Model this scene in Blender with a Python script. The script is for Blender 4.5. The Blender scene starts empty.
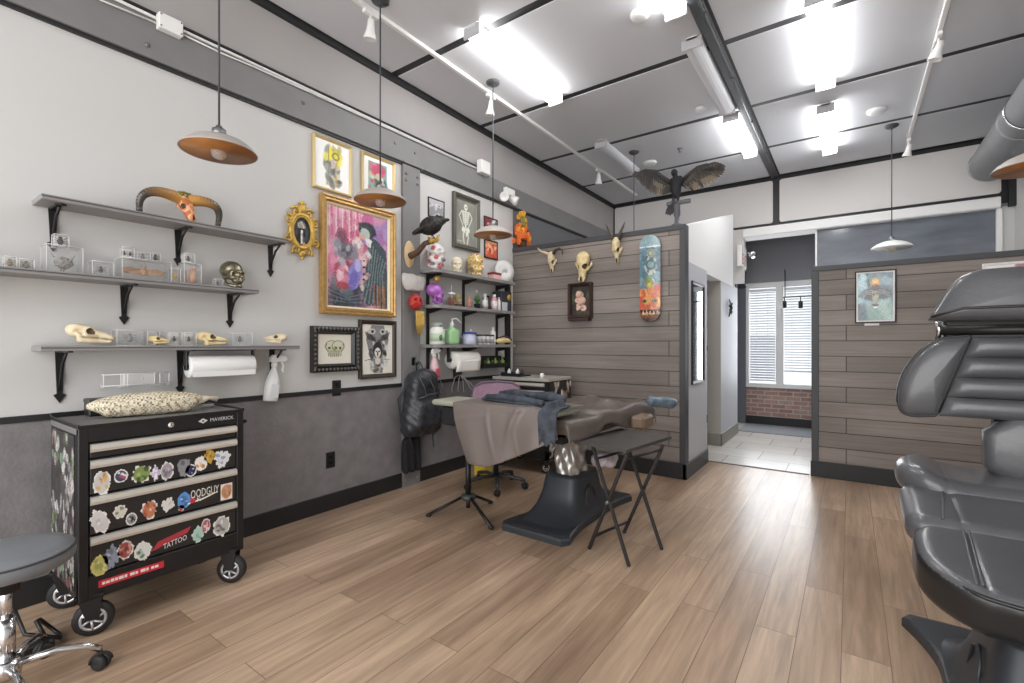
import bpy, math, random
import numpy as np
from mathutils import Matrix, Vector
random.seed(7); np.random.seed(7)
scn = bpy.context.scene
COL = scn.collection
PI = math.pi
# ---------------------------------------------------------------- camera model (level camera, 1024x683 frame)
F = 474.5; YAW = .6191; V0 = 344.26; CX = 3.33; CH = 1.3
_s, _c = math.sin(YAW), math.cos(YAW)
def at(u, v, X=None, Y=None, Z=None):
    "world point seen at a measured photo position on the plane X=, Y= or Z="
    a = (u-512)/F; b = (V0-v)/F
    d = (a*_c-_s, a*_s+_c, b)
    t = (X-CX)/d[0] if X is not None else (Y/d[1] if Y is not None else (Z-CH)/d[2])
    return Vector((CX+d[0]*t, d[1]*t, CH+d[2]*t))

# ---------------------------------------------------------------- colours and materials
def lin(c):
    return c/12.92 if c <= .04045 else ((c+.055)/1.055)**2.4
def C(h):
    h = h.lstrip('#')
    return tuple(lin(int(h[i:i+2], 16)/255) for i in (0, 2, 4))
MATS = {}
def pm(name, color, rough=.5, metal=0., var=0., scale=8., bump=0., emit=0., stretch=None, coat=0., spec=None, bscale=None):
    if name in MATS: return MATS[name]
    if isinstance(color, str): color = C(color)
    m = bpy.data.materials.new(name); m.use_nodes = True
    nt = m.node_tree; b = nt.nodes['Principled BSDF']
    b.inputs['Base Color'].default_value = (*color, 1)
    b.inputs['Roughness'].default_value = rough; b.inputs['Metallic'].default_value = metal
    if coat: b.inputs['Coat Weight'].default_value = coat; b.inputs['Coat Roughness'].default_value = .15
    if spec is not None: b.inputs['Specular IOR Level'].default_value = spec
    if emit:
        b.inputs['Emission Color'].default_value = (*color, 1); b.inputs['Emission Strength'].default_value = emit
    if var or bump:
        tc = nt.nodes.new('ShaderNodeTexCoord'); mp = nt.nodes.new('ShaderNodeMapping')
        nt.links.new(tc.outputs['Object'], mp.inputs['Vector'])
        if stretch: mp.inputs['Scale'].default_value = stretch
        n = nt.nodes.new('ShaderNodeTexNoise'); n.inputs['Scale'].default_value = scale; n.inputs['Detail'].default_value = 5
        nt.links.new(mp.outputs['Vector'], n.inputs['Vector'])
        if var:
            r = nt.nodes.new('ShaderNodeValToRGB')
            r.color_ramp.elements[0].position = .3; r.color_ramp.elements[1].position = .7
            r.color_ramp.elements[0].color = (*[max(0, x*(1-var)) for x in color], 1)
            r.color_ramp.elements[1].color = (*[min(1, x*(1+var)) for x in color], 1)
            nt.links.new(n.outputs['Fac'], r.inputs['Fac']); nt.links.new(r.outputs['Color'], b.inputs['Base Color'])
        if bump:
            n2 = n
            if bscale:
                n2 = nt.nodes.new('ShaderNodeTexNoise'); n2.inputs['Scale'].default_value = bscale; n2.inputs['Detail'].default_value = 4
                nt.links.new(mp.outputs['Vector'], n2.inputs['Vector'])
            bp = nt.nodes.new('ShaderNodeBump'); bp.inputs['Strength'].default_value = bump; bp.inputs['Distance'].default_value = .01
            nt.links.new(n2.outputs['Fac'], bp.inputs['Height']); nt.links.new(bp.outputs['Normal'], b.inputs['Normal'])
    MATS[name] = m
    return m
def attr_mat(name, rough=.6, metal=0., coat=0., bump=0.):
    "base colour read from the mesh's own colour attribute"
    if name in MATS: return MATS[name]
    m = bpy.data.materials.new(name); m.use_nodes = True; nt = m.node_tree; b = nt.nodes['Principled BSDF']
    a = nt.nodes.new('ShaderNodeAttribute'); a.attribute_name = 'col'
    nt.links.new(a.outputs['Color'], b.inputs['Base Color'])
    b.inputs['Roughness'].default_value = rough; b.inputs['Metallic'].default_value = metal
    if coat: b.inputs['Coat Weight'].default_value = coat; b.inputs['Coat Roughness'].default_value = .1
    MATS[name] = m
    return m
def glass_mat(name, color=(1, 1, 1), clear=.82, rough=.03):
    "thin clear sheet: mostly see-through with a glossy coat"
    if name in MATS: return MATS[name]
    m = bpy.data.materials.new(name); m.use_nodes = True; nt = m.node_tree
    for n in list(nt.nodes): nt.nodes.remove(n)
    o = nt.nodes.new('ShaderNodeOutputMaterial'); mx = nt.nodes.new('ShaderNodeMixShader')
    t = nt.nodes.new('ShaderNodeBsdfTransparent'); t.inputs['Color'].default_value = (*color, 1)
    p = nt.nodes.new('ShaderNodeBsdfPrincipled'); p.inputs['Roughness'].default_value = rough
    p.inputs['Base Color'].default_value = (.75, .76, .76, 1)
    mx.inputs['Fac'].default_value = 1-clear
    nt.links.new(t.outputs[0], mx.inputs[1]); nt.links.new(p.outputs[0], mx.inputs[2]); nt.links.new(mx.outputs[0], o.inputs['Surface'])
    MATS[name] = m
    return m

# ---------------------------------------------------------------- mesh builder
class MB:
    def __init__(s, T=None):
        s.v = []; s.f = []; s.sm = []; s.mi = []; s.fc = []; s.T = T or Matrix(); s.hascol = False
    def add(s, verts, faces, smooth=False, mi=0, col=None):
        k = len(s.v)
        s.v += [tuple(s.T @ Vector(p)) for p in verts]
        for i, f in enumerate(faces):
            s.f.append(tuple(k+j for j in f)); s.sm.append(smooth); s.mi.append(mi)
            c = col[i] if isinstance(col, list) else col
            if c is not None: s.hascol = True
            s.fc.append(c if c is not None else (.5, .5, .5))
        return s
    def obox(s, c, size, R=None, b=0., mi=0, col=None):
        hx, hy, hz = (x/2 for x in size); R = R or Matrix.Identity(3); c = Vector(c)
        b = min(b, .45*min(size))
        if b <= 0:
            vs = [Vector((x, y, z)) for x in (-hx, hx) for y in (-hy, hy) for z in (-hz, hz)]
            fs = [(0, 1, 3, 2), (4, 6, 7, 5), (0, 4, 5, 1), (2, 3, 7, 6), (0, 2, 6, 4), (1, 5, 7, 3)]
        else:
            vs = []; idx = {}
            for sx in (-1, 1):
                for sy in (-1, 1):
                    for sz in (-1, 1):
                        for ax in range(3):
                            p = [sx*(hx-b), sy*(hy-b), sz*(hz-b)]
                            p[ax] = (sx*hx, sy*hy, sz*hz)[ax]
                            idx[(sx, sy, sz, ax)] = len(vs); vs.append(Vector(p))
            fs = []
            for ax in range(3):
                o = [a for a in range(3) if a != ax]
                for sg in (-1, 1):
                    q = []
                    for a, bb in ((-1, -1), (1, -1), (1, 1), (-1, 1)):
                        k = [0, 0, 0]; k[ax] = sg; k[o[0]] = a; k[o[1]] = bb
                        q.append(idx[(*k, ax)])
                    fs.append(tuple(q))
            for ax in range(3):
                o = [a for a in range(3) if a != ax]
                for a in (-1, 1):
                    for bb in (-1, 1):
                        k0 = [0, 0, 0]; k0[o[0]] = a; k0[o[1]] = bb; k1 = list(k0); k0[ax] = -1; k1[ax] = 1
                        fs.append((idx[(*k0, o[0])], idx[(*k0, o[1])], idx[(*k1, o[1])], idx[(*k1, o[0])]))
            for sx in (-1, 1):
                for sy in (-1, 1):
                    for sz in (-1, 1):
                        fs.append((idx[(sx, sy, sz, 0)], idx[(sx, sy, sz, 1)], idx[(sx, sy, sz, 2)]))
        # consistent outward faces
        out = []
        for f in fs:
            n = (vs[f[1]]-vs[f[0]]).cross(vs[f[2]]-vs[f[0]]); m = sum((vs[i] for i in f), Vector())/len(f)
            out.append(f if n.dot(m) > 0 else tuple(reversed(f)))
        return s.add([c+R @ v for v in vs], out, False, mi, col)
    def box(s, x0, x1, y0, y1, z0, z1, b=0., mi=0, col=None):
        return s.obox(((x0+x1)/2, (y0+y1)/2, (z0+z1)/2), (abs(x1-x0), abs(y1-y0), abs(z1-z0)), None, b, mi, col)
    def tube(s, pts, r, n=8, closed=False, cap=True, mi=0, col=None, smooth=True, flat=None):
        pts = [Vector(p) for p in pts]; N = len(pts)
        rr = r if isinstance(r, (list, tuple)) else [r]*N
        vs = []; prev = None
        for i, p in enumerate(pts):
            if closed: t = pts[(i+1) % N]-pts[i-1]
            else: t = pts[min(i+1, N-1)]-pts[max(i-1, 0)]
            t.normalize()
            if prev is None:
                a = Vector((0, 0, 1)) if abs(t.z) < .9 else Vector((1, 0, 0))
                u = t.cross(a).normalized()
            else:
                u = prev-t*prev.dot(t)
                u = u.normalized() if u.length > 1e-6 else t.orthogonal().normalized()
            prev = u; w = t.cross(u)
            for k in range(n):
                a = 2*PI*k/n
                vs.append(p+u*math.cos(a)*rr[i]+w*math.sin(a)*rr[i]*(flat or 1))
        fs = []
        for i in range(N if closed else N-1):
            j = (i+1) % N
            for k in range(n):
                l = (k+1) % n
                fs.append((i*n+k, i*n+l, j*n+l, j*n+k))
        if cap and not closed:
            fs.append(tuple(reversed(range(n)))); fs.append(tuple((N-1)*n+k for k in range(n)))
        return s.add(vs, fs, smooth, mi, col)
    def cyl(s, p0, p1, r0, r1=None, n=20, cap=True, mi=0, col=None, smooth=True):
        return s.tube([p0, p1], [r0, r0 if r1 is None else r1], n, False, cap, mi, col, smooth)
    def lathe(s, prof, o=(0, 0, 0), axis='z', n=28, mi=0, col=None, R=None):
        o = Vector(o); vs = []; fs = []
        M = R or {'z': Matrix.Identity(3), 'x': Matrix(((0, 0, 1), (0, 1, 0), (-1, 0, 0))), 'y': Matrix(((1, 0, 0), (0, 0, 1), (0, -1, 0)))}[axis]
        for (r, z) in prof:
            for k in range(n):
                a = 2*PI*k/n; vs.append(o+M @ Vector((r*math.cos(a), r*math.sin(a), z)))
        for i in range(len(prof)-1):
            for k in range(n):
                l = (k+1) % n
                fs.append((i*n+k, i*n+l, (i+1)*n+l, (i+1)*n+k))
        if prof[0][0] > 1e-5: fs.append(tuple(reversed(range(n))))
        if prof[-1][0] > 1e-5: fs.append(tuple((len(prof)-1)*n+k for k in range(n)))
        return s.add(vs, fs, True, mi, col)
    def ell(s, c, r, R=None, n=16, m=10, mi=0, col=None):
        c = Vector(c); R = R or Matrix.Identity(3); vs = []; fs = []
        for i in range(m+1):
            th = PI*i/m
            for k in range(n):
                a = 2*PI*k/n
                vs.append(c+R @ Vector((r[0]*math.sin(th)*math.cos(a), r[1]*math.sin(th)*math.sin(a), r[2]*math.cos(th))))
        for i in range(m):
            for k in range(n):
                l = (k+1) % n
                fs.append((i*n+k, (i+1)*n+k, (i+1)*n+l, i*n+l))
        return s.add(vs, fs, True, mi, col)
    def prism(s, pts, o, ux, uy, d, mi=0, col=None):
        "polygon pts (in ux,uy from o) extruded by vector d"
        o, ux, uy, d = Vector(o), Vector(ux), Vector(uy), Vector(d)
        N = len(pts); a = [o+ux*p[0]+uy*p[1] for p in pts]
        vs = a+[p+d for p in a]
        fs = [tuple(range(N)), tuple(reversed(range(N, 2*N)))]
        for i in range(N):
            j = (i+1) % N; fs.append((i, i+N, j+N, j))
        return s.add(vs, fs, False, mi, col)
    def grid(s, fn, nu, nv, mi=0, col=None, smooth=True, thick=0.):
        P = [[Vector(fn(i/nu, j/nv)) for j in range(nv+1)] for i in range(nu+1)]
        vs = [p for row in P for p in row]; W = nv+1
        fs = [(i*W+j, (i+1)*W+j, (i+1)*W+j+1, i*W+j+1) for i in range(nu) for j in range(nv)]
        if thick:
            nn = []
            for i in range(nu+1):
                for j in range(nv+1):
                    a = P[min(i+1, nu)][j]-P[max(i-1, 0)][j]; b = P[i][min(j+1, nv)]-P[i][max(j-1, 0)]
                    q = a.cross(b); nn.append(q.normalized() if q.length > 1e-9 else Vector((0, 0, 1)))
            K = len(vs); base = list(fs)
            vs = vs+[p-n*thick for p, n in zip(vs, nn)]
            fs = fs+[tuple(reversed([k+K for k in f])) for f in base]
            edge = [(i*W) for i in range(nu+1)]+[nu*W+j for j in range(1, nv+1)]+[i*W+nv for i in range(nu-1, -1, -1)]+[j for j in range(nv-1, 0, -1)]
            for a, b in zip(edge, edge[1:]+edge[:1]): fs.append((b, a, a+K, b+K))
            if isinstance(col, list): col = col+col+[col[0]]*len(edge)
        return s.add(vs, fs, smooth, mi, col)
    def raw(s, V, Fc, smooth=True, mi=0, col=None):
        return s.add([tuple(p) for p in V], [tuple(int(k) for k in f) for f in Fc], smooth, mi, col)
    def obj(s, name, mats, parent=None, loc=None):
        me = bpy.data.meshes.new(name)
        if parent is not None: inv = wm(parent).inverted()
        elif loc is not None: inv = Matrix.Translation(-Vector(loc))
        else: inv = Matrix()
        me.from_pydata([tuple(inv @ Vector(p)) for p in s.v], [], s.f)
        if not isinstance(mats, (list, tuple)): mats = [mats]
        for m in mats: me.materials.append(m)
        me.polygons.foreach_set('use_smooth', s.sm); me.polygons.foreach_set('material_index', s.mi)
        if s.hascol:
            at_ = me.color_attributes.new('col', 'FLOAT_COLOR', 'CORNER')
            buf = []
            for p, c in zip(me.polygons, s.fc): buf += [*c, 1.]*p.loop_total
            at_.data.foreach_set('color', buf)
        me.update()
        o = bpy.data.objects.new(name, me); COL.objects.link(o)
        if parent is not None: o.parent = parent
        elif loc is not None: o.location = loc
        return o
def wm(o):
    m = Matrix.LocRotScale(o.location, o.rotation_euler, o.scale)
    return wm(o.parent) @ m if o.parent else m
def tag(o, label, cat, group=None):
    o['label'] = label; o['category'] = cat
    if group: o['group'] = group
    return o
def thing(name, label, cat, loc=(0, 0, 0), rz=0, group=None):
    o = bpy.data.objects.new(name, None); COL.objects.link(o)
    o.location = loc; o.rotation_euler = (0, 0, rz); o.empty_display_size = .05
    return tag(o, label, cat, group)
def struct(mb, name, m, parent=None):
    o = mb.obj(name, m, parent)
    if parent is None: o['kind'] = 'structure'
    return o
def dup(root, loc, label=None, rz=None, group=None):
    r = root.copy(); COL.objects.link(r); r.location = loc
    if rz is not None: r.rotation_euler = (0, 0, rz)
    if label: r['label'] = label
    if group: r['group'] = group
    for ch in list(root.children):
        c = ch.copy(); COL.objects.link(c); c.parent = r
        for g in list(ch.children):
            d = g.copy(); COL.objects.link(d); d.parent = c
    return r
def rotz(a): return Matrix.Rotation(a, 3, 'Z')
def TR(loc, rz=0, ry=0, rx=0, sc=1):
    return Matrix.Translation(Vector(loc)) @ Matrix.Rotation(rz, 4, 'Z') @ Matrix.Rotation(ry, 4, 'Y') @ Matrix.Rotation(rx, 4, 'X') @ Matrix.Scale(sc, 4)
def text_mb(mb, body, o, ux, uy, h, width=None, depth=.0006, mi=0, col=None, shear=0):
    "real lettering: built-in font turned into mesh, centred on o"
    cu = bpy.data.curves.new('t', 'FONT'); cu.body = body; cu.align_x = 'CENTER'; cu.align_y = 'CENTER'; cu.size = 1; cu.shear = shear
    cu.resolution_u = 2
    ob = bpy.data.objects.new('t', cu); COL.objects.link(ob)
    dg = bpy.context.evaluated_depsgraph_get(); me = bpy.data.meshes.new_from_object(ob.evaluated_get(dg))
    V = [v.co.copy() for v in me.vertices]; Fs = [tuple(p.vertices) for p in me.polygons]
    bpy.data.objects.remove(ob); bpy.data.curves.remove(cu); bpy.data.meshes.remove(me)
    xs = [v.x for v in V]; ys = [v.y for v in V]
    sy = h/(max(ys)-min(ys)); sx = width/(max(xs)-min(xs)) if width else sy
    mx = (max(xs)+min(xs))/2; my = (max(ys)+min(ys))/2
    o, ux, uy = Vector(o), Vector(ux), Vector(uy)
    n = ux.cross(uy)
    mb.add([o+ux*(v.x-mx)*sx+uy*(v.y-my)*sy+n*depth for v in V], Fs, False, mi, col)

# ---------------------------------------------------------------- smooth solids from distance fields (surface nets)
def sd_ell(P, c, r, R=None):
    q = P-np.array(c)
    if R is not None: q = q @ np.array(R)
    r = np.array(r); k0 = np.linalg.norm(q/r, axis=1); k1 = np.linalg.norm(q/(r*r), axis=1)+1e-9
    return k0*(k0-1)/k1
def sd_cap(P, a, b, ra, rb):
    a = np.array(a, float); b = np.array(b, float); ab = b-a
    t = np.clip(((P-a) @ ab)/(ab @ ab), 0, 1)
    return np.linalg.norm(P-a-t[:, None]*ab, axis=1)-(ra+(rb-ra)*t)
def sd_box(P, c, h, rad=0., R=None):
    q = P-np.array(c)
    if R is not None: q = q @ np.array(R)
    q = np.abs(q)-(np.array(h)-rad)
    return np.linalg.norm(np.maximum(q, 0), axis=1)+np.minimum(q.max(axis=1), 0)-rad
def smin(a, b, k):
    h = np.clip(.5+.5*(b-a)/k, 0, 1)
    return b+(a-b)*h-k*h*(1-h)
def smax(a, b, k): return -smin(-a, -b, k)
def nets(f, lo, hi, n=40):
    lo = np.array(lo, float); hi = np.array(hi, float); h = (hi-lo).max()/n
    dims = np.maximum(np.ceil((hi-lo)/h).astype(int)+1, 4)
    ax = [lo[i]+h*np.arange(dims[i]) for i in range(3)]
    G = np.stack(np.meshgrid(*ax, indexing='ij'), -1)
    D = f(G.reshape(-1, 3)).reshape(dims)
    S = D < 0
    cs = dims-1
    acc = np.zeros((*cs, 3)); cnt = np.zeros(cs)
    offs = [(i, j, k) for i in (0, 1) for j in (0, 1) for k in (0, 1)]
    sl = lambda o: tuple(slice(o[a], o[a]+cs[a]) for a in range(3))
    for o in offs:
        for a in range(3):
            if o[a]: continue
            o2 = list(o); o2[a] = 1
            d0 = D[sl(o)]; d1 = D[sl(o2)]; cr = (d0 < 0) != (d1 < 0)
            t = np.where(cr, d0/np.where(cr, d0-d1, 1), 0)
            for b in range(3): acc[..., b] += np.where(cr, o[b]+(t if b == a else 0), 0)
            cnt += cr
    act = cnt > 0
    idx = -np.ones(cs, int); idx[act] = np.arange(act.sum())
    I = np.argwhere(act)
    V = lo+h*(I+acc[act]/cnt[act][:, None])
    Fs = []
    for a in range(3):
        b, c = (a+1) % 3, (a+2) % 3
        s0 = [slice(None)]*3; s1 = [slice(None)]*3
        s0[a] = slice(0, -1); s1[a] = slice(1, None)
        cr = S[tuple(s0)] != S[tuple(s1)]
        E = np.argwhere(cr)
        ok = (E[:, b] > 0) & (E[:, c] > 0) & (E[:, b] < cs[b]) & (E[:, c] < cs[c])
        E = E[ok]
        if not len(E): continue
        def cell(db, dc):
            e = E.copy(); e[:, b] -= db; e[:, c] -= dc
            return idx[e[:, 0], e[:, 1], e[:, 2]]
        q = np.stack([cell(1, 1), cell(0, 1), cell(0, 0), cell(1, 0)], 1)
        ins = S[E[:, 0], E[:, 1], E[:, 2]]
        q[~ins] = q[~ins][:, ::-1]
        Fs.append(q)
    return V, np.concatenate(Fs)
def solid(mb, f, lo, hi, n=40, mi=0, colfn=None, col=None):
    V, Fc = nets(f, lo, hi, n)
    if colfn is not None:
        cen = V[Fc].mean(axis=1); col = [tuple(colfn(p)) for p in cen]
    mb.raw(V, Fc, True, mi, col)
    return mb

# ---------------------------------------------------------------- painted panels
class Canvas:
    "a small painter: colours on a grid that becomes the faces of a flat mesh"
    def __init__(s, w, h, bg): s.w = w; s.h = h; s.a = np.zeros((h, w, 3)); s.a[:] = C(bg); y, x = np.mgrid[0:h, 0:w]; s.x = (x+.5)/w; s.y = (y+.5)/h
    def mix(s, m, c, al=1.):
        m = (np.clip(m, 0, 1)*al)[..., None]; s.a = s.a*(1-m)+np.array(C(c))*m; return s
    def ell(s, cx, cy, rx, ry, c, al=1., rot=0, soft=.08):
        dx, dy = s.x-cx, s.y-cy; dy = dy*s.h/s.w; ry = ry*s.h/s.w
        ca, sa = math.cos(rot), math.sin(rot); X = dx*ca+dy*sa; Y = -dx*sa+dy*ca
        d = np.sqrt((X/rx)**2+(Y/ry)**2); return s.mix((1-d)/soft+.5, c, al)
    def ring(s, cx, cy, rx, ry, c, t=.1, al=1.):
        d = np.sqrt(((s.x-cx)/rx)**2+((s.y-cy)/ry)**2); return s.mix(1.5-np.abs(d-1)/t, c, al)
    def rect(s, x0, y0, x1, y1, c, al=1.):
        return s.mix(((s.x >= x0) & (s.x < x1) & (s.y >= y0) & (s.y < y1)).astype(float), c, al)
    def line(s, pts, c, t=.02, al=1.):
        asp = s.h/s.w; d = np.full(s.x.shape, 9.)
        for (x0, y0), (x1, y1) in zip(pts, pts[1:]):
            ax, ay, bx, by = x0, y0*asp, x1, y1*asp; L = max((bx-ax)**2+(by-ay)**2, 1e-9)
            q = np.clip(((s.x-ax)*(bx-ax)+(s.y*asp-ay)*(by-ay))/L, 0, 1)
            d = np.minimum(d, np.hypot(s.x-ax-q*(bx-ax), s.y*asp-ay-q*(by-ay)))
        return s.mix(1.2-d/t, c, al)
    def poly(s, pts, c, al=1.):
        ins = np.zeros(s.x.shape, bool); j = len(pts)-1
        for i in range(len(pts)):
            xi, yi = pts[i]; xj, yj = pts[j]
            ins ^= ((yi > s.y) != (yj > s.y)) & (s.x < (xj-xi)*(s.y-yi)/((yj-yi) or 1e-9)+xi); j = i
        return s.mix(ins.astype(float), c, al)
    def noise(s, amt, seed=0, blk=1):
        r = np.random.RandomState(seed); n = r.rand(s.h//blk+1, s.w//blk+1)
        n = np.kron(n, np.ones((blk, blk)))[:s.h, :s.w]
        s.a *= (1+amt*(n-.5)*2)[..., None]; s.a = np.clip(s.a, 0, 1); return s
    def blobs(s, n, cols, r0, r1, box=(0, 0, 1, 1), seed=0, al=.8, stretch=1.):
        R = random.Random(seed)
        for _ in range(n):
            s.ell(R.uniform(box[0], box[2]), R.uniform(box[1], box[3]), R.uniform(r0, r1), R.uniform(r0, r1)*stretch, R.choice(cols), al, R.uniform(-.6, .6), .4)
        return s
    def brush(s, n, ln, seed=0, jit=.22, wd=.008):
        "short strokes in the local colour, jittered"
        r = random.Random(seed); b = s.a.copy()
        for _ in range(n):
            x, y = r.random(), r.random(); c = b[min(s.h-1, int(y*s.h)), min(s.w-1, int(x*s.w))]; k = 1+r.uniform(-jit, jit)*1.6; c = np.clip(c*k+r.uniform(-.02, .03), 0, 1)
            a = r.gauss(1.1, .7); L = ln*r.uniform(.4, 1.2); m = max(2, int(L*s.w*1.5))
            for q in range(m):
                t = (q/m-.5)*L; i = int((x+math.cos(a)*t+.02*math.sin(q*.5))*s.w); j = int((y+math.sin(a)*t*s.w/s.h)*s.h)
                if 0 <= i < s.w and 0 <= j < s.h: s.a[j, i] = s.a[j, i]*.3+c*.7
        return s
    def put(s, mb, o, ux, uy, mask=None, mi=0):
        "top-left o, ux along x (full width), uy down (full height)"
        o, ux, uy = Vector(o), Vector(ux), Vector(uy)
        vs = [o+ux*(i/s.w)+uy*(j/s.h) for j in range(s.h+1) for i in range(s.w+1)]; W = s.w+1
        fs = []; cs = []
        for j in range(s.h):
            for i in range(s.w):
                if mask is not None and not mask[j][i]: continue
                fs.append((j*W+i, (j+1)*W+i, (j+1)*W+i+1, j*W+i+1)); cs.append(tuple(s.a[j, i]))
        mb.add(vs, fs, False, mi, cs); return mb
# ================================================================ surface materials
def brick_mat(name, plane, bw, rh, mortar, c1, c2, cm, rough=.5, offset=.5, grain=None, patch=None, bump=.3, tint=.5, coat=0.):
    m = bpy.data.materials.new(name); m.use_nodes = True; nt = m.node_tree; b = nt.nodes['Principled BSDF']; L = nt.links.new
    tc = nt.nodes.new('ShaderNodeTexCoord'); sp = nt.nodes.new('ShaderNodeSeparateXYZ'); cb = nt.nodes.new('ShaderNodeCombineXYZ')
    L(tc.outputs['Object'], sp.inputs[0])
    L(sp.outputs['XYZ'.index(plane[0])], cb.inputs[0]); L(sp.outputs['XYZ'.index(plane[1])], cb.inputs[1])
    br = nt.nodes.new('ShaderNodeTexBrick'); L(cb.outputs[0], br.inputs['Vector'])
    br.inputs['Scale'].default_value = 1; br.inputs['Brick Width'].default_value = bw; br.inputs['Row Height'].default_value = rh
    br.inputs['Mortar Size'].default_value = mortar; br.inputs['Mortar Smooth'].default_value = .1; br.offset = offset; br.inputs['Bias'].default_value = 0
    br.inputs['Color1'].default_value = (*C(c1), 1); br.inputs['Color2'].default_value = (*C(c2), 1); br.inputs['Mortar'].default_value = (*C(cm), 1)
    out = br.outputs['Color']
    def ramp(sock, lo, hi, p0=.3, p1=.7):
        r = nt.nodes.new('ShaderNodeValToRGB'); r.color_ramp.elements[0].position = p0; r.color_ramp.elements[1].position = p1
        r.color_ramp.elements[0].color = (*lo, 1); r.color_ramp.elements[1].color = (*hi, 1); L(sock, r.inputs[0]); return r.outputs[0]
    def mul(a, bb, fac=1., mode='MULTIPLY'):
        x = nt.nodes.new('ShaderNodeMix'); x.data_type = 'RGBA'; x.blend_type = mode; x.inputs[0].default_value = fac
        L(a, x.inputs[6]); L(bb, x.inputs[7]); return x.outputs[2]
    if grain:
        mp = nt.nodes.new('ShaderNodeMapping'); mp.inputs['Scale'].default_value = (grain[0], grain[1], 1); L(cb.outputs[0], mp.inputs[0])
        # shift the grain from board to board
        wn = nt.nodes.new('ShaderNodeMath'); wn.operation = 'MULTIPLY'; wn.inputs[1].default_value = 37.
        bw_ = nt.nodes.new('ShaderNodeRGBToBW'); L(br.outputs['Color'], bw_.inputs[0]); L(bw_.outputs[0], wn.inputs[0])
        n = nt.nodes.new('ShaderNodeTexNoise'); n.noise_dimensions = '4D'; n.inputs['Scale'].default_value = 1; n.inputs['Detail'].default_value = 7; n.inputs['Roughness'].default_value = .65
        n.inputs['Distortion'].default_value = .6
        L(mp.outputs[0], n.inputs['Vector']); L(wn.outputs[0], n.inputs['W'])
        g = grain[2]
        out = mul(out, ramp(n.outputs['Fac'], (1-g, 1-g*1.05, 1-g*1.1), (1+g*.4, 1+g*.4, 1+g*.4), .32, .68))
    if patch:
        n = nt.nodes.new('ShaderNodeTexNoise'); n.inputs['Scale'].default_value = patch[0]; n.inputs['Detail'].default_value = 3
        mp = nt.nodes.new('ShaderNodeMapping'); mp.inputs['Scale'].default_value = (.5, 1.8, 1); L(cb.outputs[0], mp.inputs[0]); L(mp.outputs[0], n.inputs['Vector'])
        x = nt.nodes.new('ShaderNodeMix'); x.data_type = 'RGBA'; x.blend_type = 'MULTIPLY'
        L(ramp(n.outputs['Fac'], (0, 0, 0), (patch[2],)*3, .4, .65), x.inputs[0]); L(out, x.inputs[6]); x.inputs[7].default_value = (*C(patch[1]), 1); out = x.outputs[2]
    L(out, b.inputs['Base Color']); b.inputs['Roughness'].default_value = rough
    if coat: b.inputs['Coat Weight'].default_value = coat; b.inputs['Coat Roughness'].default_value = .25
    if bump:
        bp = nt.nodes.new('ShaderNodeBump'); bp.inputs['Strength'].default_value = bump; bp.inputs['Distance'].default_value = .004; bp.invert = True
        L(br.outputs['Fac'], bp.inputs['Height']); L(bp.outputs['Normal'], b.inputs['Normal'])
    return m
M_floor = brick_mat('oak plank floor', 'YX', 1.5, .165, .0016, '#cbb096', '#ad9178', '#735d4b', .30, .37, (1.6, 26, .36), (1.3, '#bdb8b6', .7), .25)
M_board = brick_mat('grey weathered boards', 'XZ', 3.3, .148, .004, '#938a83', '#7e7670', '#45403c', .6, .43, (1.3, 34, .24), (1.5, '#aaa5a2', .45), .5)
M_tile = brick_mat('pale floor tile', 'XY', .62, .46, .006, '#cfcac3', '#c3bdb6', '#9c9790', .25, .5, (6, 6, .06), None, .3)
M_brick = brick_mat('red brick', 'XZ', .2, .068, .008, '#a37c72', '#b8978c', '#c2bab4', .8, .5, (9, 12, .25), None, .6)
M_wall = pm('pale grey paint', '#cac9c7', .7, var=.02, scale=1.5, bump=.03, bscale=180)
M_wallw = pm('warm white paint', '#d8d3d1', .7, var=.02, scale=1.5)
M_wallup = pm('mid grey paint', '#a7a3a1', .75, var=.04, scale=2)
M_wallbk = pm('slate grey paint', '#6d6d70', .75, var=.04, scale=2)
M_wains = pm('charcoal textured panel', '#807c7d', .75, var=.13, scale=9, bump=.25, bscale=60)
M_beam = pm('painted grey steel', '#7d7c7c', .55, var=.05, scale=4)
M_black = pm('black trim', '#232325', .5)
M_dkgrey = pm('dark grey trim', '#3f4043', .5)
M_ceil = pm('grey ceiling panel', '#d2d3d7', .65, var=.02, scale=1)
M_cream = pm('cream white panel', '#d5d1ce', .55, var=.01, scale=1)
M_white = pm('white paint', '#ecebea', .5)
M_whitepl = pm('white plastic', '#eeedea', .35)
M_greyhall = pm('pale blue grey paint', '#c3c5cb', .6)
M_greyret = pm('warm grey paint', '#a9a49d', .6)
M_chrome = pm('chrome', '#d8d8da', .15, 1.)
M_alu = pm('brushed aluminium', '#d6d1c8', .32, .45, var=.05, scale=40, stretch=(1, 1, 8))
M_steel = pm('dull steel', '#8d8d8d', .4, .9)
M_blackpl = pm('black plastic', '#1f2022', .38)
M_blackmet = pm('black powder coated steel', '#1b1a1a', .42, .1)
M_bone = attr_mat('bone', .6)
M_art = attr_mat('painted paper', .55)
M_gloss = attr_mat('glossy print', .25, coat=.3)
M_col = attr_mat('coloured matt', .7)
M_glass = glass_mat('clear pane', (.97, .98, .98), .86)
M_acryl = glass_mat('clear acrylic', (.985, .985, .985), .93)
M_tube = pm('lit tube cover', '#ffffff', .4, emit=21.)
M_lampwhite = pm('lamp housing white', '#e4e4e4', .45)

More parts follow.
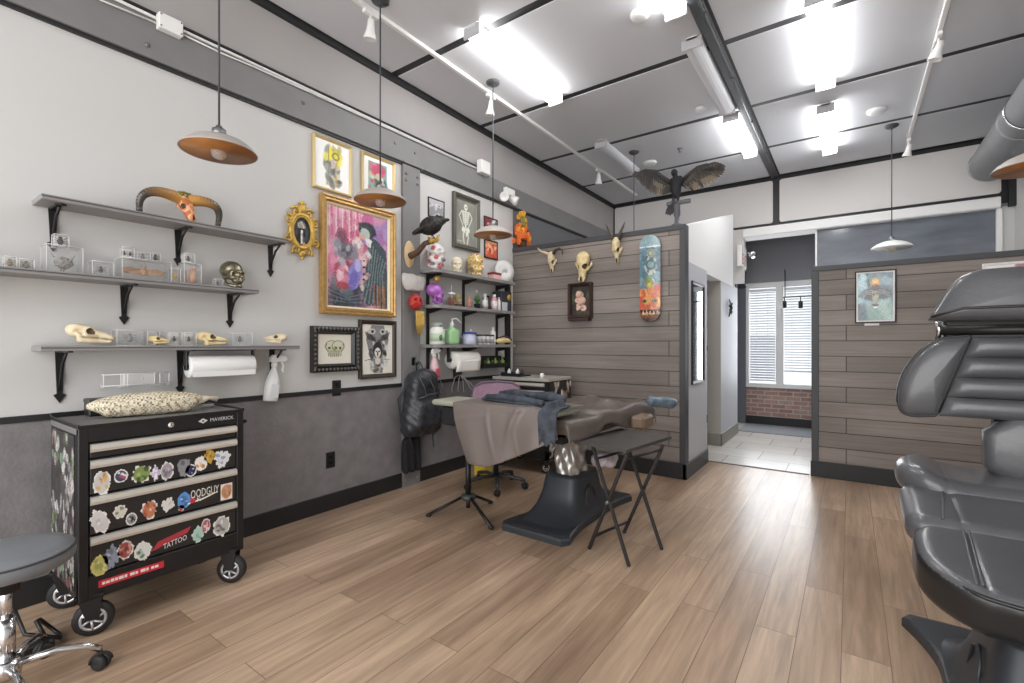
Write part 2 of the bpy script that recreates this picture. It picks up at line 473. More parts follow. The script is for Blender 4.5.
# ================================================================ the setting
XL, XR, YN, YF, ZC = 0., 4.85, -1.9, 7.67, 3.687
YA, ZA, XA = 4.69, 2.46, 2.04          # partition with the skulls
YB, ZB, XB = 5.555, 2.07, 3.018        # partition with the poster
b = MB(); b.box(XL-.2, XR+.2, YN, 5.57, -.06, 0); struct(b, 'floor', M_floor)
b = MB(); b.box(XL, XR, 5.57, 8.8, -.06, .002); struct(b, 'floor', M_tile)
b = MB(); b.box(1.95, 3.0, 5.55, 5.585, 0, .006); struct(b, 'trim_1', pm('threshold strip', '#5d5048', .5))
# left wall: upper paint, lower textured panel, beam, column
ZRAIL = .935
b = MB(); b.box(-.15, 0, YN, YA, ZRAIL, 2.95); struct(b, 'wall_left', M_wall)
b = MB(); b.box(-.15, .004, YN, YA, 0, ZRAIL-.02); struct(b, 'wall_left', M_wains)
b = MB(); b.box(-.15, 0, YA, YF+.2, 0, 2.95); struct(b, 'wall_left', M_wallbk)
b = MB(); b.box(-.15, 0, YN, YF+.2, 2.95, ZC+.1); struct(b, 'wall_left', M_wallup)
b = MB(); b.box(-.02, .014, YN, YA, ZRAIL-.02, ZRAIL+.012, .002); struct(b, 'trim_2', M_black)
b = MB(); b.box(0, .035, YN, YF, 2.955, 3.185, .002); struct(b, 'trim_3', M_beam)
b = MB(); b.box(0, .02, YN, YF, 2.935, 2.955); struct(b, 'beam_shadow', M_black)  # black strip drawn as the shadow line under the beam
b = MB(); b.box(0, .03, 2.932, 3.141, .0, 2.94, .002)
for y in (2.965, 3.105):
    for z in (2.86, 2.80, .16, .06): b.lathe([(.014, 0), (.014, .006), (.008, .011), (0, .012)], (.03, y, z), 'x', 10)
struct(b, 'trim_5', M_beam)
b = MB(); b.box(0, .018, YN, 2.93, 0, .128, .002); b.box(0, .018, 3.143, YA, 0, .128, .002); struct(b, 'baseboard_left', M_black)
b = MB()
for (u, v) in ((147, 45), (303, 103), (395, 143), (415, 153), (404, 161), (422, 169)):
    p = at(u, v, X=.035); b.lathe([(.013, 0), (.013, .005), (.006, .01), (0, .01)], p, 'x', 10)
struct(b, 'trim_6', M_steel)
# ceiling: black backing, grey panels with black gaps, centre strip
b = MB(); b.box(XL-.2, XR+.2, YN, 8.8, ZC+.005, ZC+.1); struct(b, 'ceiling', M_black)
seams = [YN-.1, -.84, .38, 1.6, 2.82, 4.045, 5.28, 6.49, YF-.02]
b = MB()
for (x0, x1) in ((.045, 2.40), (2.525, XR-.1)):
    for y0, y1 in zip(seams, seams[1:]):
        b.box(x0, x1, y0+.036, y1-.036, ZC, ZC+.03, .003)
struct(b, 'ceiling', M_ceil)
b = MB(); b.box(2.415, 2.505, YN, YF, ZC-.03, ZC+.012, .004); struct(b, 'trim_7', M_dkgrey)
b = MB()
b.tube([(2.49, YN, ZC-.045), (2.49, 6.9, ZC-.045)], .011)
for y in np.arange(.5, 7, 1.0): b.box(2.475, 2.505, y, y+.03, ZC-.06, ZC-.03, .003)
struct(b, 'trim_8', M_dkgrey)
b = MB(); b.box(0, .035, YN, YF, ZC-.045, ZC+.012); struct(b, 'trim_9', M_black)
# far wall: black backing, two cream upper panels with rounded corners, white ledge
def rrect(x0, x1, z0, z1, r, n=6):
    P = []
    for cx, cz, a0 in ((x1-r, z1-r, 0), (x0+r, z1-r, 90), (x0+r, z0+r, 180), (x1-r, z0+r, 270)):
        for k in range(n+1):
            a = math.radians(a0+90*k/n); P.append((cx+r*math.cos(a), cz+r*math.sin(a)))
    return P
b = MB(); b.box(0, XR+.1, YF+.03, YF+.1, 2.93, ZC+.05); b.box(0, 1.95, YF+.03, YF+.1, 0, 2.95); struct(b, 'wall_far', M_black)
b = MB()
for x0, x1 in ((.03, 2.43), (2.515, 4.74)): b.prism(rrect(x0, x1, 3.035, ZC-.05, .03), (0, YF+.03, 0), (1, 0, 0), (0, 0, 1), (0, -.02, 0))
b.box(0.03, 1.93, YF, YF+.03, 0, 3.0); b.box(1.93, 2.06, YF+.02, YF+.05, 2.2, 3.0)
struct(b, 'wall_far', M_cream)
b = MB(); b.prism([(0, 2.985), (-.02, 2.99), (-.035, 2.97), (-.035, 2.875), (-.02, 2.86), (.26, 2.86), (.26, 2.985)], (2.05, YF, 0), (0, 1, 0), (0, 0, 1), (4.73-2.05, 0, 0)); struct(b, 'trim_10', M_white)
# right wall
b = MB(); b.box(XR, XR+.15, YN, 8.8, 0, ZC+.1); struct(b, 'wall_right', M_wall)
b = MB(); b.box(XR-.06, XR, YF-.06, YF, 2.86, ZC); b.box(XR-.05, XR, YN, YF, ZC-.1, ZC+.01); struct(b, 'trim_11', M_black)
# partition with the skulls
b = MB(); b.box(.0, XA-.055, YA, YA+.1, 0, ZA-.05); struct(b, 'wall_partition', M_board)
b = MB(); b.box(0, XA, YA-.012, YA+.11, ZA-.05, ZA, .003); b.box(XA-.055, XA, YA-.012, YA+.11, 0, ZA-.05, .003); struct(b, 'trim_12', M_dkgrey)
b = MB(); b.box(0.02, XA+.012, YA-.03, YA-.012, 0, .153, .003); b.box(XA-.02, XA+.018, YA-.03, 5.52, 0, .145, .003); struct(b, 'baseboard_partition', M_black)
# hall wall: pale grey below, bright white soffit above, doorway between two pieces
b = MB(); b.box(1.86, XA, YA+.11, 5.52, 0, 2.11); struct(b, 'wall_hall', M_greyhall)
b = MB(); b.box(1.82, 1.985, 6.49, 7.58, .0, 2.12); struct(b, 'wall_hall', M_greyhall)
b = MB(); b.box(1.818, 1.984, 6.482, 6.492, .0, 2.12); struct(b, 'wall_hall', M_greyret)
b = MB(); b.prism([(YA+.112, 2.11), (YA+.112, 2.47), (7.25, 3.13), (7.25, 2.11)], (1.86, 0, 0), (0, 1, 0), (0, 0, 1), (.13, 0, 0)); struct(b, 'wall_hall', M_white)
b = MB(); b.box(1.8, 1.862, 6.46, 6.492, 0, .16, .003); b.box(1.8, 2.0, 6.462, 6.484, 0, .16, .003); b.box(1.985, 2.0, 6.462, 7.58, 0, .16, .003); struct(b, 'baseboard_hall', pm('grey baseboard', '#8b877f', .5))
b = MB(); b.box(.4, 1.82, 5.4, 5.45, 0, 2.4); b.box(.35, .4, 5.4, 7.6, 0, 2.4); struct(b, 'wall_backroom', M_white)
# open white door inside the doorway with its dark lock
b = MB(); b.box(1.60, 1.84, 6.36, 6.40, .02, 2.06, .003); d1 = struct(b, 'door_1', M_white)
b = MB(); b.box(1.835, 1.845, 6.365, 6.395, 1.22, 1.28, .002); b.lathe([(.0, 0), (.022, .002), (.026, .02), (.014, .04), (.014, .05)], (1.80, 6.31, 1.22), 'y', 12); b.box(1.835, 1.845, 6.365, 6.395, .3, .4, .002)
struct(b, 'door_handle', M_blackpl, d1)
# window wall at the end of the hall
YW = 8.65
b = MB(); b.box(.9, 3.9, YW, YW+.2, .13, .60); struct(b, 'wall_back', M_brick)
b = MB(); b.box(.9, 3.9, YW-.02, YW+.2, 0, .13, .003); struct(b, 'baseboard_back', M_black)
b = MB(); b.box(1.85, 2.95, YW-.06, YW+.2, 2.30, 3.75); struct(b, 'wall_back', pm('hall grey paint', '#85858a', .7))
b = MB(); b.box(.9, 1.85, YW-.0, YW+.2, .6, 3.75); b.box(2.95, 4.85, YW+.0, YW+.2, .6, 3.75); struct(b, 'wall_back', M_wallbk)
b = MB(); b.box(1.72, 1.93, YW-.07, YW-.01, 0, 2.22, .004); d2 = struct(b, 'door_2', pm('slate door paint', '#6a6e76', .45))
b = MB(); b.lathe([(.0, 0), (.022, .004), (.026, .02), (.012, .04), (.012, .05)], (1.80, YW-.12, 1.08), 'y', 12); struct(b, 'door_handle', M_chrome, d2)
b = MB(); b.box(1.70, 1.94, YW-.09, YW-.06, 2.22, 2.26, .003); b.box(1.70, 1.94, YW-.09, YW-.06, 2.46, 2.5, .003)
b.box(1.72, 1.93, YW-.08, YW-.07, 2.26, 2.46); struct(b, 'trim_13', M_dkgrey)
b = MB(); b.box(1.90, 1.935, YW-.10, YW-.06, 2.5, 3.1, .003); struct(b, 'trim_14', M_white)
x_m0, x_m1 = at(776, 340, Y=YW).x, at(783, 340, Y=YW).x
win = MB()
win.box(1.93, 3.0, YW-.05, YW+.12, .60, .66, .004); win.box(1.93, 3.0, YW-.04, YW+.1, 2.22, 2.30, .004)
win.box(1.93, 1.965, YW-.03, YW+.1, .66, 2.22, .003); win.box(2.93, 2.96, YW-.03, YW+.1, .66, 2.22, .003); win.box(x_m0, x_m1, YW-.035, YW+.1, .66, 2.22, .004)
w1 = struct(win, 'window_1', M_white)
b = MB(); b.box(1.96, x_m0, YW+.08, YW+.085, .66, 2.22); b.box(x_m1, 2.94, YW+.08, YW+.085, .66, 2.22); struct(b, 'window_pane', M_glass, w1)
def blind(x0, x1, tilt, z0, z1):
    mb = MB(); mb.box(x0+.01, x1-.01, YW+.02, YW+.06, z1-.04, z1, .004)
    z = z1-.06
    while z > z0+.02:
        mb.obox(((x0+x1)/2, YW+.04, z), (x1-x0-.03, .045, .003), Matrix.Rotation(tilt(z), 3, 'X')); z -= .042
    mb.box(x0+.012, x1-.012, YW+.025, YW+.055, z0, z0+.025, .004)
    for x in (x0+.12, x1-.12): mb.tube([(x, YW+.018, z0), (x, YW+.018, z1)], .0025, 5)
    return mb
M_slat = pm('white blind slat', '#e9ebf0', .5)
tag(blind(1.965, x_m0, lambda z: -.72 if z < 1.45 else -.35, .70, 2.2).obj('window_blind', M_slat, None, (2.2, YW, .7)), 'white slatted blind closed over left pane of the end window', 'blind')
tag(blind(x_m1, 2.93, lambda z: -.35, .86, 2.2).obj('window_blind', M_slat, None, (2.7, YW, .86)), 'white slatted blind with open slats over right pane of the end window', 'blind')
# dark glazed band above the poster partition, seen under the white ledge
M_dkglass = pm('dark reflective glass', '#70767e', .12, 0., var=.18, scale=3.5, spec=.8, stretch=(.6, 1, 2.2))
b = MB(); b.box(2.95, 4.72, YF+.06, YF+.09, 0, 2.88); wp = struct(b, 'window_2', M_dkglass)
b = MB(); b.box(4.70, 4.75, YF, YF+.05, 0, 2.86, .003); b.box(2.94, 2.962, YF+.03, YF+.07, 0, 2.87); struct(b, 'window_frame', M_white, wp)
b = MB(); b.box(4.75, XR+.02, YF+.02, YF+.05, 0, 2.88); struct(b, 'wall_far', M_wall)
# partition with the poster
b = MB(); b.box(XB+.055, XR, YB, YB+.1, 0, ZB-.05); struct(b, 'wall_partition', M_board)
b = MB(); b.box(XB, XR, YB-.012, YB+.11, ZB-.05, ZB, .003); b.box(XB, XB+.06, YB-.012, YB+.11, 0, ZB-.05, .003); struct(b, 'trim_15', M_dkgrey)
b = MB(); b.box(XB-.006, XR, YB-.03, YB-.012, 0, .153, .003); struct(b, 'baseboard_partition', M_black)
# door mat in the vestibule
b = MB(); b.box(1.95, 3.3, 7.75, 8.55, .002, .014, .003)
tag(b.obj('door_mat', pm('grey mat', '#7d7f82', .9, var=.12, scale=60), None, (2.6, 8.1, .002)), 'flat grey door mat on the tile in front of the brick wall', 'mat')
# surface conduit on the beam
b = MB(); b.tube([(.03, YN, 3.197), (.03, 4.0, 3.209)], .010, 8); struct(b, 'trim_16', M_whitepl)
b = MB(); b.tube([(.02, YN, 3.226), (.02, 4.0, 3.235)], .010, 8); struct(b, 'conduit_shadow', M_black)  # black tube standing in for the white conduit's shadow
b = MB()
b.tube([(.05, 1.17, 3.17), (.05, 1.4, 3.165), (.05, 1.6, 3.175), (.05, 2.0, 3.18), (.05, 3.9, 3.19)], .005, 6)
b.tube([(.05, 0.3, 3.17), (.05, .8, 3.15), (.05, 1.05, 3.165)], .005, 6)
struct(b, 'trim_18', M_whitepl)
# ================================================================ ceiling fixtures
def strip_light(x, y0, y1, lit, label):
    t = thing('ceiling_light', label, 'ceiling light', (x, (y0+y1)/2, ZC), 0, 'fluorescent strip lights')
    b = MB(); b.box(x-.045, x+.045, y0, y1, ZC-.03, ZC, .004); b.obj('housing', M_lampwhite, t)
    prof = [(.046, .004), (.074, -.006)]+[(.074*math.cos(a), -.052*math.sin(a)-.012) for a in np.linspace(.2, PI-.2, 9)]+[(-.074, -.006), (-.046, .004)]
    b = MB(); b.prism(prof, (x, y0+.02, ZC-.026), (1, 0, 0), (0, 0, 1), (0, y1-y0-.04, 0)); b.obj('diffuser', M_tube if lit else pm('unlit diffuser', '#dcdde2', .4), t)
    for ya in (y0, y1-.02):
        b = MB(); b.box(x-.077, x+.077, ya, ya+.02, ZC-.095, ZC-.005, .006); b.obj('end_cap', pm('grey end cap', '#b9b9bb', .45), t)
    return t
strip_light(1.03, 2.70, 3.96, 1, 'lit white strip light nearest the left wall track, between two black ceiling seams')
strip_light(2.33, 2.12, 3.40, 1, 'lit strip light cut by the top edge beside the black centre strip')
strip_light(2.33, 3.80, 5.12, 0, 'unlit white strip light alongside the black centre strip')
strip_light(2.33, 5.27, 6.47, 1, 'lit strip light beside the centre strip, above the spread-wing bird')
strip_light(.96, 5.10, 6.18, 0, 'unlit white strip light near the far left corner of the ceiling')
strip_light(3.15, 3.78, 5.14, 1, 'lit long strip light on the right half of the ceiling, nearer one')
strip_light(3.13, 5.62, 6.92, 1, 'lit strip light on the right half of the ceiling, farther one')
def disc(u, v, r, label, name='smoke_detector', cat='smoke detector'):
    p = at(u, v, Z=ZC-.01); b = MB()
    b.lathe([(r, 0), (r, -.012), (r*.85, -.03), (r*.5, -.036), (0, -.036)], (p.x, p.y, ZC)); 
    tag(b.obj(name, M_lampwhite, None, (p.x, p.y, ZC)), label, cat)
disc(640, 15, .07, 'round white smoke detector on the ceiling beside the light at the top edge')
disc(700, 109, .05, 'small white ceiling disc left of the unlit strip light', 'ceiling_disc', 'ceiling disc')
disc(650, 163, .085, 'round white ceiling disc to the right of the far left pendant cord', 'ceiling_speaker', 'ceiling disc')
disc(877, 111, .085, 'round grey ceiling disc on the right panels beside the far strip light', 'ceiling_speaker', 'ceiling disc')
p = at(680, 150, Z=ZC-.02); b = MB(); b.lathe([(.03, 0), (.03, -.008), (.012, -.012), (.012, -.04), (.022, -.045), (0, -.047)], (p.x, p.y, ZC))
tag(b.obj('sprinkler_head', M_steel, None, (p.x, p.y, ZC)), 'small metal sprinkler head between the ceiling disc and the lit strip light', 'sprinkler')
# track lights
def spot_head(mb, p, d):
    p = Vector(p); d = Vector(d).normalized()
    mb.box(p.x-.018, p.x+.018, p.y-.06, p.y+.06, p.z-.028, p.z, .004)
    q = p+Vector((0, 0, -.10)); mb.cyl(p+Vector((0, 0, -.02)), q, .009, None, 8)
    R = d.to_track_quat('Z', 'Y').to_matrix()
    mb.lathe([(0, -.05), (.022, -.045), (.026, 0), (.030, .03), (.045, .075), (.047, .085), (.040, .085), (.02, .06), (0, .055)], q, 'z', 18, R=R)
def track(x, y0, y1, heads, label):
    t = thing('track_light', label, 'track light', (x, (y0+y1)/2, ZC))
    b = MB(); b.box(x-.016, x+.016, y0, y1, ZC-.03, ZC, .003); b.obj('track', M_whitepl, t)
    for (y, d) in heads:
        b = MB(); spot_head(b, (x, y, ZC-.03), d); b.obj('spotlight', M_whitepl, t)
track(.56, -.5, 7.3, [(at(366, 15, Z=ZC-.03).y, (-.25, .1, -1)), (at(489, 96, Z=ZC-.03).y, (-.2, .1, -1)), (at(590, 172, Z=ZC-.03).y, (-.1, .2, -1))], 'white track light along the left side of the ceiling with small spotlights')
track(3.88, .6, 7.15, [(at(945, 33, Z=ZC-.03).y, (-.3, .1, -1)), (at(907, 140, Z=ZC-.03).y, (-.2, .3, -1))], 'white track light on the right side of the ceiling running toward the duct')
# pendants
M_shade_out = pm('greige enamel', '#aea59e', .45); M_copper = pm('copper inside', '#a8703c', .4, .3, var=.15, scale=12)
M_bulbglass = glass_mat('amber bulb glass', (1., .9, .72), .72)
def pendant(x, y, z, label, r=.176, outer=None, inner=None, canopy=True):
    t = thing('pendant_lamp', label, 'pendant lamp', (x, y, ZC), 0, None)
    b = MB(); b.lathe([(0, ZC), (.062, ZC), (.062, ZC-.012), (.045, ZC-.026), (.012, ZC-.034), (.006, ZC-.05), (0, ZC-.05)], (x, y, 0), 'z', 24); b.obj('ceiling_rose', M_dkgrey, t)
    b = MB(); b.cyl((x, y, z+.11), (x, y, ZC-.04), .0055, None, 6); b.obj('cord', M_dkgrey, t)
    b = MB(); b.lathe([(0, z+.125), (.014, z+.12), (.018, z+.108), (.032, z+.102), (.034, z+.068), (.03, z+.066), (.03, z+.05), (0, z+.05)], (x, y, 0), 'z', 20); b.obj('lamp_holder', M_steel, t)
    b = MB()
    b.lathe([(.035, z+.070), (.06, z+.064), (r*.5, z+.054), (r*.72, z+.037), (r*.9, z+.013), (r*.985, z-.006), (r+.002, z-.012), (r, z-.015), (r-.004, z-.012)], (x, y, 0), 'z', 40, mi=0)
    b.lathe([(r-.003, z-.013), (r*.97, z-.005), (r*.88, z+.010), (r*.70, z+.032), (r*.48, z+.048), (.03, z+.062)], (x, y, 0), 'z', 40, mi=1)
    b.obj('lamp_shade', [outer or M_shade_out, inner or M_copper], t)
    b = MB(); b.lathe([(.012, z+.07), (.016, z+.05), (.032, z+.015), (.038, z-.012), (.03, z-.04), (.012, z-.052), (0, z-.054)], (x, y, 0), 'z', 18); bb = b.obj('bulb', M_bulbglass, t)
    b = MB(); b.tube([(x-.008, y, z+.05), (x-.012, y, z-.02), (x, y, z+.02), (x+.012, y, z-.02), (x+.008, y, z+.05)], .0015, 5); b.obj('filament', pm('filament', '#e0a040', .4, emit=.6), bb)
    return t
ZP = 2.305
pendant(.68, 1.116, ZP, 'copper-lined pendant lamp hanging above the horned skull shelf')
pendant(.68, 2.147, ZP, 'copper-lined pendant lamp overlapping the two small gold framed prints')
pendant(.68, 3.42, ZP, 'copper-lined pendant lamp hanging in front of the small red framed pictures')
pendant(1.147, 5.67, ZP-.25, 'pendant lamp whose cord drops behind the skull partition beside the bird')
pendant(3.70, 6.62, 2.36, 'white pendant lamp hanging in front of the dark glazed band', .19, pm('white enamel', '#e6e6e4', .35), pm('white enamel inside', '#efeeea', .4))
p6 = at(1024, 165, Y=3.6)
pendant(p6.x+.05, 3.6, p6.z-.01, 'copper-lined pendant lamp cut off by the right edge under the duct')
# duct
t = thing('air_duct', 'large grey round metal duct running along the upper right wall', 'duct', (4.56, 4.0, 3.24))
M_duct = pm('galvanised duct', '#97989b', .42, .35, var=.06, scale=6)
ye = at(990, 170, X=4.56).y
b = MB(); b.cyl((4.56, -1.5, 3.24), (4.56, ye, 3.24), .178, None, 40); b.obj('pipe', M_duct, t)
b = MB()
for yy in (ye-.04, ye-1.3, ye-2.55): b = MB(); b.lathe([(.178, 0), (.184, .004), (.184, .03), (.178, .034)], (4.56, yy, 3.24), 'y', 40); b.obj('joint_band', M_duct, t)
b = MB()
for yy in (ye-1.55, ye-3.2): b = MB(); b.tube([(4.56+.186*math.cos(a), yy, 3.24+.186*math.sin(a)) for a in np.linspace(0, 2*PI, 25)[:-1]], .008, 6, True); b.box(4.55, 4.57, yy-.01, yy+.01, 3.42, ZC); b.obj('hanger', M_chrome, t)
# junction boxes and emergency lamp heads on the beam
b = MB(); b.box(.034, .085, 1.048, 1.17, 3.135, 3.225, .004)
for y in (1.058, 1.16):
    for z in (3.147, 3.213): b.lathe([(.005, 0), (.005, .003), (0, .004)], (.085, y, z), 'x', 8, mi=1)
tag(b.obj('junction_box', [M_whitepl, M_steel], None, (.035, 1.11, 3.18)), 'white junction box on the grey steel beam above the shelves', 'junction box')
y0 = at(478, 172, X=.05).y; y1 = at(487, 172, X=.05).y
b = MB(); b.box(.03, .10, y0, y1, 3.16, 3.30, .006); tag(b.obj('junction_box', M_whitepl, None, (.035, (y0+y1)/2, 3.23)), 'white box at the end of the conduit above the corner shelves', 'junction box')
t = thing('emergency_light', 'white twin-head emergency lamp on the beam above the red pictures', 'emergency light', at(510, 198, X=.02))
for (u, v, d) in ((504, 196, (.6, -.6, -.4)), (514, 200, (.8, .5, -.5))):
    p = at(u, v, X=.12); b = MB(); R = Vector(d).to_track_quat('Z', 'Y').to_matrix()
    b.lathe([(0, -.06), (.03, -.055), (.05, 0), (.055, .04), (.048, .045), (.03, .03), (0, .028)], p, 'z', 20, R=R); b.obj('lamp_head', M_whitepl, t)
b = MB(); c = at(509, 194, X=.05); b.box(.0, .075, c.y-.09, c.y+.09, c.z-.02, c.z+.06, .004); b.obj('bracket', M_whitepl, t)
# exit sign with lamp
ex = at(745, 258, X=2.06)
t = thing('exit_sign', 'white exit sign with red letters high beside the hall end window', 'exit sign', (2.0, ex.y, ex.z))
b = MB(); b.box(1.985, 2.05, ex.y-.19, ex.y+.19, ex.z-.14, ex.z+.17, .005); b.obj('sign_box', M_whitepl, t)
b = MB(); text_mb(b, 'EXIT', (2.051, ex.y, ex.z-.03), (0, 1, 0), (0, 0, 1), .15, .30, .002); b.obj('lettering', pm('exit red', '#d3433f', .5), t)
b = MB(); q = at(752, 254, X=2.15); b.tube([(2.04, ex.y+.15, ex.z+.1), (2.1, ex.y+.19, ex.z+.1), (q.x-.02, q.y, q.z)], .008, 6)
b.lathe([(0, -.05), (.035, -.04), (.05, .02), (.052, .05), (0, .05)], q, 'z', 16, R=Vector((.3, -.7, -.5)).to_track_quat('Z', 'Y').to_matrix()); b.obj('lamp_head', M_chrome, t)
# track with two black spots across the end window
b = MB()
t = thing('window_spotlights', 'pair of small black spotlights on a rod in front of the end window', 'spotlights', (2.7, 8.4, 2.25))
z_r = at(790, 297, Y=8.4).z
b = MB(); b.cyl((at(783, 297, Y=8.4).x, 8.4, z_r), (2.95, 8.4, z_r), .01, None, 8); b.cyl((at(785, 297, Y=8.4).x, 8.4, z_r), (at(785, 297, Y=8.4).x, 8.4, 2.45), .008, None, 8); b.obj('rod', M_blackpl, t)
for u in (784.5, 800.5):
    q = at(u, 301, Y=8.4); b = MB(); b.cyl((q.x, 8.4, z_r), (q.x, 8.4, q.z), .008, None, 6)
    b.lathe([(0, 0), (.03, 0), (.034, -.02), (.034, -.11), (.028, -.11), (0, -.09)], (q.x, 8.4, q.z), 'z', 16); b.obj('spotlight', M_blackpl, t)

# ================================================================ pictures
def frame_bars(mb, o, ux, uy, n, w, h, fw, d, mi=0, prof=None):
    "mitred rectangular frame: o top-left outer corner, unit ux right, uy down, n outwards"
    o, ux, uy, n = map(Vector, (o, ux, uy, n))
    prof = prof or [(0, 0), (0, d*.8), (fw*.25, d), (fw*.7, d*.8), (fw, d*.45), (fw, 0)]
    K = len(prof); vs = []
    for (cx, cy, sx, sy) in ((0, 0, 1, 1), (w, 0, -1, 1), (w, h, -1, -1), (0, h, 1, -1)):
        for (a, z) in prof: vs.append(o+ux*(cx+sx*a)+uy*(cy+sy*a)+n*z)
    fs = []
    for i in range(4):
        j = (i+1) % 4
        for k in range(K-1): fs.append((i*K+k, j*K+k, j*K+k+1, i*K+k+1))
    mb.add(vs, fs, False, mi)
def picture(label, o, ux, uy, w, h, fw, d, fm, cv, artmat=None, name='framed_picture', mat=None, art_inset=0., cat='framed picture', prof=None, inner=None, matmat=None):
    o, ux, uy = Vector(o), Vector(ux), Vector(uy); n = uy.cross(ux)
    t = thing(name, label, cat, o+ux*w/2+uy*h+n*0)
    b = MB(); frame_bars(b, o, ux, uy, n, w, h, fw, d, prof=prof)
    f = b.obj('frame', fm, t)
    if inner:
        b = MB(); iw, im = inner; frame_bars(b, o+ux*fw+uy*fw, ux, uy, n, w-2*fw, h-2*fw, iw, d*.62); b.obj('frame_liner', im, f); fw += iw
    b = MB()
    if art_inset:
        b.prism([(0, 0), (w-2*fw, 0), (w-2*fw, h-2*fw), (0, h-2*fw)], o+ux*fw+uy*fw+n*.001, ux, uy, n*.006); b.obj('mount', matmat or M_white, t)
        ai = art_inset if isinstance(art_inset, tuple) else (art_inset,)*4
    else:
        ai = (0, 0, 0, 0)
    b = MB(); cv.put(b, o+ux*(fw+ai[0])+uy*(fw+ai[1])+n*.009, ux*(w-2*fw-ai[0]-ai[2]), uy*(h-2*fw-ai[1]-ai[3])); b.obj('artwork', artmat or M_art, t)
    return t
LW = dict(ux=(0, 1, 0), uy=(0, 0, -1))
M_gold = pm('gold leaf frame', '#b9945a', .4, .4, var=.2, scale=30); M_palegold = pm('pale gold frame', '#dcc694', .38, .45)
M_blkframe = pm('black lacquer frame', '#24211f', .35); M_bronze = pm('dark bronze frame', '#3d342a', .4, .3); M_greyframe = pm('grey frame', '#5c5a52', .45, .2)
# 1 yellow print
cv = Canvas(40, 62, '#fdfdfb'); cv.rect(.30, .10, .72, .93, '#cfcdb9', .9); cv.blobs(26, ['#e9dc3c', '#f2e85a', '#bcb14a', '#8e8b86'], .05, .12, (.3, .1, .72, .5), 3)
cv.blobs(26, ['#77767c', '#a7a9a2', '#57575c', '#c6b98a'], .04, .10, (.32, .45, .7, .92), 4); cv.line([(.38, .1), (.40, .5), (.36, .9)], '#8a8a72', .02); cv.ring(.60, .27, .09, .07, '#6d7a3d', .25); cv.line([(.66, .3), (.58, .55), (.64, .92)], '#c3a04d', .02)
cv.ell(.52, .42, .07, .09, '#cbb9b6'); cv.ell(.44, .2, .05, .12, '#f5e32a')
picture('gold framed print of a yellow flower on a white mount', (.002, 2.05, 2.905), **LW, w=.345, h=.41, fw=.022, d=.03, fm=M_palegold, cv=cv)
cv = Canvas(40, 44, '#fdfcfa'); cv.rect(.16, .08, .80, .96, '#7fb0a4'); cv.blobs(40, ['#c94f6c', '#54897f', '#d9d3b4', '#b76a7b', '#3e6f70', '#c9b08c'], .05, .11, (.2, .12, .78, .95), 8)
cv.blobs(10, ['#c2466a', '#d46a86'], .07, .12, (.3, .1, .7, .35), 9); cv.ell(.5, .55, .14, .2, '#d8c7a4', .8); cv.rect(.16, .85, .8, .96, '#9a7d86', .7); cv.blobs(12, ['#4b4550', '#e4dccb'], .03, .06, (.3, .45, .75, .9), 10)
picture('gold framed teal and red print partly behind the second pendant', (.002, 2.493, 2.915), **LW, w=.352, h=.385, fw=.024, d=.03, fm=M_palegold, cv=cv)
# large painting
cv = Canvas(84, 116, '#c98fa9')
cv.blobs(46, ['#d86a8c', '#e6a3bd', '#f1d7e1', '#b64468', '#c2889f'], .06, .16, (0, 0, .6, .5), 21, .7, 1.8)
for i in range(16):
    x = .03+i*.034; cv.line([(x, 0), (x+.01*math.sin(i), .2+.12*math.sin(i*2.3))], ['#f4e4ea', '#c44a6a', '#e8b5c6'][i % 3], .012, .8)
cv.blobs(22, ['#9a7fb8', '#b79fd0', '#c25d94'], .06, .12, (.62, .05, 1, .4), 22, .7)
cv.ell(.22, .32, .1, .12, '#8f4d63', .8); cv.ell(.22, .3, .06, .07, '#5b3848', .6)
cv.blobs(50, ['#4a5560', '#39424b', '#5f7478', '#2c3238', '#76858c'], .05, .12, (.0, .62, 1, 1), 23, .7)
cv.poly([(.66, .22), (.82, .26), (.98, .36), (1, .95), (.62, .98), (.56, .7), (.66, .45)], '#4a555b')
for i in range(13): cv.line([(.70+.022*i, .3+.015*i), (.66+.02*i, .62), (.52+.036*i, .95)], ['#8fa3a3', '#39434a', '#5f7b78', '#52626a'][(i*i) % 4], .013, .6)
cv.ell(.64, .17, .15, .085, '#3a4047'); cv.ell(.60, .215, .085, .06, '#b9c2bd', 1, .3); cv.ell(.55, .25, .05, .03, '#d8a690', .8); cv.line([(.5, .12), (.66, .1), (.78, .2)], '#262a2f', .03); cv.poly([(.62, .25), (.72, .27), (.69, .36), (.6, .31)], '#e9e9ea')
cv.ell(.5, .38, .1, .13, '#e4c6cb', .9, -.4); cv.ell(.47, .33, .07, .06, '#e9d3cf', .9)
cv.blobs(14, ['#dfe0e0', '#c98f9c', '#b7576e'], .02, .05, (.45, .3, .66, .58), 25)
cv.ell(.3, .43, .15, .09, '#6c6b74', .9); cv.blobs(20, ['#8a8a94', '#4a4852', '#b3b3bd'], .03, .07, (.14, .36, .44, .6), 26)
cv.ell(.44, .66, .12, .17, '#8f87c9', .95, .35); cv.ell(.40, .72, .07, .11, '#6f66b8', .8, .3); cv.ell(.48, .56, .05, .07, '#c2bbe4', .8)
cv.blobs(12, ['#e7d9c8', '#d1a7b0', '#efe3dd'], .025, .045, (.52, .44, .64, .78), 27); 
for y in (.5, .57, .64, .7): cv.ell(.58, y, .022, .012, '#4b3038'); 
cv.blobs(16, ['#d68aa0', '#b23c56', '#f0c9d2'], .03, .06, (.1, .58, .3, .78), 28); cv.ell(.24, .79, .1, .04, '#a7363f', .8)
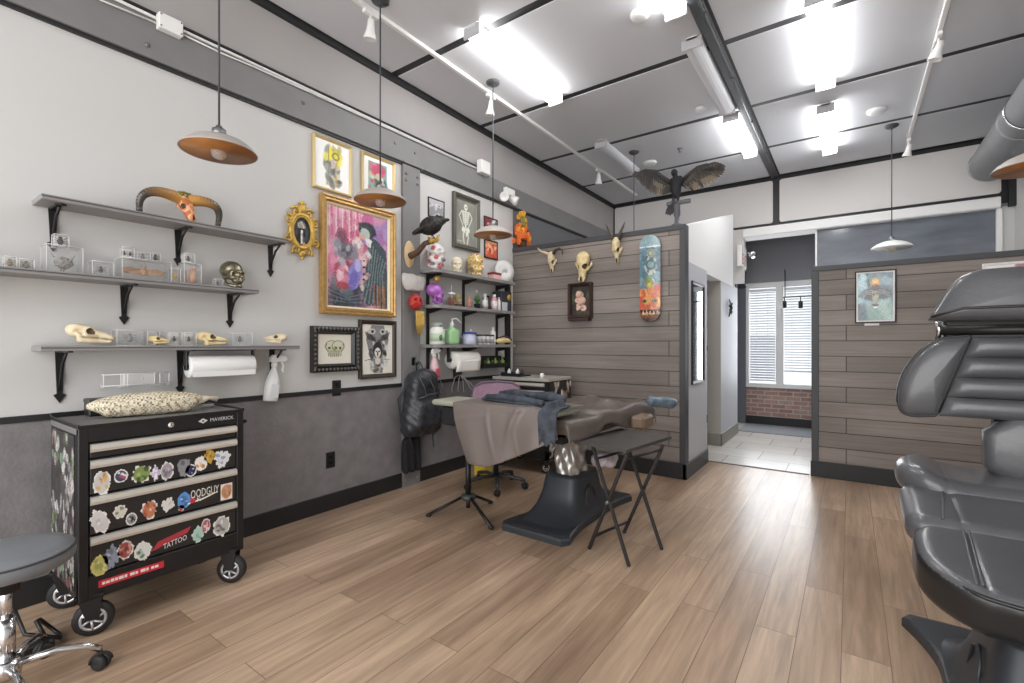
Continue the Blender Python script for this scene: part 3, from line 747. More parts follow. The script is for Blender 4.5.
for i in range(7): cv.line([(.76+.03*i, .75), (.77+.03*i, 1)], ['#b5662e', '#3b2420', '#c98d4c'][i % 3], .012, .8)
for i in range(10): cv.line([(.02, .82+.017*i), (.3, .9+.008*i), (.55, .84+.015*i)], ['#2b3036', '#71808a', '#465058'][i % 3], .011, .7)
cv.blobs(16, ['#e8c9d4', '#5d4a58', '#7d8a90', '#c0587a'], .012, .03, seed=29, al=.5); cv.brush(420, .07, 5, .2); cv.noise(.12, 5)
picture('large gold framed painting of a dark-coated figure in pinks and violets', (.002, 2.109, 2.462), **LW, w=.724, h=.925, fw=.05, d=.05, fm=M_gold, cv=cv, artmat=M_gloss, inner=(.018, pm('cream liner', '#efe3c2', .5)), prof=[(0, 0), (0, .048), (.012, .052), (.02, .04), (.036, .045), (.05, .022), (.05, 0)])
# two-skull drawing in ornate black frame
cv = Canvas(46, 40, '#e6e1d3')
for cx in (.40, .60):
    cv.ell(cx, .40, .20, .20, '#5f6b3a', .7); cv.ell(cx, .40, .17, .17, '#d8d6bd', .95); cv.ell(cx-.07, .46, .04, .045, '#3a4220'); cv.ell(cx+.06, .47, .04, .045, '#3a4220'); cv.ell(cx, .57, .02, .03, '#4a5230')
cv.poly([(.28, .5), (.72, .5), (.66, .74), (.34, .74)], '#b5b58f', .55)
for i in range(9): cv.line([(.34+.035*i, .62), (.35+.035*i, .76)], '#56613a', .01)
cv.line([(.26, .3), (.23, .45), (.3, .6), (.32, .74)], '#4d5730', .012); cv.line([(.74, .3), (.77, .45), (.7, .6), (.68, .74)], '#4d5730', .012); cv.ell(.5, .5, .05, .1, '#7d8a52', .6)
t = picture('drawing of two green skulls in an ornate black frame above the outlet', (.002, 2.034, 1.44), **LW, w=.42, h=.355, fw=.062, d=.05, fm=M_blkframe, cv=cv, prof=[(0, 0), (0, .045), (.018, .052), (.03, .03), (.045, .036), (.062, .014), (.062, 0)])
b = MB()
for k in range(13):
    for z in (1.44-.02, 1.085+.02): b.ell((.05, 2.05+k*.0325, z), (.007, .011, .013), n=8, m=6)
for k in range(9):
    for y in (2.034+.018, 2.454-.018): b.ell((.05, y, 1.12+k*.035), (.007, .011, .011), n=8, m=6)
b.obj('frame_carving', pm('worn silver black', '#6d6a68', .35, .4), t)
# coffin drawing
cv = Canvas(48, 70, '#e9e4d9')
cv.poly([(.3, .02), (.7, .02), (.88, .3), (.66, .98), (.36, .98), (.12, .3)], '#55565a', .8); cv.blobs(60, ['#1f1f22', '#3a3b40', '#8d8f92', '#d8d6d0'], .03, .08, (.2, .05, .8, .95), 31, .75)
for s in (-1, 1):
    cv.ell(.5+s*.17, .14, .1, .06, '#c9c9c6', .9); cv.ell(.5+s*.17, .14, .05, .03, '#222'.replace('222', '222222'))
    cv.poly([(.5+s*.1, .25), (.5+s*.42, .14), (.5+s*.34, .30), (.5+s*.1, .34)], '#2a2a2d', .8)
    cv.line([(.5+s*.4, .72), (.5+s*.2, .7)], '#2a2a2a', .012)
cv.ell(.5, .52, .16, .17, '#26262a'); cv.ell(.5, .57, .10, .10, '#e3ded5'); cv.ell(.5, .58, .02, .035, '#3a3a3a'); cv.ell(.46, .545, .03, .015, '#2b2b2b'); cv.ell(.55, .545, .03, .015, '#2b2b2b'); cv.ell(.5, .74, .09, .07, '#d8d3ca'); cv.ell(.5, .63, .03, .012, '#7a4545')
picture('tall black framed ink drawing of a veiled face in a coffin', (.002, 2.466, 1.505), **LW, w=.39, h=.495, fw=.036, d=.032, fm=M_bronze, cv=cv)
# pictures above the corner shelves
cv = Canvas(24, 24, '#b9b9bb'); cv.poly([(0, .55), (.4, .35), (1, .5), (1, 1), (0, 1)], '#8f9093'); cv.ell(.6, .3, .2, .1, '#d6d6d8'); cv.blobs(12, ['#6a6a6d', '#cfcfd1'], .04, .1, seed=2)
picture('small black framed grey picture behind the crow', (.002, 3.265, 2.73), **LW, w=.222, h=.19, fw=.012, d=.016, fm=M_blkframe, cv=cv)
cv = Canvas(44, 66, '#8c8d83'); cv.blobs(30, ['#7f8077', '#9a9b90'], .1, .2, seed=4, al=.5)
B_ = '#e9eadd'
cv.ell(.5, .14, .09, .07, B_); cv.line([(.5, .2), (.5, .62)], B_, .03)
for k in range(6): cv.ring(.5, .28+k*.045, .15-.01*k, .03, B_, .35, .75)
for s in (-1, 1):
    cv.line([(.5, .25), (.5+s*.2, .24), (.5+s*.33, .36), (.5+s*.2, .52), (.5+s*.13, .6)], B_, .025)
    cv.ell(.5+s*.11, .66, .1, .06, B_); cv.line([(.5+s*.1, .68), (.5+s*.13, .82), (.5+s*.08, .97)], B_, .035)
cv.ell(.47, .14, .02, .02, '#77786e'); cv.ell(.54, .14, .02, .02, '#77786e'); cv.rect(.06, .93, .3, .95, '#d3d4c8', .6); cv.blobs(10, ['#f6f6ec'], .02, .04, (.42, .55, .62, .8), 6, .7)
picture('grey framed pale skeleton picture above the corner shelves', (.002, 3.605, 2.87), **LW, w=.417, h=.57, fw=.042, d=.045, fm=M_greyframe, cv=cv, inner=(.012, pm('grey liner', '#8a887e', .5)))
cv = Canvas(24, 34, '#8e2f3c'); cv.blobs(20, ['#b8384a', '#5c2a33', '#d2606c', '#e6d6d2'], .06, .14, seed=12); cv.poly([(0, .5), (.5, .4), (1, .55), (1, .75), (0, .7)], '#7e2a36'); cv.rect(.3, .7, .9, .76, '#efe6e2')
picture('small dark framed red print above the third pendant shade', (.002, 4.127, 2.735), **LW, w=.24, h=.21, fw=.014, d=.018, fm=M_bronze, cv=cv)
cv = Canvas(24, 34, '#d2593c'); cv.blobs(24, ['#e88a5c', '#b53a2a', '#f2c6a0', '#e0503a'], .07, .15, seed=14); cv.ell(.5, .55, .2, .25, '#f0b08a', .8); cv.ell(.4, .6, .1, .2, '#c23e2c'); cv.rect(0, 0, 1, .14, '#c98d5a')
picture('small dark framed orange print below the third pendant shade', (.002, 4.13, 2.48), **LW, w=.24, h=.21, fw=.016, d=.018, fm=M_bronze, cv=cv)
# gold oval frame
def ornate_oval():
    yc, zc = 1.962, 2.135; t = thing('oval_frame', 'ornate gold oval frame with a dark portrait at the end of the top shelf', 'framed picture', (0, yc, zc-.2))
    b = MB(); ry, rz = .088, .125
    b.tube([(.02, yc+ry*math.cos(a), zc+rz*math.sin(a)) for a in np.linspace(0, 2*PI, 41)[:-1]], .017, 10, True)
    b.tube([(.026, yc+(ry-.017)*math.cos(a), zc+(rz-.017)*math.sin(a)) for a in np.linspace(0, 2*PI, 41)[:-1]], .006, 8, True)
    R = random.Random(3)
    def scroll(y, z, r, s, turns=1.4, a0=0, th=.008):
        pts = [(.024, y+s*(r*(1-k/22*.85))*math.cos(a0+turns*2*PI*k/22), z+(r*(1-k/22*.85))*math.sin(a0+turns*2*PI*k/22)) for k in range(23)]
        b.tube(pts, [th*(1-.5*k/22) for k in range(23)], 7)
    for s in (-1, 1):
        scroll(yc+s*.10, zc+.075, .035, s, 1.3, 1.2, .012); scroll(yc+s*.05, zc+.135, .04, s, 1.4, .5, .012); scroll(yc+s*.105, zc-.07, .03, s, 1.3, -1.5, .010)
        scroll(yc+s*.045, zc-.145, .035, s, 1.3, -.8, .011); scroll(yc+s*.018, zc+.185, .022, s, 1.2, 1, .009)
        for k in range(7):
            a = .25+k*.38; b.ell((.026, yc+s*.105*math.sin(a), zc-.145*math.cos(a)+.0), (.009, .012, .016), n=8, m=6)
    b.ell((.028, yc, zc+.165), (.016, .03, .035), n=12, m=8); b.ell((.026, yc, zc+.21), (.01, .014, .02), n=10, m=6); b.ell((.026, yc, zc-.165), (.014, .028, .026), n=12, m=8); b.ell((.024, yc, zc-.195), (.01, .012, .016), n=10, m=6)
    b.obj('frame', pm('bright gold', '#c9a552', .32, .5, var=.25, scale=45), t)
    cv = Canvas(26, 36, '#3d4046'); cv.ell(.5, .3, .2, .14, '#c8c2ba', .7); cv.poly([(.35, .4), (.65, .4), (.8, 1), (.2, 1)], '#17181b'); cv.ell(.52, .28, .1, .1, '#e0d6c8'); cv.poly([(.47, .45), (.56, .45), (.6, .9), (.45, .9)], '#e6e2dc'); cv.blobs(14, ['#55585f', '#23252a'], .06, .12, seed=5, al=.6); cv.ell(.62, .88, .1, .06, '#b98f86')
    mask = (((cv.x-.5)/.5)**2+((cv.y-.5)/.5)**2) < 1
    b = MB(); cv.put(b, (.014, yc-.078, zc+.115), (0, .156, 0), (0, 0, -.23), mask); b.obj('artwork', M_gloss, t)
ornate_oval()
# outlets
def outlet(y, z, label):
    t = thing('wall_outlet', label, 'wall outlet', (0.004, y, z)); b = MB(); b.box(.003, .010, y-.04, y+.04, z-.062, z+.062, .003); b.obj('cover_plate', M_blackpl, t)
    for dz in (-.022, .022):
        b = MB(); b.box(.009, .013, y-.018, y+.018, z+dz-.015, z+dz+.015, .004); b.obj('socket', pm('black socket', '#0e0e0f', .3), t)
outlet(2.262, .952, 'black wall outlet on the rail under the two-skull drawing'); outlet(2.208, .392, 'black wall outlet low on the charcoal wall panel')
pw_ = at(399, 369, X=.02); outlet(3.02, 1.06, 'black wall outlet on the grey column behind the backpack')
# poster on right partition, and half hidden art
RW = dict(ux=(1, 0, 0), uy=(0, 0, -1))
cv = Canvas(56, 82, '#6f8188'); cv.blobs(60, ['#7f9aa3', '#54636b', '#9cb7bf', '#485259', '#6f7f84'], .08, .2, seed=41, al=.7); cv.blobs(10, ['#b7d3da', '#9cc4cf'], .06, .14, (0, .05, .2, .6), 42, .8); cv.blobs(12, ['#86a39a', '#a9c3bb'], .1, .2, (.4, .7, 1, 1), 43, .7)
cv.ell(.5, .45, .46, .14, '#4c4a4d', .75); cv.ell(.5, .2, .14, .1, '#d9a05c'); cv.ell(.5, .18, .1, .06, '#e8c38a'); cv.ell(.5, .3, .12, .06, '#6b5a58', .9)
for s in (-1, 1):
    for k in range(3): cv.line([(.5+s*.08, .36+.05*k), (.5+s*.24, .37+.03*k), (.5+s*.42, .45+.05*k)], '#a9a59d', .014, .85)
cv.poly([(.40, .38), (.60, .38), (.58, .55), (.52, .66), (.47, .66), (.42, .55)], '#aaa58f'); cv.ell(.45, .45, .035, .03, '#55524a'); cv.ell(.56, .45, .035, .03, '#55524a'); cv.rect(.44, .71, .58, .74, '#eef0f0'); cv.ell(.5, .68, .1, .03, '#4f3f44', .9); cv.brush(500, .12, 6); cv.noise(.1, 3)
picture('black framed moth skull poster on the right board partition', (3.368, YB-.002, 1.985), **RW, w=.305, h=.485, fw=.010, d=.018, fm=M_blkframe, cv=cv, artmat=M_gloss, inner=(.014, M_white), name='framed_poster')
b = MB(); b.box(3.44, 3.55, YB-.004, YB-.001, 1.475, 1.497)
tag(b.obj('caption_card', M_white, None, (3.495, YB-.002, 1.486)), 'small white card stuck below the moth skull poster', 'card')
cv = Canvas(40, 30, '#eae6e4'); cv.blobs(24, ['#c87f86', '#e2b9bb', '#9c4f58', '#f4eeec'], .05, .12, seed=51); 
picture('white framed pink print mostly hidden behind the leather headrest', (4.235, YB-.002, 1.975), **RW, w=.42, h=.32, fw=.02, d=.02, fm=M_white, cv=cv)
# shadow box on the skull partition
cv = Canvas(40, 56, '#3b3330'); cv.blobs(14, ['#4c5a3c', '#2c2523', '#5f4a3d'], .08, .16, seed=61); 
for (x, y, r) in ((.42, .3, .22), (.52, .5, .24), (.42, .68, .2), (.62, .75, .18), (.3, .48, .15)):
    cv.ell(x, y, r, r*.62, '#d9b3a0', .95); cv.ell(x, y, r*.7, r*.42, '#e9cfc0', .9); cv.ell(x, y, r*.35, r*.2, '#c98a78', .9)
cv.ell(.5, .42, .06, .04, '#d8a24a')
b_ = at(570, 284, Y=YA); e_ = at(593.5, 317, Y=YA)
t = picture('dark wooden shadow box of pale roses below the animal skulls', (b_.x, YA-.002, 1.97), **RW, w=.285, h=.385, fw=.034, d=.07, fm=pm('dark walnut', '#3d2a24', .45), cv=cv, name='shadow_box', cat='shadow box')
b = MB(); cv2 = Canvas(6, 6, '#e4c6b6')
for (x, z, r) in ((.12, -.12, .05), (.15, -.2, .055), (.12, -.27, .045)):
    for k in range(9):
        a = k*2.4; b.ell((b_.x+x+.5*r*math.cos(a)*(k/9), YA-.03, 1.97+z+.5*r*math.sin(a)*(k/9)), (r*.45, .012, r*.38), n=10, m=6)
b.obj('silk_rose', pm('dusty rose petal', '#d8b3a2', .8), t)
b = MB(); b.box(b_.x+.02, b_.x+.265, YA-.09, YA-.002, 1.555, 1.585, .004); b.obj('ledge', pm('dark walnut', '#3d2a24'), t)
# hall mirror
t = thing('wall_mirror', 'tall black framed mirror on the pale hall wall', 'mirror', (2.04, 5.12, .9))
b = MB(); frame_bars(b, (XA, 4.885, 1.935), (0, 1, 0), (0, 0, -1), (1, 0, 0), .47, 1.04, .03, .02); b.obj('frame', M_blackpl, t)
b = MB(); b.box(XA+.001, XA+.008, 4.91, 5.33, .92, 1.91); b.obj('mirror_glass', pm('mirror silver', '#e8ecee', .04, 1.), t)
# small dark wall ornament on hall return
q = at(729, 308, X=1.99); b = MB()
b.tube([(1.99, q.y, q.z-.12), (2.02, q.y, q.z), (1.995, q.y, q.z+.12)], [.006, .02, .006], 8)
for s in (-1, 1):
    b.tube([(2.0, q.y, q.z+.02), (2.02, q.y+s*.05, q.z+.06), (2.01, q.y+s*.07, q.z+.02)], [.014, .012, .003], 7); b.tube([(2.0, q.y, q.z-.02), (2.02, q.y+s*.04, q.z-.05), (2.01, q.y+s*.05, q.z-.09)], [.012, .01, .003], 7)
tag(b.obj('wall_ornament', pm('dark iron', '#33343a', .5, .5), None, (1.985, q.y, q.z)), 'small dark iron ornament on the pale hall wall end', 'ornament')
# skateboard
def skateboard():
    x0, x1 = 1.588, 1.822; zt, zb = 2.385, 1.525; xc, w = (x0+x1)/2, .105
    cv = Canvas(40, 144, '#5d8391')
    cv.blobs(50, ['#6f98a6', '#4a6d7c', '#87aab2', '#3f5b68'], .06, .16, (0, 0, 1, .62), 71, .6, .5)
    cv.rect(0, 0, 1, .135, '#8fb1bb'); cv.rect(0, .125, 1, .14, '#e6ecea')
    cv.ell(.55, .21, .18, .05, '#b8b9a1'); cv.ring(.55, .21, .12, .034, '#7f8a74', .3); cv.blobs(14, ['#a0a894', '#cfd0bd', '#6d7f80'], .04, .09, (.3, .25, .8, .45), 72, .8, .5); cv.ring(.55, .34, .2, .05, '#39707a', .2)
    cv.poly([(.25, .58), (.45, .45), (.7, .58)], '#8fae3f', .9); cv.blobs(8, ['#c9d24a', '#6a8f3a', '#d8574a'], .05, .08, (.3, .52, .7, .6), 73, .8, .5); cv.line([(.3, .4), (.75, .55)], '#cfd8d4', .02)
    cv.rect(0, .62, 1, 1, '#c9623a'); cv.blobs(40, ['#e08a3c', '#d9512e', '#f0b04a', '#b5482e'], .08, .16, (0, .62, 1, .84), 74, .8, .4)
    for k in range(2): cv.ell(.25+.5*k, .76, .12, .022, '#5c7a3a', .9); cv.ell(.25+.5*k, .76, .05, .012, '#23291a')
    cv.rect(0, .87, 1, 1, '#5a4632', .8)
    for k in range(6): cv.poly([(.02+k*.17, .86), (.19+k*.17, .86), (.105+k*.17, .91)], '#2a1a16'); cv.poly([(.1+k*.17, .915), (.27+k*.17, .915), (.185+k*.17, .87)], '#d9b48a', .9)
    cv.rect(0, .96, 1, 1, '#2f2a22', .7); cv.a = cv.a*.82+cv.a.mean(axis=2, keepdims=True)*.13; cv.brush(450, .14, 8, .25); cv.noise(.15, 7)
    H = zt-zb
    def pt(i, j, off):
        v = j/24; z = zt-v*H; d = min(v, 1-v)*H; r = w
        hw = w*math.sqrt(max(0, 1-((r-d)/r)**2)) if d < r else w
        kick = .045*max(0, (.16-min(v, 1-v))/.16)**2
        return Vector((xc+(i/12-.5)*2*hw, YA-.035-off-kick*.6-.008*(1-(i/6-1)**2), z))
    t = thing('skateboard_deck', 'worn blue and orange skateboard deck hung upright on the partition', 'skateboard', (xc, YA, zb))
    b = MB(); vs = []; fs = []; cs = []
    for j in range(25):
        for i in range(13): vs.append(pt(i, j, .006))
    for j in range(24):
        for i in range(12):
            fs.append((j*13+i, (j+1)*13+i, (j+1)*13+i+1, j*13+i+1))
    # finer painted surface
    W = 40; Hh = 144; vs = []; fs = []; cs = []
    for j in range(Hh+1):
        for i in range(W+1): vs.append(pt(12*i/W, 24*j/Hh, .006))
    for j in range(Hh):
        for i in range(W): fs.append((j*(W+1)+i, (j+1)*(W+1)+i, (j+1)*(W+1)+i+1, j*(W+1)+i+1)); cs.append(tuple(cv.a[j, i]))
    b.add(vs, fs, True, 0, cs); b.obj('deck_graphic', M_gloss, t)
    b = MB(); b.grid(lambda u, v: pt(12*u, 24*v, .0045), 12, 40, thick=-.011); b.obj('deck', pm('maple edge', '#6f5138', .6), t)
    b = MB()
    for z in (2.16, 1.75): b.box(xc-.03, xc+.03, YA-.034, YA, z-.02, z+.02, .003)
    b.obj('wall_mount', M_blackpl, t)
skateboard()
# ================================================================ wall shelves on the left
M_shelf = pm('grey laminate', '#8f8c8b', .5, var=.06, scale=3, stretch=(1, .2, 1)); M_shelfd = pm('shelf bracket black', '#201e1f', .4, .2)
def bracket(mb, y, z, d, drop=.2):
    "black iron bracket with spade tips: wall leg, arm, curved brace"
    mb.prism([(-.018, 0), (.018, 0), (.011, -drop+.03), (.024, -drop+.022), (0, -drop-.02), (-.024, -drop+.022), (-.011, -drop+.03)], (.001, y, z), (0, 1, 0), (0, 0, 1), (.008, 0, 0))
    mb.box(0, d, y-.015, y+.015, z-.008, z, .002)
    mb.prism([(d, -.022), (d+.016, 0), (d, .022)], (0, y, z-.008), (1, 0, 0), (0, 1, 0), (0, 0, .008))
    mb.tube([(.008, y, z-drop+.05), (.03, y, z-drop*.55), (.07, y, z-drop*.25), (d*.85, y, z-.01)], .007, 8)
def wall_shelf(label, y0, y1, zt, d, th, ys, drop=.2):
    t = thing('wall_shelf', label, 'shelf', (0, (y0+y1)/2, zt), 0, None)
    b = MB(); b.box(0, d, y0, y1, zt-th, zt, .003); b.obj('shelf_board', M_shelf, t)
    b = MB(); b.box(d-.003, d+.003, y0+.001, y1-.001, zt-th*.45, zt-th*.3); b.obj('edge_groove', M_dkgrey, t)
    for y in ys:
        b = MB(); bracket(b, y, zt-th, d*.78, drop); b.obj('bracket', M_shelfd, t)
    return t
S1, S2, S3, SD = 2.02, 1.655, 1.292, .2
wall_shelf('top grey wall shelf holding the horned skull', .538, 1.758, S1, SD, .026, (.615, 1.17, 1.735))
wall_shelf('middle grey wall shelf crowded with clear specimen cases', -.35, 1.56, S2, SD, .026, (.33, .907, 1.466))
wall_shelf('lowest grey wall shelf with pale animal skulls and a paper towel roll below', .535, 1.84, S3, SD, .026, (.64, 1.181, 1.745), .25)

# ---------------------------------------------------------------- skulls
def human_skull(mb, T, n=46, colfn=None, col=None, jaw=True):
    "x forward, z up, units of cm"
    def f(P):
        d = sd_ell(P, (-1, 0, 4), (8.6, 6.9, 6.8))
        d = smin(d, sd_ell(P, (5.2, 0, -.6), (3.6, 5.4, 5.2)), 2.2)
        d = smin(d, sd_ell(P, (6.2, 0, 2.2), (2.6, 5.0, 1.2)), 1.2)
        for s in (-1, 1): d = smin(d, sd_cap(P, (7.0, s*4.2, -2.2), (0, s*6.4, -1.6), 1.1, .8), 1)
        d = smin(d, sd_ell(P, (6.6, 0, -4.2), (2.6, 3.6, 2.2)), 1.2)
        if jaw:
            j = sd_ell(P, (6.0, 0, -8.0), (2.4, 3.4, 1.7))
            for s in (-1, 1):
                j = np.minimum(j, smin(sd_cap(P, (5.2, s*3, -7.8), (.8, s*5.2, -6.0), 1.3, 1.1), sd_cap(P, (.8, s*5.2, -6.0), (.6, s*5.5, -2.2), 1.1, .9), .8))
            d = smin(d, j, .9)
        for s in (-1, 1):
            d = smax(d, -sd_ell(P, (8.6, s*3.0, .2), (2.6, 2.1, 1.9)), .6)
            d = smax(d, -sd_ell(P, (4.2, s*7.4, 1.), (2.6, 1.6, 2.8)), 1.)
            d = smax(d, -sd_ell(P, (3.2, s*5.6, -4.6), (2.2, 2.4, 1.9)), .8)
        d = smax(d, -sd_ell(P, (9.2, 0, -2.5), (1.6, 1.0, 1.5)), .4)
        d = smax(d, -sd_box(P, (9.4, 0, -6.2), (2.2, 3.2, .22)), .2)
        for k in range(-3, 4): d = smax(d, -sd_box(P, (9.5, k*.95, -6.1), (1.2, .1, 1.3)), .15)
        return d
    k0 = mb.T; mb.T = k0 @ T
    solid(mb, f, (-11, -8.5, -11), (11, 8.5, 12), n, col=col, colfn=colfn); mb.T = k0
def bonecol(base='#e2d2ae', dark='#8c6a3a', seed=0, amt=.35):
    a = np.array(C(base)); bb = np.array(C(dark)); r = np.random.RandomState(seed).rand(3)*9
    def g(p):
        q = np.array(p)*.55+r
        n = .5+.25*math.sin(q[0]*1.7+math.sin(q[1]*2.1))+.25*math.sin(q[2]*1.9+q[0]*.7+math.sin(q[1]*1.3)*2)
        return a*(1-amt*n)+bb*amt*n
    return g
def animal_skull(mb, T, L=24., w=1., snout=.5, jaw=True, n=44, colfn=None, eyes=(3.5, 1.9, 2.0)):
    "x towards the nose, z up; length about L cm"
    s_ = L/24.
    def f(P):
        P = P/s_
        d = sd_ell(P, (-6, 0, 1.4), (6, 4.4*w, 4.4))
        d = smin(d, sd_cap(P, (-2, 0, .8), (10.5, 0, -.5), 3.4*w, 1.5+snout), 1.8)
        d = smin(d, sd_ell(P, (-1.5, 0, 3.4), (3.2, 3.6*w, 1.6)), 1.2)
        for s in (-1, 1):
            d = smin(d, sd_cap(P, (3, s*2.9*w, -.6), (-1.5, s*5.2*w, -.9), .9, .9), .7); d = smin(d, sd_cap(P, (-1.5, s*5.2*w, -.9), (-6.5, s*4.6*w, -.6), .9, .8), .6)
            d = smax(d, -sd_ell(P, (.4, s*eyes[0]*w, eyes[1]), (2.2, eyes[2]*w*.9, eyes[2])), .4)
            d = smax(d, -sd_ell(P, (-5.2, s*4.7*w, .6), (3.0, 1.7, 2.0)), .5)
        d = smax(d, -sd_ell(P, (10.6, 0, 1.3), (3.0, 1.0, 1.3)), .3)
        if jaw:
            j = 1e9
            for s in (-1, 1):
                j = np.minimum(j, smin(sd_cap(P, (10.5, s*.9, -3.2), (-3.5, s*2.9*w, -4.4), 1.1, 1.9), sd_cap(P, (-3.5, s*2.9*w, -4.4), (-5.5, s*3.8*w, -.8), 1.7, 1.1), .8))
            d = smin(d, j, .5)
            d = smax(d, -sd_box(P, (7, 0, -2.0), (6, 4, .2)), .15)
        for k in range(7): d = smax(d, -sd_box(P, (4+k*1.1, 0, -2.0), (.14, 4, .9)), .12)
        return d*s_
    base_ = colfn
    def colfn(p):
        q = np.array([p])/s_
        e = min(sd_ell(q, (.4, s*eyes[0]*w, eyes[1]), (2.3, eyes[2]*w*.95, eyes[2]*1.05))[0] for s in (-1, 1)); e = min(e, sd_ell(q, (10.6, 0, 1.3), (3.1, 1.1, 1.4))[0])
        return C('#54432e') if e < .12 else base_(p)  # shade inside eye sockets and nose hole painted as dark brown
    k0 = mb.T; mb.T = k0 @ T
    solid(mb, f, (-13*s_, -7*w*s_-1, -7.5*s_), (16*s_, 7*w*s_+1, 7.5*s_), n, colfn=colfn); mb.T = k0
def skull_thing(name, label, loc, build, group=None, mat=None, cat='skull'):
    b = MB(); build(b); return tag(b.obj(name, mat or M_bone, None, loc), label, cat, group)
cm = .01
# horned skull on the top shelf
t = thing('horned_skull', 'painted orange skull with two big curved horns on the top shelf', 'skull', (.11, 1.17, S1))
b = MB()
def oc(p):
    n = math.sin(p[0]*.9)+math.sin(p[1]*1.3+1)+math.sin(p[2]*1.1)
    return C('#d88a5a') if n > .6 else (C('#e3b48c') if n > -.5 else C('#c06a3c'))
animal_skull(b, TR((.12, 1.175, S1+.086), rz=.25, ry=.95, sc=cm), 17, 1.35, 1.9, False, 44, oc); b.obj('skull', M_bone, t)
b = MB()
def hc(i, n):
    k = min(1, i/n*1.5); a = np.array(C('#c7924a')); d_ = np.array(C('#4a453f')); return tuple(a*(1-k)+d_*k)
for s, tip in ((-1, -.235), (1, .205)):
    bh = MB(); pts = []; rr = []
    for k in range(17):
        q = k/16; a = q*PI*1.02
        y = 1.172+s*(.02+.205*math.sin(q*PI*.56)*(1 if s < 0 else .80)); z = S1+.016+.125*(max(0, math.cos(q*PI*.5)))**.62+.02*math.sin(q*PI)
        pts.append((.10+.03*math.sin(a), y, z)); rr.append(.036*(1-.58*q))
    for i in range(16): bh.tube(pts[i:i+2], rr[i:i+2], 12, cap=(i == 15), col=hc(i, 15))
    bh.obj('horn', M_gloss, t)
b = MB()
for k in range(26):
    a = random.uniform(0, 2*PI); b.ell((.105+random.uniform(-.02, .03), 1.172+.04*math.cos(a), S1+.168+.010*math.sin(a)), (.011, .012, .007), n=7, m=5)
b.obj('moss_cap', pm('olive moss', '#8d8240', .9, var=.3, scale=60), t)
# chrome skull on the middle shelf
skull_thing('metal_skull', 'dark pewter skull at the right end of the middle shelf', (.11, 1.44, S2), lambda b: human_skull(b, TR((.105, 1.435, S2+.083), rz=.18, sc=.0088), 50), mat=pm('aged pewter', '#8d8671', .3, .85, var=.25, scale=40))
# pale skulls on the lowest shelf
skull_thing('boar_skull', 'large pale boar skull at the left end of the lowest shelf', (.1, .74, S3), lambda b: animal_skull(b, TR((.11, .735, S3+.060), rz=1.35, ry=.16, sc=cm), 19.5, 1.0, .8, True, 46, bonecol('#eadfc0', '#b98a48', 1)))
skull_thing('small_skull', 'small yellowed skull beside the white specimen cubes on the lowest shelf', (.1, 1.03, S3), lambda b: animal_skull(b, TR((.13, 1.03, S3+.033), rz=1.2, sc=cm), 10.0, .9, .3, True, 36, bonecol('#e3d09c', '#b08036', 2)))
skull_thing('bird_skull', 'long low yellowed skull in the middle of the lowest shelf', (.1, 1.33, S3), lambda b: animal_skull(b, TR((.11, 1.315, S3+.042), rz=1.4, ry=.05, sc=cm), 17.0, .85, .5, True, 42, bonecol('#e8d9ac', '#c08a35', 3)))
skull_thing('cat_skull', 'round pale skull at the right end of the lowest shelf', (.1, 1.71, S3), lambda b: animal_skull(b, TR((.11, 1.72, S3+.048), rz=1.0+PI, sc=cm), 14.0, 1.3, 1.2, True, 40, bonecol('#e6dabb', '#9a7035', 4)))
# clear specimen cases
M_whitecard = pm('white specimen card', '#e9e7e2', .6)
def case(label, y0, y1, x0, x1, z, h, content, backing=False, name='specimen_case', group=None):
    t = thing(name, label, 'specimen case', ((x0+x1)/2, (y0+y1)/2, z), 0, group)
    b = MB(); w = .0025
    b.box(x0, x1, y0, y0+w, z, z+h); b.box(x0, x1, y1-w, y1, z, z+h); b.box(x1-w, x1, y0, y1, z, z+h); b.box(x0, x1, y0, y1, z+h-w, z+h); b.box(x0, x1, y0, y1, z, z+w)
    b.obj('clear_cover', M_acryl, t)
    b = MB()
    for (xa, ya) in ((x0, y0), (x0, y1), (x1, y0), (x1, y1)): b.cyl((xa, ya, z), (xa, ya, z+h), .0014, None, 5)
    for zz in (z, z+h):
        for a, bb in (((x0, y0), (x1, y0)), ((x1, y0), (x1, y1)), ((x1, y1), (x0, y1)), ((x0, y1), (x0, y0))): b.cyl((*a, zz), (*bb, zz), .0014, None, 5)
    b.obj('case_edge', pm('frosted acrylic edge', '#e9eae8', .3), t)
    if backing:
        b = MB(); b.box(x0+.003, x0+.005, y0+.003, y1-.003, z+.003, z+h-.003); b.obj('backing_card', M_whitecard, t)
    content(t, (x0+x1)/2, (y0+y1)/2, z, h)
    return t
def beetle(color, r=.012, rot=0, flat=True):
    def f(t, x, y, z, h):
        b = MB(); zc = z+h*.5
        b.ell((x, y, zc-.003), (r*.5, r*.75, r), n=10, m=8); b.ell((x, y, zc+r*.95), (r*.4, r*.5, r*.45), n=8, m=6)
        for s in (-1, 1):
            for k in (-.5, 0, .55): b.tube([(x, y+s*r*.6, zc+k*r), (x+.003, y+s*r*1.2, zc+(k*1.3+.15)*r), (x, y+s*r*1.6, zc+(k*1.9)*r)], r*.09, 5)
        b.obj('specimen', pm('beetle '+color, color, .35), t)
    return f
def pair(color): 
    def f(t, x, y, z, h):
        for s in (-1, 1): beetle(color, .009)(t, x, y+s*.013, z, h)
    return f
K2 = 'clear specimen cubes on the middle shelf'
case('small square specimen cube leftmost on the middle shelf by the photo edge', .425, .465, .10, .14, S2, .055, beetle('#8d7a58', .014), True)
case('second small specimen cube on the middle shelf, left of the tall dome case', .475, .525, .10, .14, S2, .05, beetle('#7b7766', .014), True)
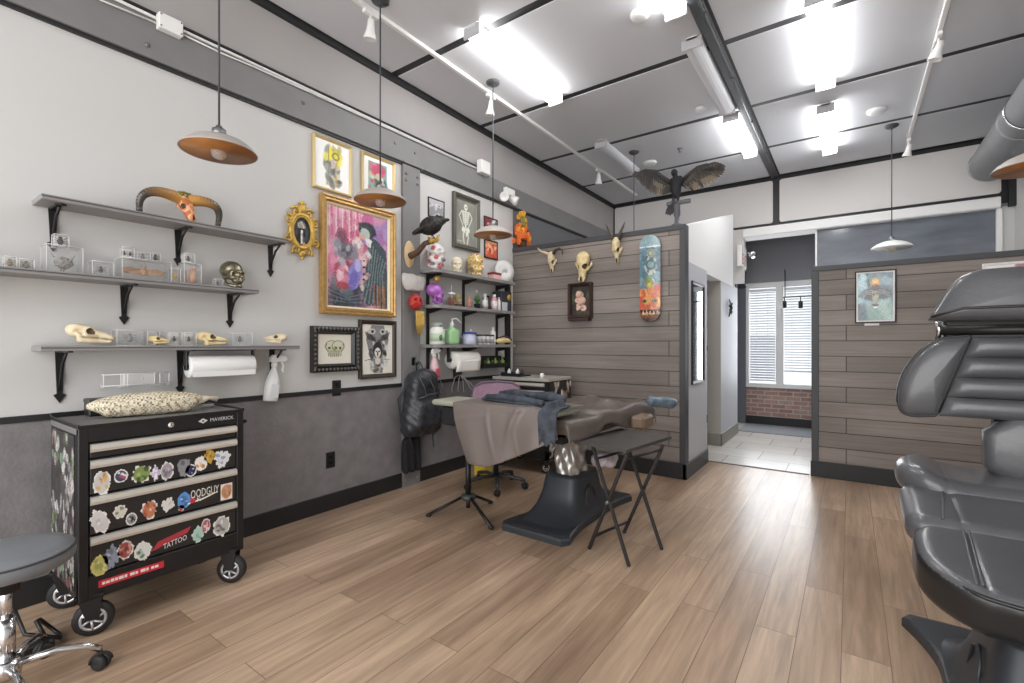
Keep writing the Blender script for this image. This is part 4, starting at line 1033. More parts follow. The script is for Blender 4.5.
def brain(t, x, y, z, h):
    b = MB()
    f = lambda P: sd_ell(P, (0, 0, 0), (2.6, 3.4, 2.9))+.35*np.sin(P[:, 1]*2.6+np.sin(P[:, 2]*2))*np.sin(P[:, 2]*2.6)
    k = b.T; b.T = TR((x, y+.005, z+.055), sc=.0105); solid(b, f, (-4, -4.5, -4), (4, 4.5, 4), 30); b.T = k
    b.cyl((x, y, z), (x, y, z+.03), .008, None, 8); b.tube([(x, y-.03, z+.08), (x, y-.045, z+.105)], [.004, .001], 6); b.tube([(x, y+.035, z+.075), (x, y+.05, z+.1)], [.004, .001], 6)
    b.obj('specimen', pm('grey dried specimen', '#8f8a80', .7, var=.2, scale=50), t)
case('tall clear case with a grey round dried specimen on the middle shelf', .565, .70, .04, .15, S2, .135, brain)
case('specimen cube with a black beetle sitting on top of the tall clear case', .60, .655, .06, .11, S2+.1365, .058, beetle('#1c1b1c', .017), True)
case('empty-looking low clear case with one dark beetle, middle of the middle shelf', .735, .82, .08, .16, S2, .075, beetle('#3a362e', .013))
def bat(t, x, y, z, h):
    b = MB(); zc = z+.05; b.ell((x, y, zc), (.012, .018, .022), n=10, m=8); b.ell((x+.006, y, zc+.024), (.009, .011, .011), n=8, m=6)
    for s in (-1, 1):
        b.add([(x, y+s*.012, zc+.015), (x+.004, y+s*.06, zc+.025), (x+.002, y+s*.105, zc+.012), (x+.004, y+s*.085, zc-.016), (x+.004, y+s*.055, zc-.012), (x, y+s*.015, zc-.018)], [(0, 1, 2, 3, 4, 5) if s > 0 else (5, 4, 3, 2, 1, 0)])
        for k in range(3): b.tube([(x+.002, y+s*.012, zc+.015), (x+.006, y+s*(.05+.02*k), zc+.02-.012*k), (x+.004, y+s*(.1-.02*k), zc+.01-.012*k)], .002, 5)
        b.tube([(x+.004, y+s*.008, zc+.03), (x+.004, y+s*.014, zc+.047)], [.004, .001], 5)
    b.obj('specimen', pm('tan bat hide', '#b58a63', .7, var=.25, scale=60), t)
case('long clear case with a tan spread bat specimen, largest on the middle shelf', .86, 1.085, .03, .15, S2, .115, bat)
case('specimen cube with two small beetles, leftmost on top of the long bat case', .875, .925, .06, .105, S2+.1165, .06, pair('#2c2b2b'), True)
case('specimen cube with a grey beetle, centre on top of the long bat case', .94, 1.0, .06, .105, S2+.1165, .042, beetle('#6e6d6b', .012), True)
case('specimen cube with a black beetle, rightmost on top of the long bat case', 1.015, 1.05, .06, .095, S2+.1165, .05, beetle('#141414', .015))
case('slim amber specimen block right of the long bat case', 1.09, 1.135, .10, .14, S2, .085, beetle('#d7b23a', .014))
def hand(t, x, y, z, h):
    b = MB(); b.tube([(x, y+.012, z+.003), (x, y+.012, z+.05), (x, y+.016, z+.09)], [.016, .021, .012], 10); b.tube([(x, y-.018, z+.003), (x-.01, y-.02, z+.09)], [.005, .004], 7)
    for k in range(4): b.tube([(x, y+.002+k*.008, z+.08), (x+.006, y+.0+k*.009, z+.105)], [.005, .003], 6)
    b.obj('specimen', pm('salmon specimen', '#cf9d7c', .5, var=.15, scale=40), t)
case('clear case with a salmon-coloured specimen next to the dark pewter skull', 1.155, 1.245, .06, .14, S2, .13, hand)
case('specimen cube with a dark beetle on top of the salmon specimen case', 1.165, 1.22, .07, .115, S2+.1315, .055, beetle('#3c3a3a', .013), True)
case('small clear block against the left side of the pewter skull', 1.325, 1.365, .10, .14, S2, .05, beetle('#57615c', .010))
case('clear wire-edged case between the boar skull and the small skull', .84, .975, .05, .14, S3, .085, beetle('#8a8a88', .02))
case('white specimen cube with one black dot, left of a pair on the lowest shelf', 1.088, 1.15, .07, .12, S3, .078, beetle('#26262b', .012), True)
case('white specimen cube with one black dot, right of a pair on the lowest shelf', 1.165, 1.225, .07, .12, S3, .078, beetle('#2b2a28', .012), True)
case('white backed specimen cube standing behind the small yellowed skull', .99, 1.055, .03, .07, S3, .082, beetle('#b5a06a', .01), True)
case('clear empty specimen case between the long skull and the round skull', 1.43, 1.55, .05, .13, S3, .08, beetle('#77756f', .016))
# paper towel roll on its holder
t = thing('paper_towel_holder', 'black paper towel holder under the lowest wall shelf', 'holder', (.12, 1.37, S3-.026))
b = MB(); zr = 1.165; b.box(.10, .14, 1.165, 1.172, zr-.02, S3-.026, .002); b.cyl((.12, 1.165, zr), (.12, 1.56, zr), .012, None, 10); b.box(.10, .14, 1.553, 1.56, zr-.02, S3-.026, .002); b.box(.09, .15, 1.16, 1.565, S3-.032, S3-.026, .002); b.obj('rod', M_blackpl, t)
b = MB(); b.lathe([(.02, 0), (.064, 0), (.066, .004), (.066, .366), (.064, .37), (.02, .37), (.02, 0)], (.12, 1.18, zr), 'y', 32)
b.box(.178, .1795, 1.184, 1.546, zr-.06, zr-.01)
b.box(.1855, .1865, 1.184, 1.546, zr-.005, zr)
tag(b.obj('paper_towel_roll', pm('paper white', '#eeeeec', .8), None, (.12, 1.37, zr)), 'white paper towel roll hanging under the lowest wall shelf', 'paper towel roll')
# wire letter rack on the wall
t = thing('wire_rack', 'white wire wall rack below the lowest shelf', 'rack', (0, .95, 1.06))
b = MB()
for z in (1.075, 1.135): b.tube([(.01, .80, z), (.075, .80, z), (.075, 1.10, z), (.01, 1.10, z)], .0028, 6)
for y in (.80, .875, .89, .905, 1.03, 1.055, 1.10): b.tube([(.01, y, 1.06), (.075, y, 1.068), (.075, y, 1.14)], .0024, 6)
b.obj('wire_frame', pm('white coated wire', '#efefed', .35), t)
b = MB(); b.box(.004, .010, .90, 1.05, 1.07, 1.135, .002); b.lathe([(.004, 0), (.004, .003), (0, .003)], (.010, .99, 1.105), 'x', 8); b.obj('back_plate', M_whitepl, t)
# spray bottles hung by their triggers
def spray_bottle(label, x, y, z, body, liquid=None, sc=1., tilt=0):
    t = thing('spray_bottle', label, 'spray bottle', (x, y, z))
    T = TR((x, y, z), rx=tilt, sc=sc)
    b = MB(T); b.lathe([(0, 0), (.034, 0), (.038, .006), (.038, .10), (.034, .125), (.020, .165), (.014, .18), (.013, .195), (0, .195)], n=24); b.obj('bottle', body, t)
    b = MB(T); b.box(.0379, .0392, -.022, .022, .02, .095, .0005); b.obj('bottle_label', liquid or pm('pale label', '#dfe2e4', .5), t)
    b = MB(T); b.lathe([(.015, .19), (.017, .195), (.017, .215), (.012, .22), (0, .22)], n=16); b.prism([(-.035, .0), (.05, .012), (.055, .03), (.045, .042), (-.02, .042), (-.035, .025)], (0, 0, .215), (0, 1, 0), (0, 0, 1), (.024, 0, 0), ); b.cyl((.012, .05, .238), (.012, .063, .238), .007, None, 8); b.obj('spray_head', M_whitepl, t)
    b = MB(T); b.tube([(.012, .03, .225), (.012, .045, .20), (.012, .042, .175), (.012, .05, .165)], .005, 6); b.obj('trigger', M_whitepl, t)
    return t
spray_bottle('white spray bottle hanging from the right bracket of the lowest wall shelf', .049, 1.71, .905, pm('milky plastic', '#e7e7e6', .35), sc=1.25, tilt=-.12)
# ================================================================ corner shelves
B1, B2, B3, BD = 2.005, 1.672, 1.298, .22
def corner_shelf(label, zt):
    t = thing('corner_shelf', label, 'shelf', (0, 3.93, zt))
    b = MB()
    b.prism([(0, 3.17), (BD-.05, 3.17), (BD-.015, 3.185), (BD, 3.22), (BD, 4.43), (0, 4.43)], (0, 0, zt-.03), (1, 0, 0), (0, 1, 0), (0, 0, .03)); b.obj('shelf_board', M_shelf, t)
    for y in (3.26, 3.78, 4.36):
        b = MB(); b.prism([(0, 0), (BD*.85, 0), (BD*.85, -.014), (.02, -.05), (0, -.05)], (0, y-.006, zt-.03), (1, 0, 0), (0, 0, 1), (0, .012, 0)); b.obj('shelf_bracket', M_shelfd, t)
    return t
corner_shelf('upper corner shelf with bright painted skulls and a white plate', B1)
corner_shelf('middle corner shelf with the purple skull', B2)
corner_shelf('lower corner shelf with the green jug', B3)
for y, lab in ((3.26, 'black slotted shelf upright at the left end of the corner shelves'), (3.78, 'black slotted shelf upright in the middle of the corner shelves'), (4.36, 'black slotted shelf upright at the right end of the corner shelves')):
    b = MB(); b.box(0, .014, y-.018, y+.018, 1.05, 1.98, .002)
    tag(b.obj('shelf_upright', M_shelfd, None, (0, y, 1.05)), lab, 'shelf upright')
b = MB(); b.box(.0, .05, 4.52, 4.575, .93, 2.0, .003); tag(b.obj('corner_post', M_shelfd, None, (0, 4.55, .93)), 'black wooden post between the corner shelves and the partition', 'post')
# upper corner shelf
def floral(p):
    n = math.sin(p[1]*.75+p[2]*.3+p[0]*.3)+math.sin(p[2]*.8-p[1]*.4+2)
    return C('#c0606a') if n > 1.2 else (C('#d9a0a4') if n > .8 else (C('#8d93a0') if n < -1.4 else C('#e6dfdc')))
skull_thing('painted_skull', 'large white skull with red roses painted on it, left end of the upper corner shelf', (.1, 3.30, B1), lambda b: human_skull(b, TR((.11, 3.27, B1+.124), rz=-.7, sc=.0128), 44, floral), mat=M_gloss)
skull_thing('white_skull', 'cream grinning skull beside the rose painted skull', (.1, 3.53, B1), lambda b: human_skull(b, TR((.12, 3.55, B1+.083), rz=-.75, sc=.0082), 40, bonecol('#efe6cf', '#8a744c', 6, .25)))
def goldc(p):
    n = math.sin(p[1]*1.1+p[0])+math.sin(p[2]*1.2+1)
    return C('#d0b266') if n > -.2 else (C('#c07a60') if n < -1.2 else C('#e6dab2'))
skull_thing('ornate_skull', 'gold and rust patterned skull in the middle of the upper corner shelf', (.1, 3.83, B1), lambda b: human_skull(b, TR((.11, 3.85, B1+.122), rz=-.5, sc=.0126), 44, goldc), mat=M_gloss)
b = MB(); y0 = 4.10; b.box(.08, .17, y0, y0+.13, B1, B1+.075, .004); o = b.obj('small_box', pm('pink box', '#e2b6b2', .5), None, (.12, 4.16, B1)); tag(o, 'small pink box with a dark red lid beside the white plate', 'box')
b = MB(); b.box(.077, .173, y0-.003, y0+.133, B1+.06, B1+.085, .003); b.obj('lid', pm('dark red lid', '#8a2f35', .5), o)
t = thing('display_plate', 'round white decorated plate standing at the end of the upper corner shelf', 'plate', (.1, 4.40, B1))
b = MB(); R = Vector((1, -.45, .12)).to_track_quat('Z', 'Y').to_matrix(); b.lathe([(0, 0), (.07, 0), (.125, .018), (.127, .022), (.07, .008), (0, .006)], (.10, 4.37, B1+.128), n=36, R=R); b.obj('plate', pm('white porcelain', '#e4e3df', .2), t)
b = MB()
for k in range(5): b.tube([Vector((.10, 4.37, B1+.128))+R @ Vector((.02+.012*k*math.cos(a), -.02+.012*k*math.sin(a), .011)) for a in np.linspace(.3*k, .3*k+2.2, 8)], .002, 5)
b.obj('plate_drawing', pm('grey ink', '#77787a', .5), t)
# middle corner shelf
skull_thing('purple_skull', 'glossy purple skull at the left end of the middle corner shelf', (.1, 3.26, B2), lambda b: human_skull(b, TR((.11, 3.25, B2+.099), rz=.9, ry=.25, sc=.0098), 42), mat=pm('metallic purple', '#a868b6', .3, .15))
t = thing('straw_jar', 'clear jar of red-brown sticks beside the purple skull', 'jar', (.14, 3.45, B2))
b = MB(); b.lathe([(0, B2), (.035, B2), (.038, B2+.01), (.038, B2+.11), (.04, B2+.115)], (.14, 3.45, 0), n=20); b.obj('jar', M_acryl, t)
b = MB()
for k in range(10):
    a = k*.63; b.cyl((.14+.02*math.cos(a), 3.45+.02*math.sin(a), B2+.006), (.14+.026*math.cos(a), 3.45+.026*math.sin(a), B2+.08+.008*(k % 3)), .005, None, 6)
b.obj('stick', pm('rust stick', '#94472c', .6), t)
b = MB(); b.lathe([(.041, B2+.115), (.041, B2+.13), (.03, B2+.135), (0, B2+.135)], (.14, 3.45, 0), n=20); b.cyl((.14, 3.45, B2+.13), (.145, 3.45, B2+.21), .003, None, 6); b.obj('lid', M_whitepl, t)
skull_thing('tan_skull', 'small tan skull behind the jar on the middle corner shelf', (.08, 3.60, B2), lambda b: (human_skull(b, TR((.08, 3.60, B2+.085), rz=-.4, sc=.0052), 34, bonecol('#cdbd8a', '#7d6a35', 9)), b.box(.04, .12, 3.56, 3.64, B2, B2+.035, .004, col=C('#5c4a3a'))))
def figurine(t):
    b = MB(); f = lambda P: smin(smin(sd_cap(P, (0, 0, 0), (0, 0, 5), 2.8, 1.8), sd_ell(P, (0, 0, 7.4), (1.8, 1.8, 2)), 1), sd_cap(P, (0, -2, 4.5), (2.4, 1.5, 3), .9, .7), .6)
    b.T = TR((.12, 3.74, B2+.03), rz=-.5, sc=.0105); solid(b, f, (-4, -4, -3), (4, 4, 10.5), 34); b.obj('body', pm('terracotta figure', '#c08a72', .6, var=.2, scale=30), t)
    b = MB(); b.T = TR((.12, 3.74, B2)); b.lathe([(0, 0), (.035, 0), (.035, .008), (0, .012)], n=16); b.obj('base', pm('dark base', '#3d2f2a', .6), t)
t = thing('figurine', 'small terracotta figurine left of the green plant', 'figurine', (.12, 3.74, B2)); figurine(t)
t = thing('small_plant', 'tiny green plant in a dark pot on the middle corner shelf', 'plant', (.12, 3.86, B2))
b = MB(); b.lathe([(0, B2), (.028, B2), (.035, B2+.05), (.038, B2+.055), (.03, B2+.052), (0, B2+.05)], (.12, 3.87, 0), n=18); b.obj('pot', M_blackpl, t)
b = MB()
for k in range(26):
    a = k*2.4; r = .012+.045*(k/26); h = .16-.09*(k/26); p0 = Vector((.12, 3.87, B2+.045)); p1 = p0+Vector((r*math.cos(a), r*math.sin(a), h*.7)); 
    b.tube([p0, (p0+p1)/2+Vector((0, 0, .02)), p1], [.002, .010, .001], 5, flat=.25)
b.obj('foliage', pm('leaf green', '#56803f', .6, var=.25, scale=40), t)
b = MB(); b.ell((.12, 3.86, B2+.185), (.012, .018, .014)); b.obj('bloom', pm('pale pink bloom', '#e3c9c4', .7), t)
def bottle(label, x, y, z, r, h, body, cap, capm, name='bottle', cat='bottle', group=None, lab=None, neck=.45):
    t = thing(name, label, cat, (x, y, z), 0, group)
    b = MB(); b.lathe([(0, z), (r*.92, z), (r, z+.004), (r, z+h*.68), (r*.9, z+h*.76), (r*neck, z+h*.84), (r*neck, z+h*.88), (0, z+h*.88)], (x, y, 0), n=20); b.obj('body', body, t)
    b = MB(); b.lathe([(r*neck*1.2, z+h*.86), (r*neck*1.25, z+h*.87), (r*neck*1.25, z+h*.98), (r*neck*1.1, z+h), (0, z+h)], (x, y, 0), n=16); b.obj('cap', capm, t)
    if lab:
        b = MB(); b.lathe([(r*1.015, z+h*.15), (r*1.015, z+h*.58)], (x, y, 0), n=20); b.obj('bottle_label', lab, t)
    return t
M_pinkb = pm('pink bottle', '#d7a3ae', .35); M_silv = pm('silver bottle', '#b9babd', .3, .6)
bottle('silver grey bottle right of the green plant on the middle corner shelf', .13, 3.99, B2, .032, .17, M_silv, .5, M_whitepl, lab=pm('white label', '#e5e3e0', .5))
bottle('dark bottle between the silver and the pink bottle', .11, 4.07, B2, .03, .16, pm('brown bottle', '#4d3a36', .3), .5, M_blackpl)
bottle('pink bottle with a white cap on the middle corner shelf', .14, 4.14, B2, .034, .175, M_pinkb, .5, M_whitepl, lab=pm('white label', '#e5e3e0', .5))
bottle('slim pale bottle against the black box on the middle corner shelf', .15, 4.21, B2, .024, .15, pm('pale bottle', '#d6cfcf', .35), .5, M_pinkb)
t = thing('black_box', 'tall black box with a gold mask on its front on the middle corner shelf', 'box', (.1, 4.38, B2))
b = MB(); b.box(.03, .16, 4.245, 4.44, B2, B2+.225, .004); b.obj('carton', pm('slate box', '#34373e', .45), t)
b = MB(); b.T = TR((.165, 4.385, B2+.16), rz=-.3, sc=.0055); solid(b, lambda P: smax(smax(sd_ell(P, (0, 0, 0), (3, 5, 7)), -sd_ell(P, (3, 2, 1), (1.6, 1.3, 1)), .4), -sd_ell(P, (3, -2, 1), (1.6, 1.3, 1)), .4), (-4, -6, -8), (4, 6, 8), 28); b.obj('mask_emblem', pm('old gold', '#b6924a', .35, .5), t)
b = MB(); b.box(.161, .175, 4.25, 4.34, B2+.0, B2+.10, .002); b.obj('white_card', pm('blue grey card', '#cfd3d8', .5), t)
# gold ball hanging under the upper corner shelf
t = thing('hanging_ball', 'small gold ball hanging under the upper corner shelf above the purple skull', 'ornament', (.15, 3.24, B1-.03))
q = at(437, 279, X=.15); b = MB(); b.ell(q, (.032, .032, .032)); b.obj('ball', pm('brass ball', '#b98f4e', .35, .5), t); b = MB(); b.cyl(q, (q.x, q.y, B1-.03), .003, None, 6); b.obj('hook', M_blackpl, t)
# lower corner shelf
t = thing('white_canister', 'white canister with a green label, left end of the lower corner shelf', 'canister', (.13, 3.27, B3))
b = MB(); b.lathe([(0, B3), (.068, B3), (.072, B3+.006), (.072, B3+.14), (.05, B3+.165), (.045, B3+.17), (0, B3+.17)], (.13, 3.265, 0), n=28); b.obj('body', pm('white canister', '#e6e8e2', .4), t)
b = MB(); b.lathe([(.0728, B3+.03), (.0728, B3+.105)], (.13, 3.265, 0), n=28); b.lathe([(0, 0), (.028, 0), (.028, .002), (0, .002)], (.2, 3.245, B3+.065), 'x', 16, mi=1); b.obj('canister_label', [pm('pale green label', '#b9cdb0', .5), pm('deep green mark', '#4d7a50', .5)], t)
b = MB(); b.lathe([(.05, B3+.165), (.05, B3+.20), (.045, B3+.205), (0, B3+.205)], (.13, 3.265, 0), n=20); b.obj('lid', pm('grey lid', '#9aa39a', .4), t)
t = thing('spray_jug', 'light green jug with a white spout on the lower corner shelf', 'jug', (.13, 3.47, B3))
b = MB(); b.T = TR((.13, 3.465, B3), sc=.01)
solid(b, lambda P: smin(smax(sd_box(P, (0, 0, 7.5), (5, 7, 7.5), 2.5), -1e9*np.ones(len(P)), .1), sd_cap(P, (0, 0, 13), (0, .5, 18), 4.5, 1.8), 2.5), (-6, -8, -1), (6, 8, 21), 36); b.obj('body', pm('mint green plastic', '#a9d79f', .4), t)
b = MB(); b.cyl((.13, 3.47, B3+.18), (.13, 3.47, B3+.215), .022, None, 14); b.tube([(.13, 3.47, B3+.215), (.13, 3.475, B3+.25), (.14, 3.52, B3+.26), (.16, 3.57, B3+.215)], .007, 7); b.obj('spout', M_whitepl, t)
bottle('black narrow bottle behind the green jug on the lower corner shelf', .06, 3.585, B3, .022, .15, M_blackpl, .5, M_blackpl)
bottle('squat white tub with a bright blue lid on the lower corner shelf', .13, 3.73, B3, .075, .125, pm('pale lilac tub', '#ccd0e6', .4), .5, pm('royal blue lid', '#31489e', .4), 'tub', 'tub', neck=.85)
for i, y in enumerate((3.88, 3.95, 4.02, 4.09)):
    bottle('identical white jars with black lids in a row on the lower corner shelf', .14, y, B3, .03, .105, pm('white jar', '#dcdad8', .35), .5, M_blackpl, 'jar', 'jar', 'white jars with black lids on the lower corner shelf', neck=.85, lab=pm('grey label', '#a5a2a3', .5))
bottle('green and yellow thin bottle behind the white jars', .06, 3.84, B3, .02, .16, pm('lime bottle', '#a8bd5a', .4), .5, M_whitepl)
bottle('tall white nozzle bottle right of the white jars', .1, 4.17, B3, .03, .19, M_whitepl, .5, M_whitepl, neck=.3)
b = MB(); b.T = TR((.15, 4.31, B3+.035), rz=1.45); b.tube([(-.13, 0, 0), (-.08, 0, .004), (0, 0, .012), (.08, 0, .004), (.13, 0, -.012)], [.012, .034, .036, .026, .010], 14, flat=.9)
tag(b.obj('squeeze_bottle', pm('pale yellow bottle', '#dfcf8c', .4), None, (.15, 4.34, B3)), 'pale yellow squeeze bottle lying at the right end of the lower corner shelf', 'bottle')
b = MB(); b.T = TR((.11, 4.38, B3+.07), rz=1.3); b.tube([(-.10, 0, 0), (0, 0, .012), (.10, 0, -.02)], [.012, .026, .010], 12)
tag(b.obj('purple_tube', pm('plum tube', '#5a3c55', .4), None, (.11, 4.38, B3+.06)), 'dark plum tube lying behind the pale yellow squeeze bottle', 'tube')
# below the lower corner shelf
t = thing('kitchen_roll_holder', 'black roll holder under the lower corner shelf', 'holder', (.13, 3.63, B3-.03))
zr = 1.145; b = MB(); b.box(.11, .15, 3.415, 3.425, zr-.02, B3-.03, .002); b.cyl((.13, 3.41, zr), (.13, 3.84, zr), .012, None, 10); b.box(.09, .16, 3.41, 3.5, B3-.034, B3-.03, .001); b.obj('arm', M_blackpl, t)
b = MB(); b.lathe([(.02, 0), (.082, 0), (.086, .006), (.086, .364), (.082, .37), (.02, .37), (.02, 0)], (.13, 3.45, zr), 'y', 34)
b.grid(lambda u, v: (.13+.086*math.cos(v*.6)+.012*v, 3.455+.36*u-.02*v, zr-.115*v), 6, 8, thick=.002)
tag(b.obj('kitchen_roll', pm('paper cream', '#e9e6df', .8), None, (.13, 3.63, zr)), 'big white paper roll with a loose sheet under the lower corner shelf', 'paper roll')
t = thing('ink_box', 'black box of green capped bottles on the rail under the lower corner shelf', 'box', (.1, 4.1, 1.04))
b = MB(); b.box(.02, .14, 3.93, 4.42, 1.04, 1.05, .002); b.box(.02, .03, 3.93, 4.42, 1.05, 1.17, .002); b.box(.132, .14, 3.93, 4.42, 1.05, 1.09, .002); b.box(.02, .14, 3.93, 3.938, 1.05, 1.15); b.box(.02, .14, 4.412, 4.42, 1.05, 1.15); b.obj('tray', M_blackpl, t)
for k in range(7):
    b = MB(); y = 3.975+k*.066; b.lathe([(0, 1.051), (.026, 1.051), (.026, 1.11), (.012, 1.125), (.010, 1.15), (0, 1.15)], (.08, y, 0), n=12, mi=k % 2); b.obj('ink_bottle', [pm('green ink', '#86a54a', .35), pm('dark ink', '#2a2d2a', .3)], t)
spray_bottle('pink-bottomed spray bottle hanging left of the paper roll', .14, 3.225, .965, pm('rose liquid bottle', '#e3bfc4', .3), pm('red label', '#c9505c', .5), sc=1.15, tilt=.05)
t = thing('cable_hook', 'black hook with white cables looping below the paper roll', 'hook', (.05, 3.75, 1.0))
b = MB(); b.box(.0, .06, 3.62, 3.70, .95, 1.04, .006); b.obj('hook_plate', M_blackpl, t)
b = MB()
for k in range(5):
    y = 3.56+k*.06; b.tube([(.07, 3.66, .99), (.09, y, .97-.02*k), (.09, y-.05+.03*k, .86-.03*(k % 3)), (.08, y-.03+.04*k, .82)], .0028, 6)
b.obj('cable', pm('pale cable', '#d8d5d0', .5), t)
# ================================================================ trophy arm and crow on the column
t = thing('trophy_mount', 'pale oval wood plaque with a bone arm and gold claw on the grey column', 'wall mount', (.02, 3.02, 2.12))
q = at(410, 254, X=.04); b = MB(); b.lathe([(0, 0), (.085, 0), (.085, .012), (.078, .022), (0, .022)], (.02, q.y, q.z), 'x', 30)
for i, v in enumerate(b.v):
    b.v[i] = (v[0], q.y+(v[1]-q.y)*.72, q.z+(v[2]-q.z)*1.45)
b.obj('plaque', pm('pale wood', '#d9be92', .5, var=.12, scale=14), t)
e = at(432, 241, X=.30)
b = MB(); b.tube([(.04, q.y, q.z-.02), (.12, q.y+.02, q.z+.01), (.22, (q.y+e.y)/2, (q.z+e.z)/2+.03), e], [.034, .026, .022, .026], 12); b.obj('leg_bone', pm('brown hide', '#5d4636', .6, var=.3, scale=20), t)
b = MB()
for k in range(5):
    a = k*1.25; b.tube([e, e+Vector((.03*math.cos(a), .04*math.sin(a)+.03, .03*math.sin(a*.7))), e+Vector((.05*math.cos(a), .06*math.sin(a)+.02, .05+.02*math.sin(a)))], [.018, .014, .004], 8)
b.ell(e, (.03, .035, .03)); b.obj('claw', pm('antique gold', '#c09a4c', .35, .6), t)
cr = e+Vector((0, .0, .05))
t = thing('crow', 'shaggy black crow perched on the gold claw in front of the pilaster', 'bird', cr)
b = MB(); b.T = TR(cr, rz=1.0, sc=.01)
def crowf(P):
    d = sd_ell(P, (-1, 0, 8.5), (9.5, 7.4, 7.0), np.array(Matrix.Rotation(-.45, 3, 'Y'))); d = smin(d, sd_cap(P, (2, 5, 10), (7, 10, 20), 3.4, .8), 2.5)
    d = smin(d, sd_ell(P, (7.5, 0, 14), (4, 3.2, 3.2)), 2.2); d = smin(d, sd_cap(P, (10, 0, 14.2), (15, 0, 15.5), 1.4, .3), 1)
    d = smin(d, sd_ell(P, (-10, 0, 4), (7, 3.4, 1.4), np.array(Matrix.Rotation(-.5, 3, 'Y'))), 2)
    return d-.9+.8*np.sin(P[:, 0]*1.9)*np.sin(P[:, 1]*2.1)*np.sin(P[:, 2]*1.7)
solid(b, crowf, (-20, -11, -4), (18, 14, 24), 58); b.obj('body', pm('black feathers', '#1c1815', .55, var=.3, scale=40), t)
for s in (-1, 1):
    b = MB(); b.T = TR(cr, rz=1.0, sc=.01)
    for k in range(9): b.tube([(4-1.3*k, s*4.6, 11.5-.7*k), (-2-1.5*k, s*5.8, 8.5-.9*k), (-6-1.3*k, s*5.2, 5-.5*k)], [.6, 1.3, .2], 6, flat=.4)
    b.obj('wing', pm('black feathers', '#1c1815'), t)
    b = MB(); b.T = TR(cr, rz=1.0, sc=.01); b.cyl((0, s*2, 4), (.5, s*2, -.5), .6, None, 6); b.obj('leg', M_blackpl, t)
# hanging mask below
t = thing('hanging_mask', 'red and yellow mask with a white cloth top hanging on the grey column', 'mask', (.04, 3.05, 1.40))
q = at(414, 280, X=.06); 
b = MB(); b.T = TR((.06, q.y, q.z-.02), sc=.01)
solid(b, lambda P: smax(smax(sd_ell(P, (0, 0, 2), (5, 14, 13)), P[:, 2]-6+.10*P[:, 1], .8), -P[:, 2]-8, .8)+.3*np.sin(P[:, 1]*.7+P[:, 2]*.3), (-7, -16, -11), (7, 16, 10), 40); b.obj('cloth_top', pm('grey white cloth', '#cdc9c5', .85, var=.1, scale=20), t)
q2 = at(415.5, 302, X=.07); b = MB(); b.T = TR((.07, q2.y, q2.z), sc=.01)
solid(b, lambda P: smax(smax(sd_ell(P, (0, 0, 0), (5, 7.2, 7.5)), -sd_ell(P, (4, 2.6, 1.5), (3, 1.6, 1.3)), .5), -sd_ell(P, (4, -2.6, 1.5), (3, 1.6, 1.3)), .5)+.3*np.sin(P[:, 1]*1.2)*np.sin(P[:, 2]*1.3), (-7, -10, -10), (7, 10, 10), 36); b.ell((5, 0, -1.5), (1.8, 1.2, 2)); b.obj('face', pm('vermilion red', '#b5322c', .5, var=.15, scale=20), t)
q3 = at(419, 322, X=.07); b = MB()
for k in range(7): b.tube([(.08, q3.y+(k-3)*.012, q3.z+.10), (.085, q3.y+(k-3)*.014, q3.z), (.075, q3.y+(k-3)*.008, q3.z-.10-.01*(k % 3))], [.012, .012, .003], 6)
b.obj('beard', pm('straw yellow', '#c9a451', .7, var=.2, scale=30), t)
# ================================================================ skulls on the partition
def wall_skull(label, u, v, build, name='animal_skull'):
    q = at(u, v, Y=YA-.05); q.y = YA-(.046 if 'predator' in label else .030); t = thing(name, label, 'skull', (q.x, YA, q.z)); build(t, q); return t
def ws1(t, q):
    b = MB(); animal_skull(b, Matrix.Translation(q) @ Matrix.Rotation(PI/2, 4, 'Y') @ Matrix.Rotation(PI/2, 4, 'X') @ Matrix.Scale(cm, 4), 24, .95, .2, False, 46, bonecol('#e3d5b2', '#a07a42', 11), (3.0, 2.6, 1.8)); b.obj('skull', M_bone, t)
    for s, tip in ((-1, (-.17, .12)), (1, (.145, .075))):
        b = MB()
        if s < 0: pts = [q+Vector((-.03, -.02, .09)), q+Vector((-.08, -.035, .115)), q+Vector((-.13, -.04, .135)), q+Vector((-.165, -.04, .175))]
        else: pts = [q+Vector((.03, -.02, .09)), q+Vector((.07, -.04, .125)), q+Vector((.13, -.05, .135)), q+Vector((.165, -.05, .10)), q+Vector((.165, -.05, .06))]
        n_ = len(pts); b.tube(pts, [.02*(1-.75*i/(n_-1)) for i in range(n_)], 9); b.obj('horn', pm('pale horn', '#d2c2a0', .5) if s < 0 else pm('dark horn', '#4d433a', .45), t)
wall_skull('horned goat skull with one dark curved horn, leftmost on the skull partition', 551, 262, ws1)
def ws2(t, q):
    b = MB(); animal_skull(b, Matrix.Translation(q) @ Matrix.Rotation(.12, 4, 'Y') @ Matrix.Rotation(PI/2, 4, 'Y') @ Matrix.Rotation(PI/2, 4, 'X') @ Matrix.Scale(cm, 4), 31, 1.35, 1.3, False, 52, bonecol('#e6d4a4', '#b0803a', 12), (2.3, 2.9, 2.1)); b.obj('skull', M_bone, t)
    for s in (-1, 1): b = MB(); b.tube([q+Vector((s*.025, -.02, -.12)), q+Vector((s*.03, -.04, -.145)), q+Vector((s*.026, -.045, -.175))], [.009, .008, .002], 7); b.obj('fang', pm('ivory fang', '#e8dcb8', .4), t)
wall_skull('big hornless predator skull above the shadow box', 583, 266, ws2)
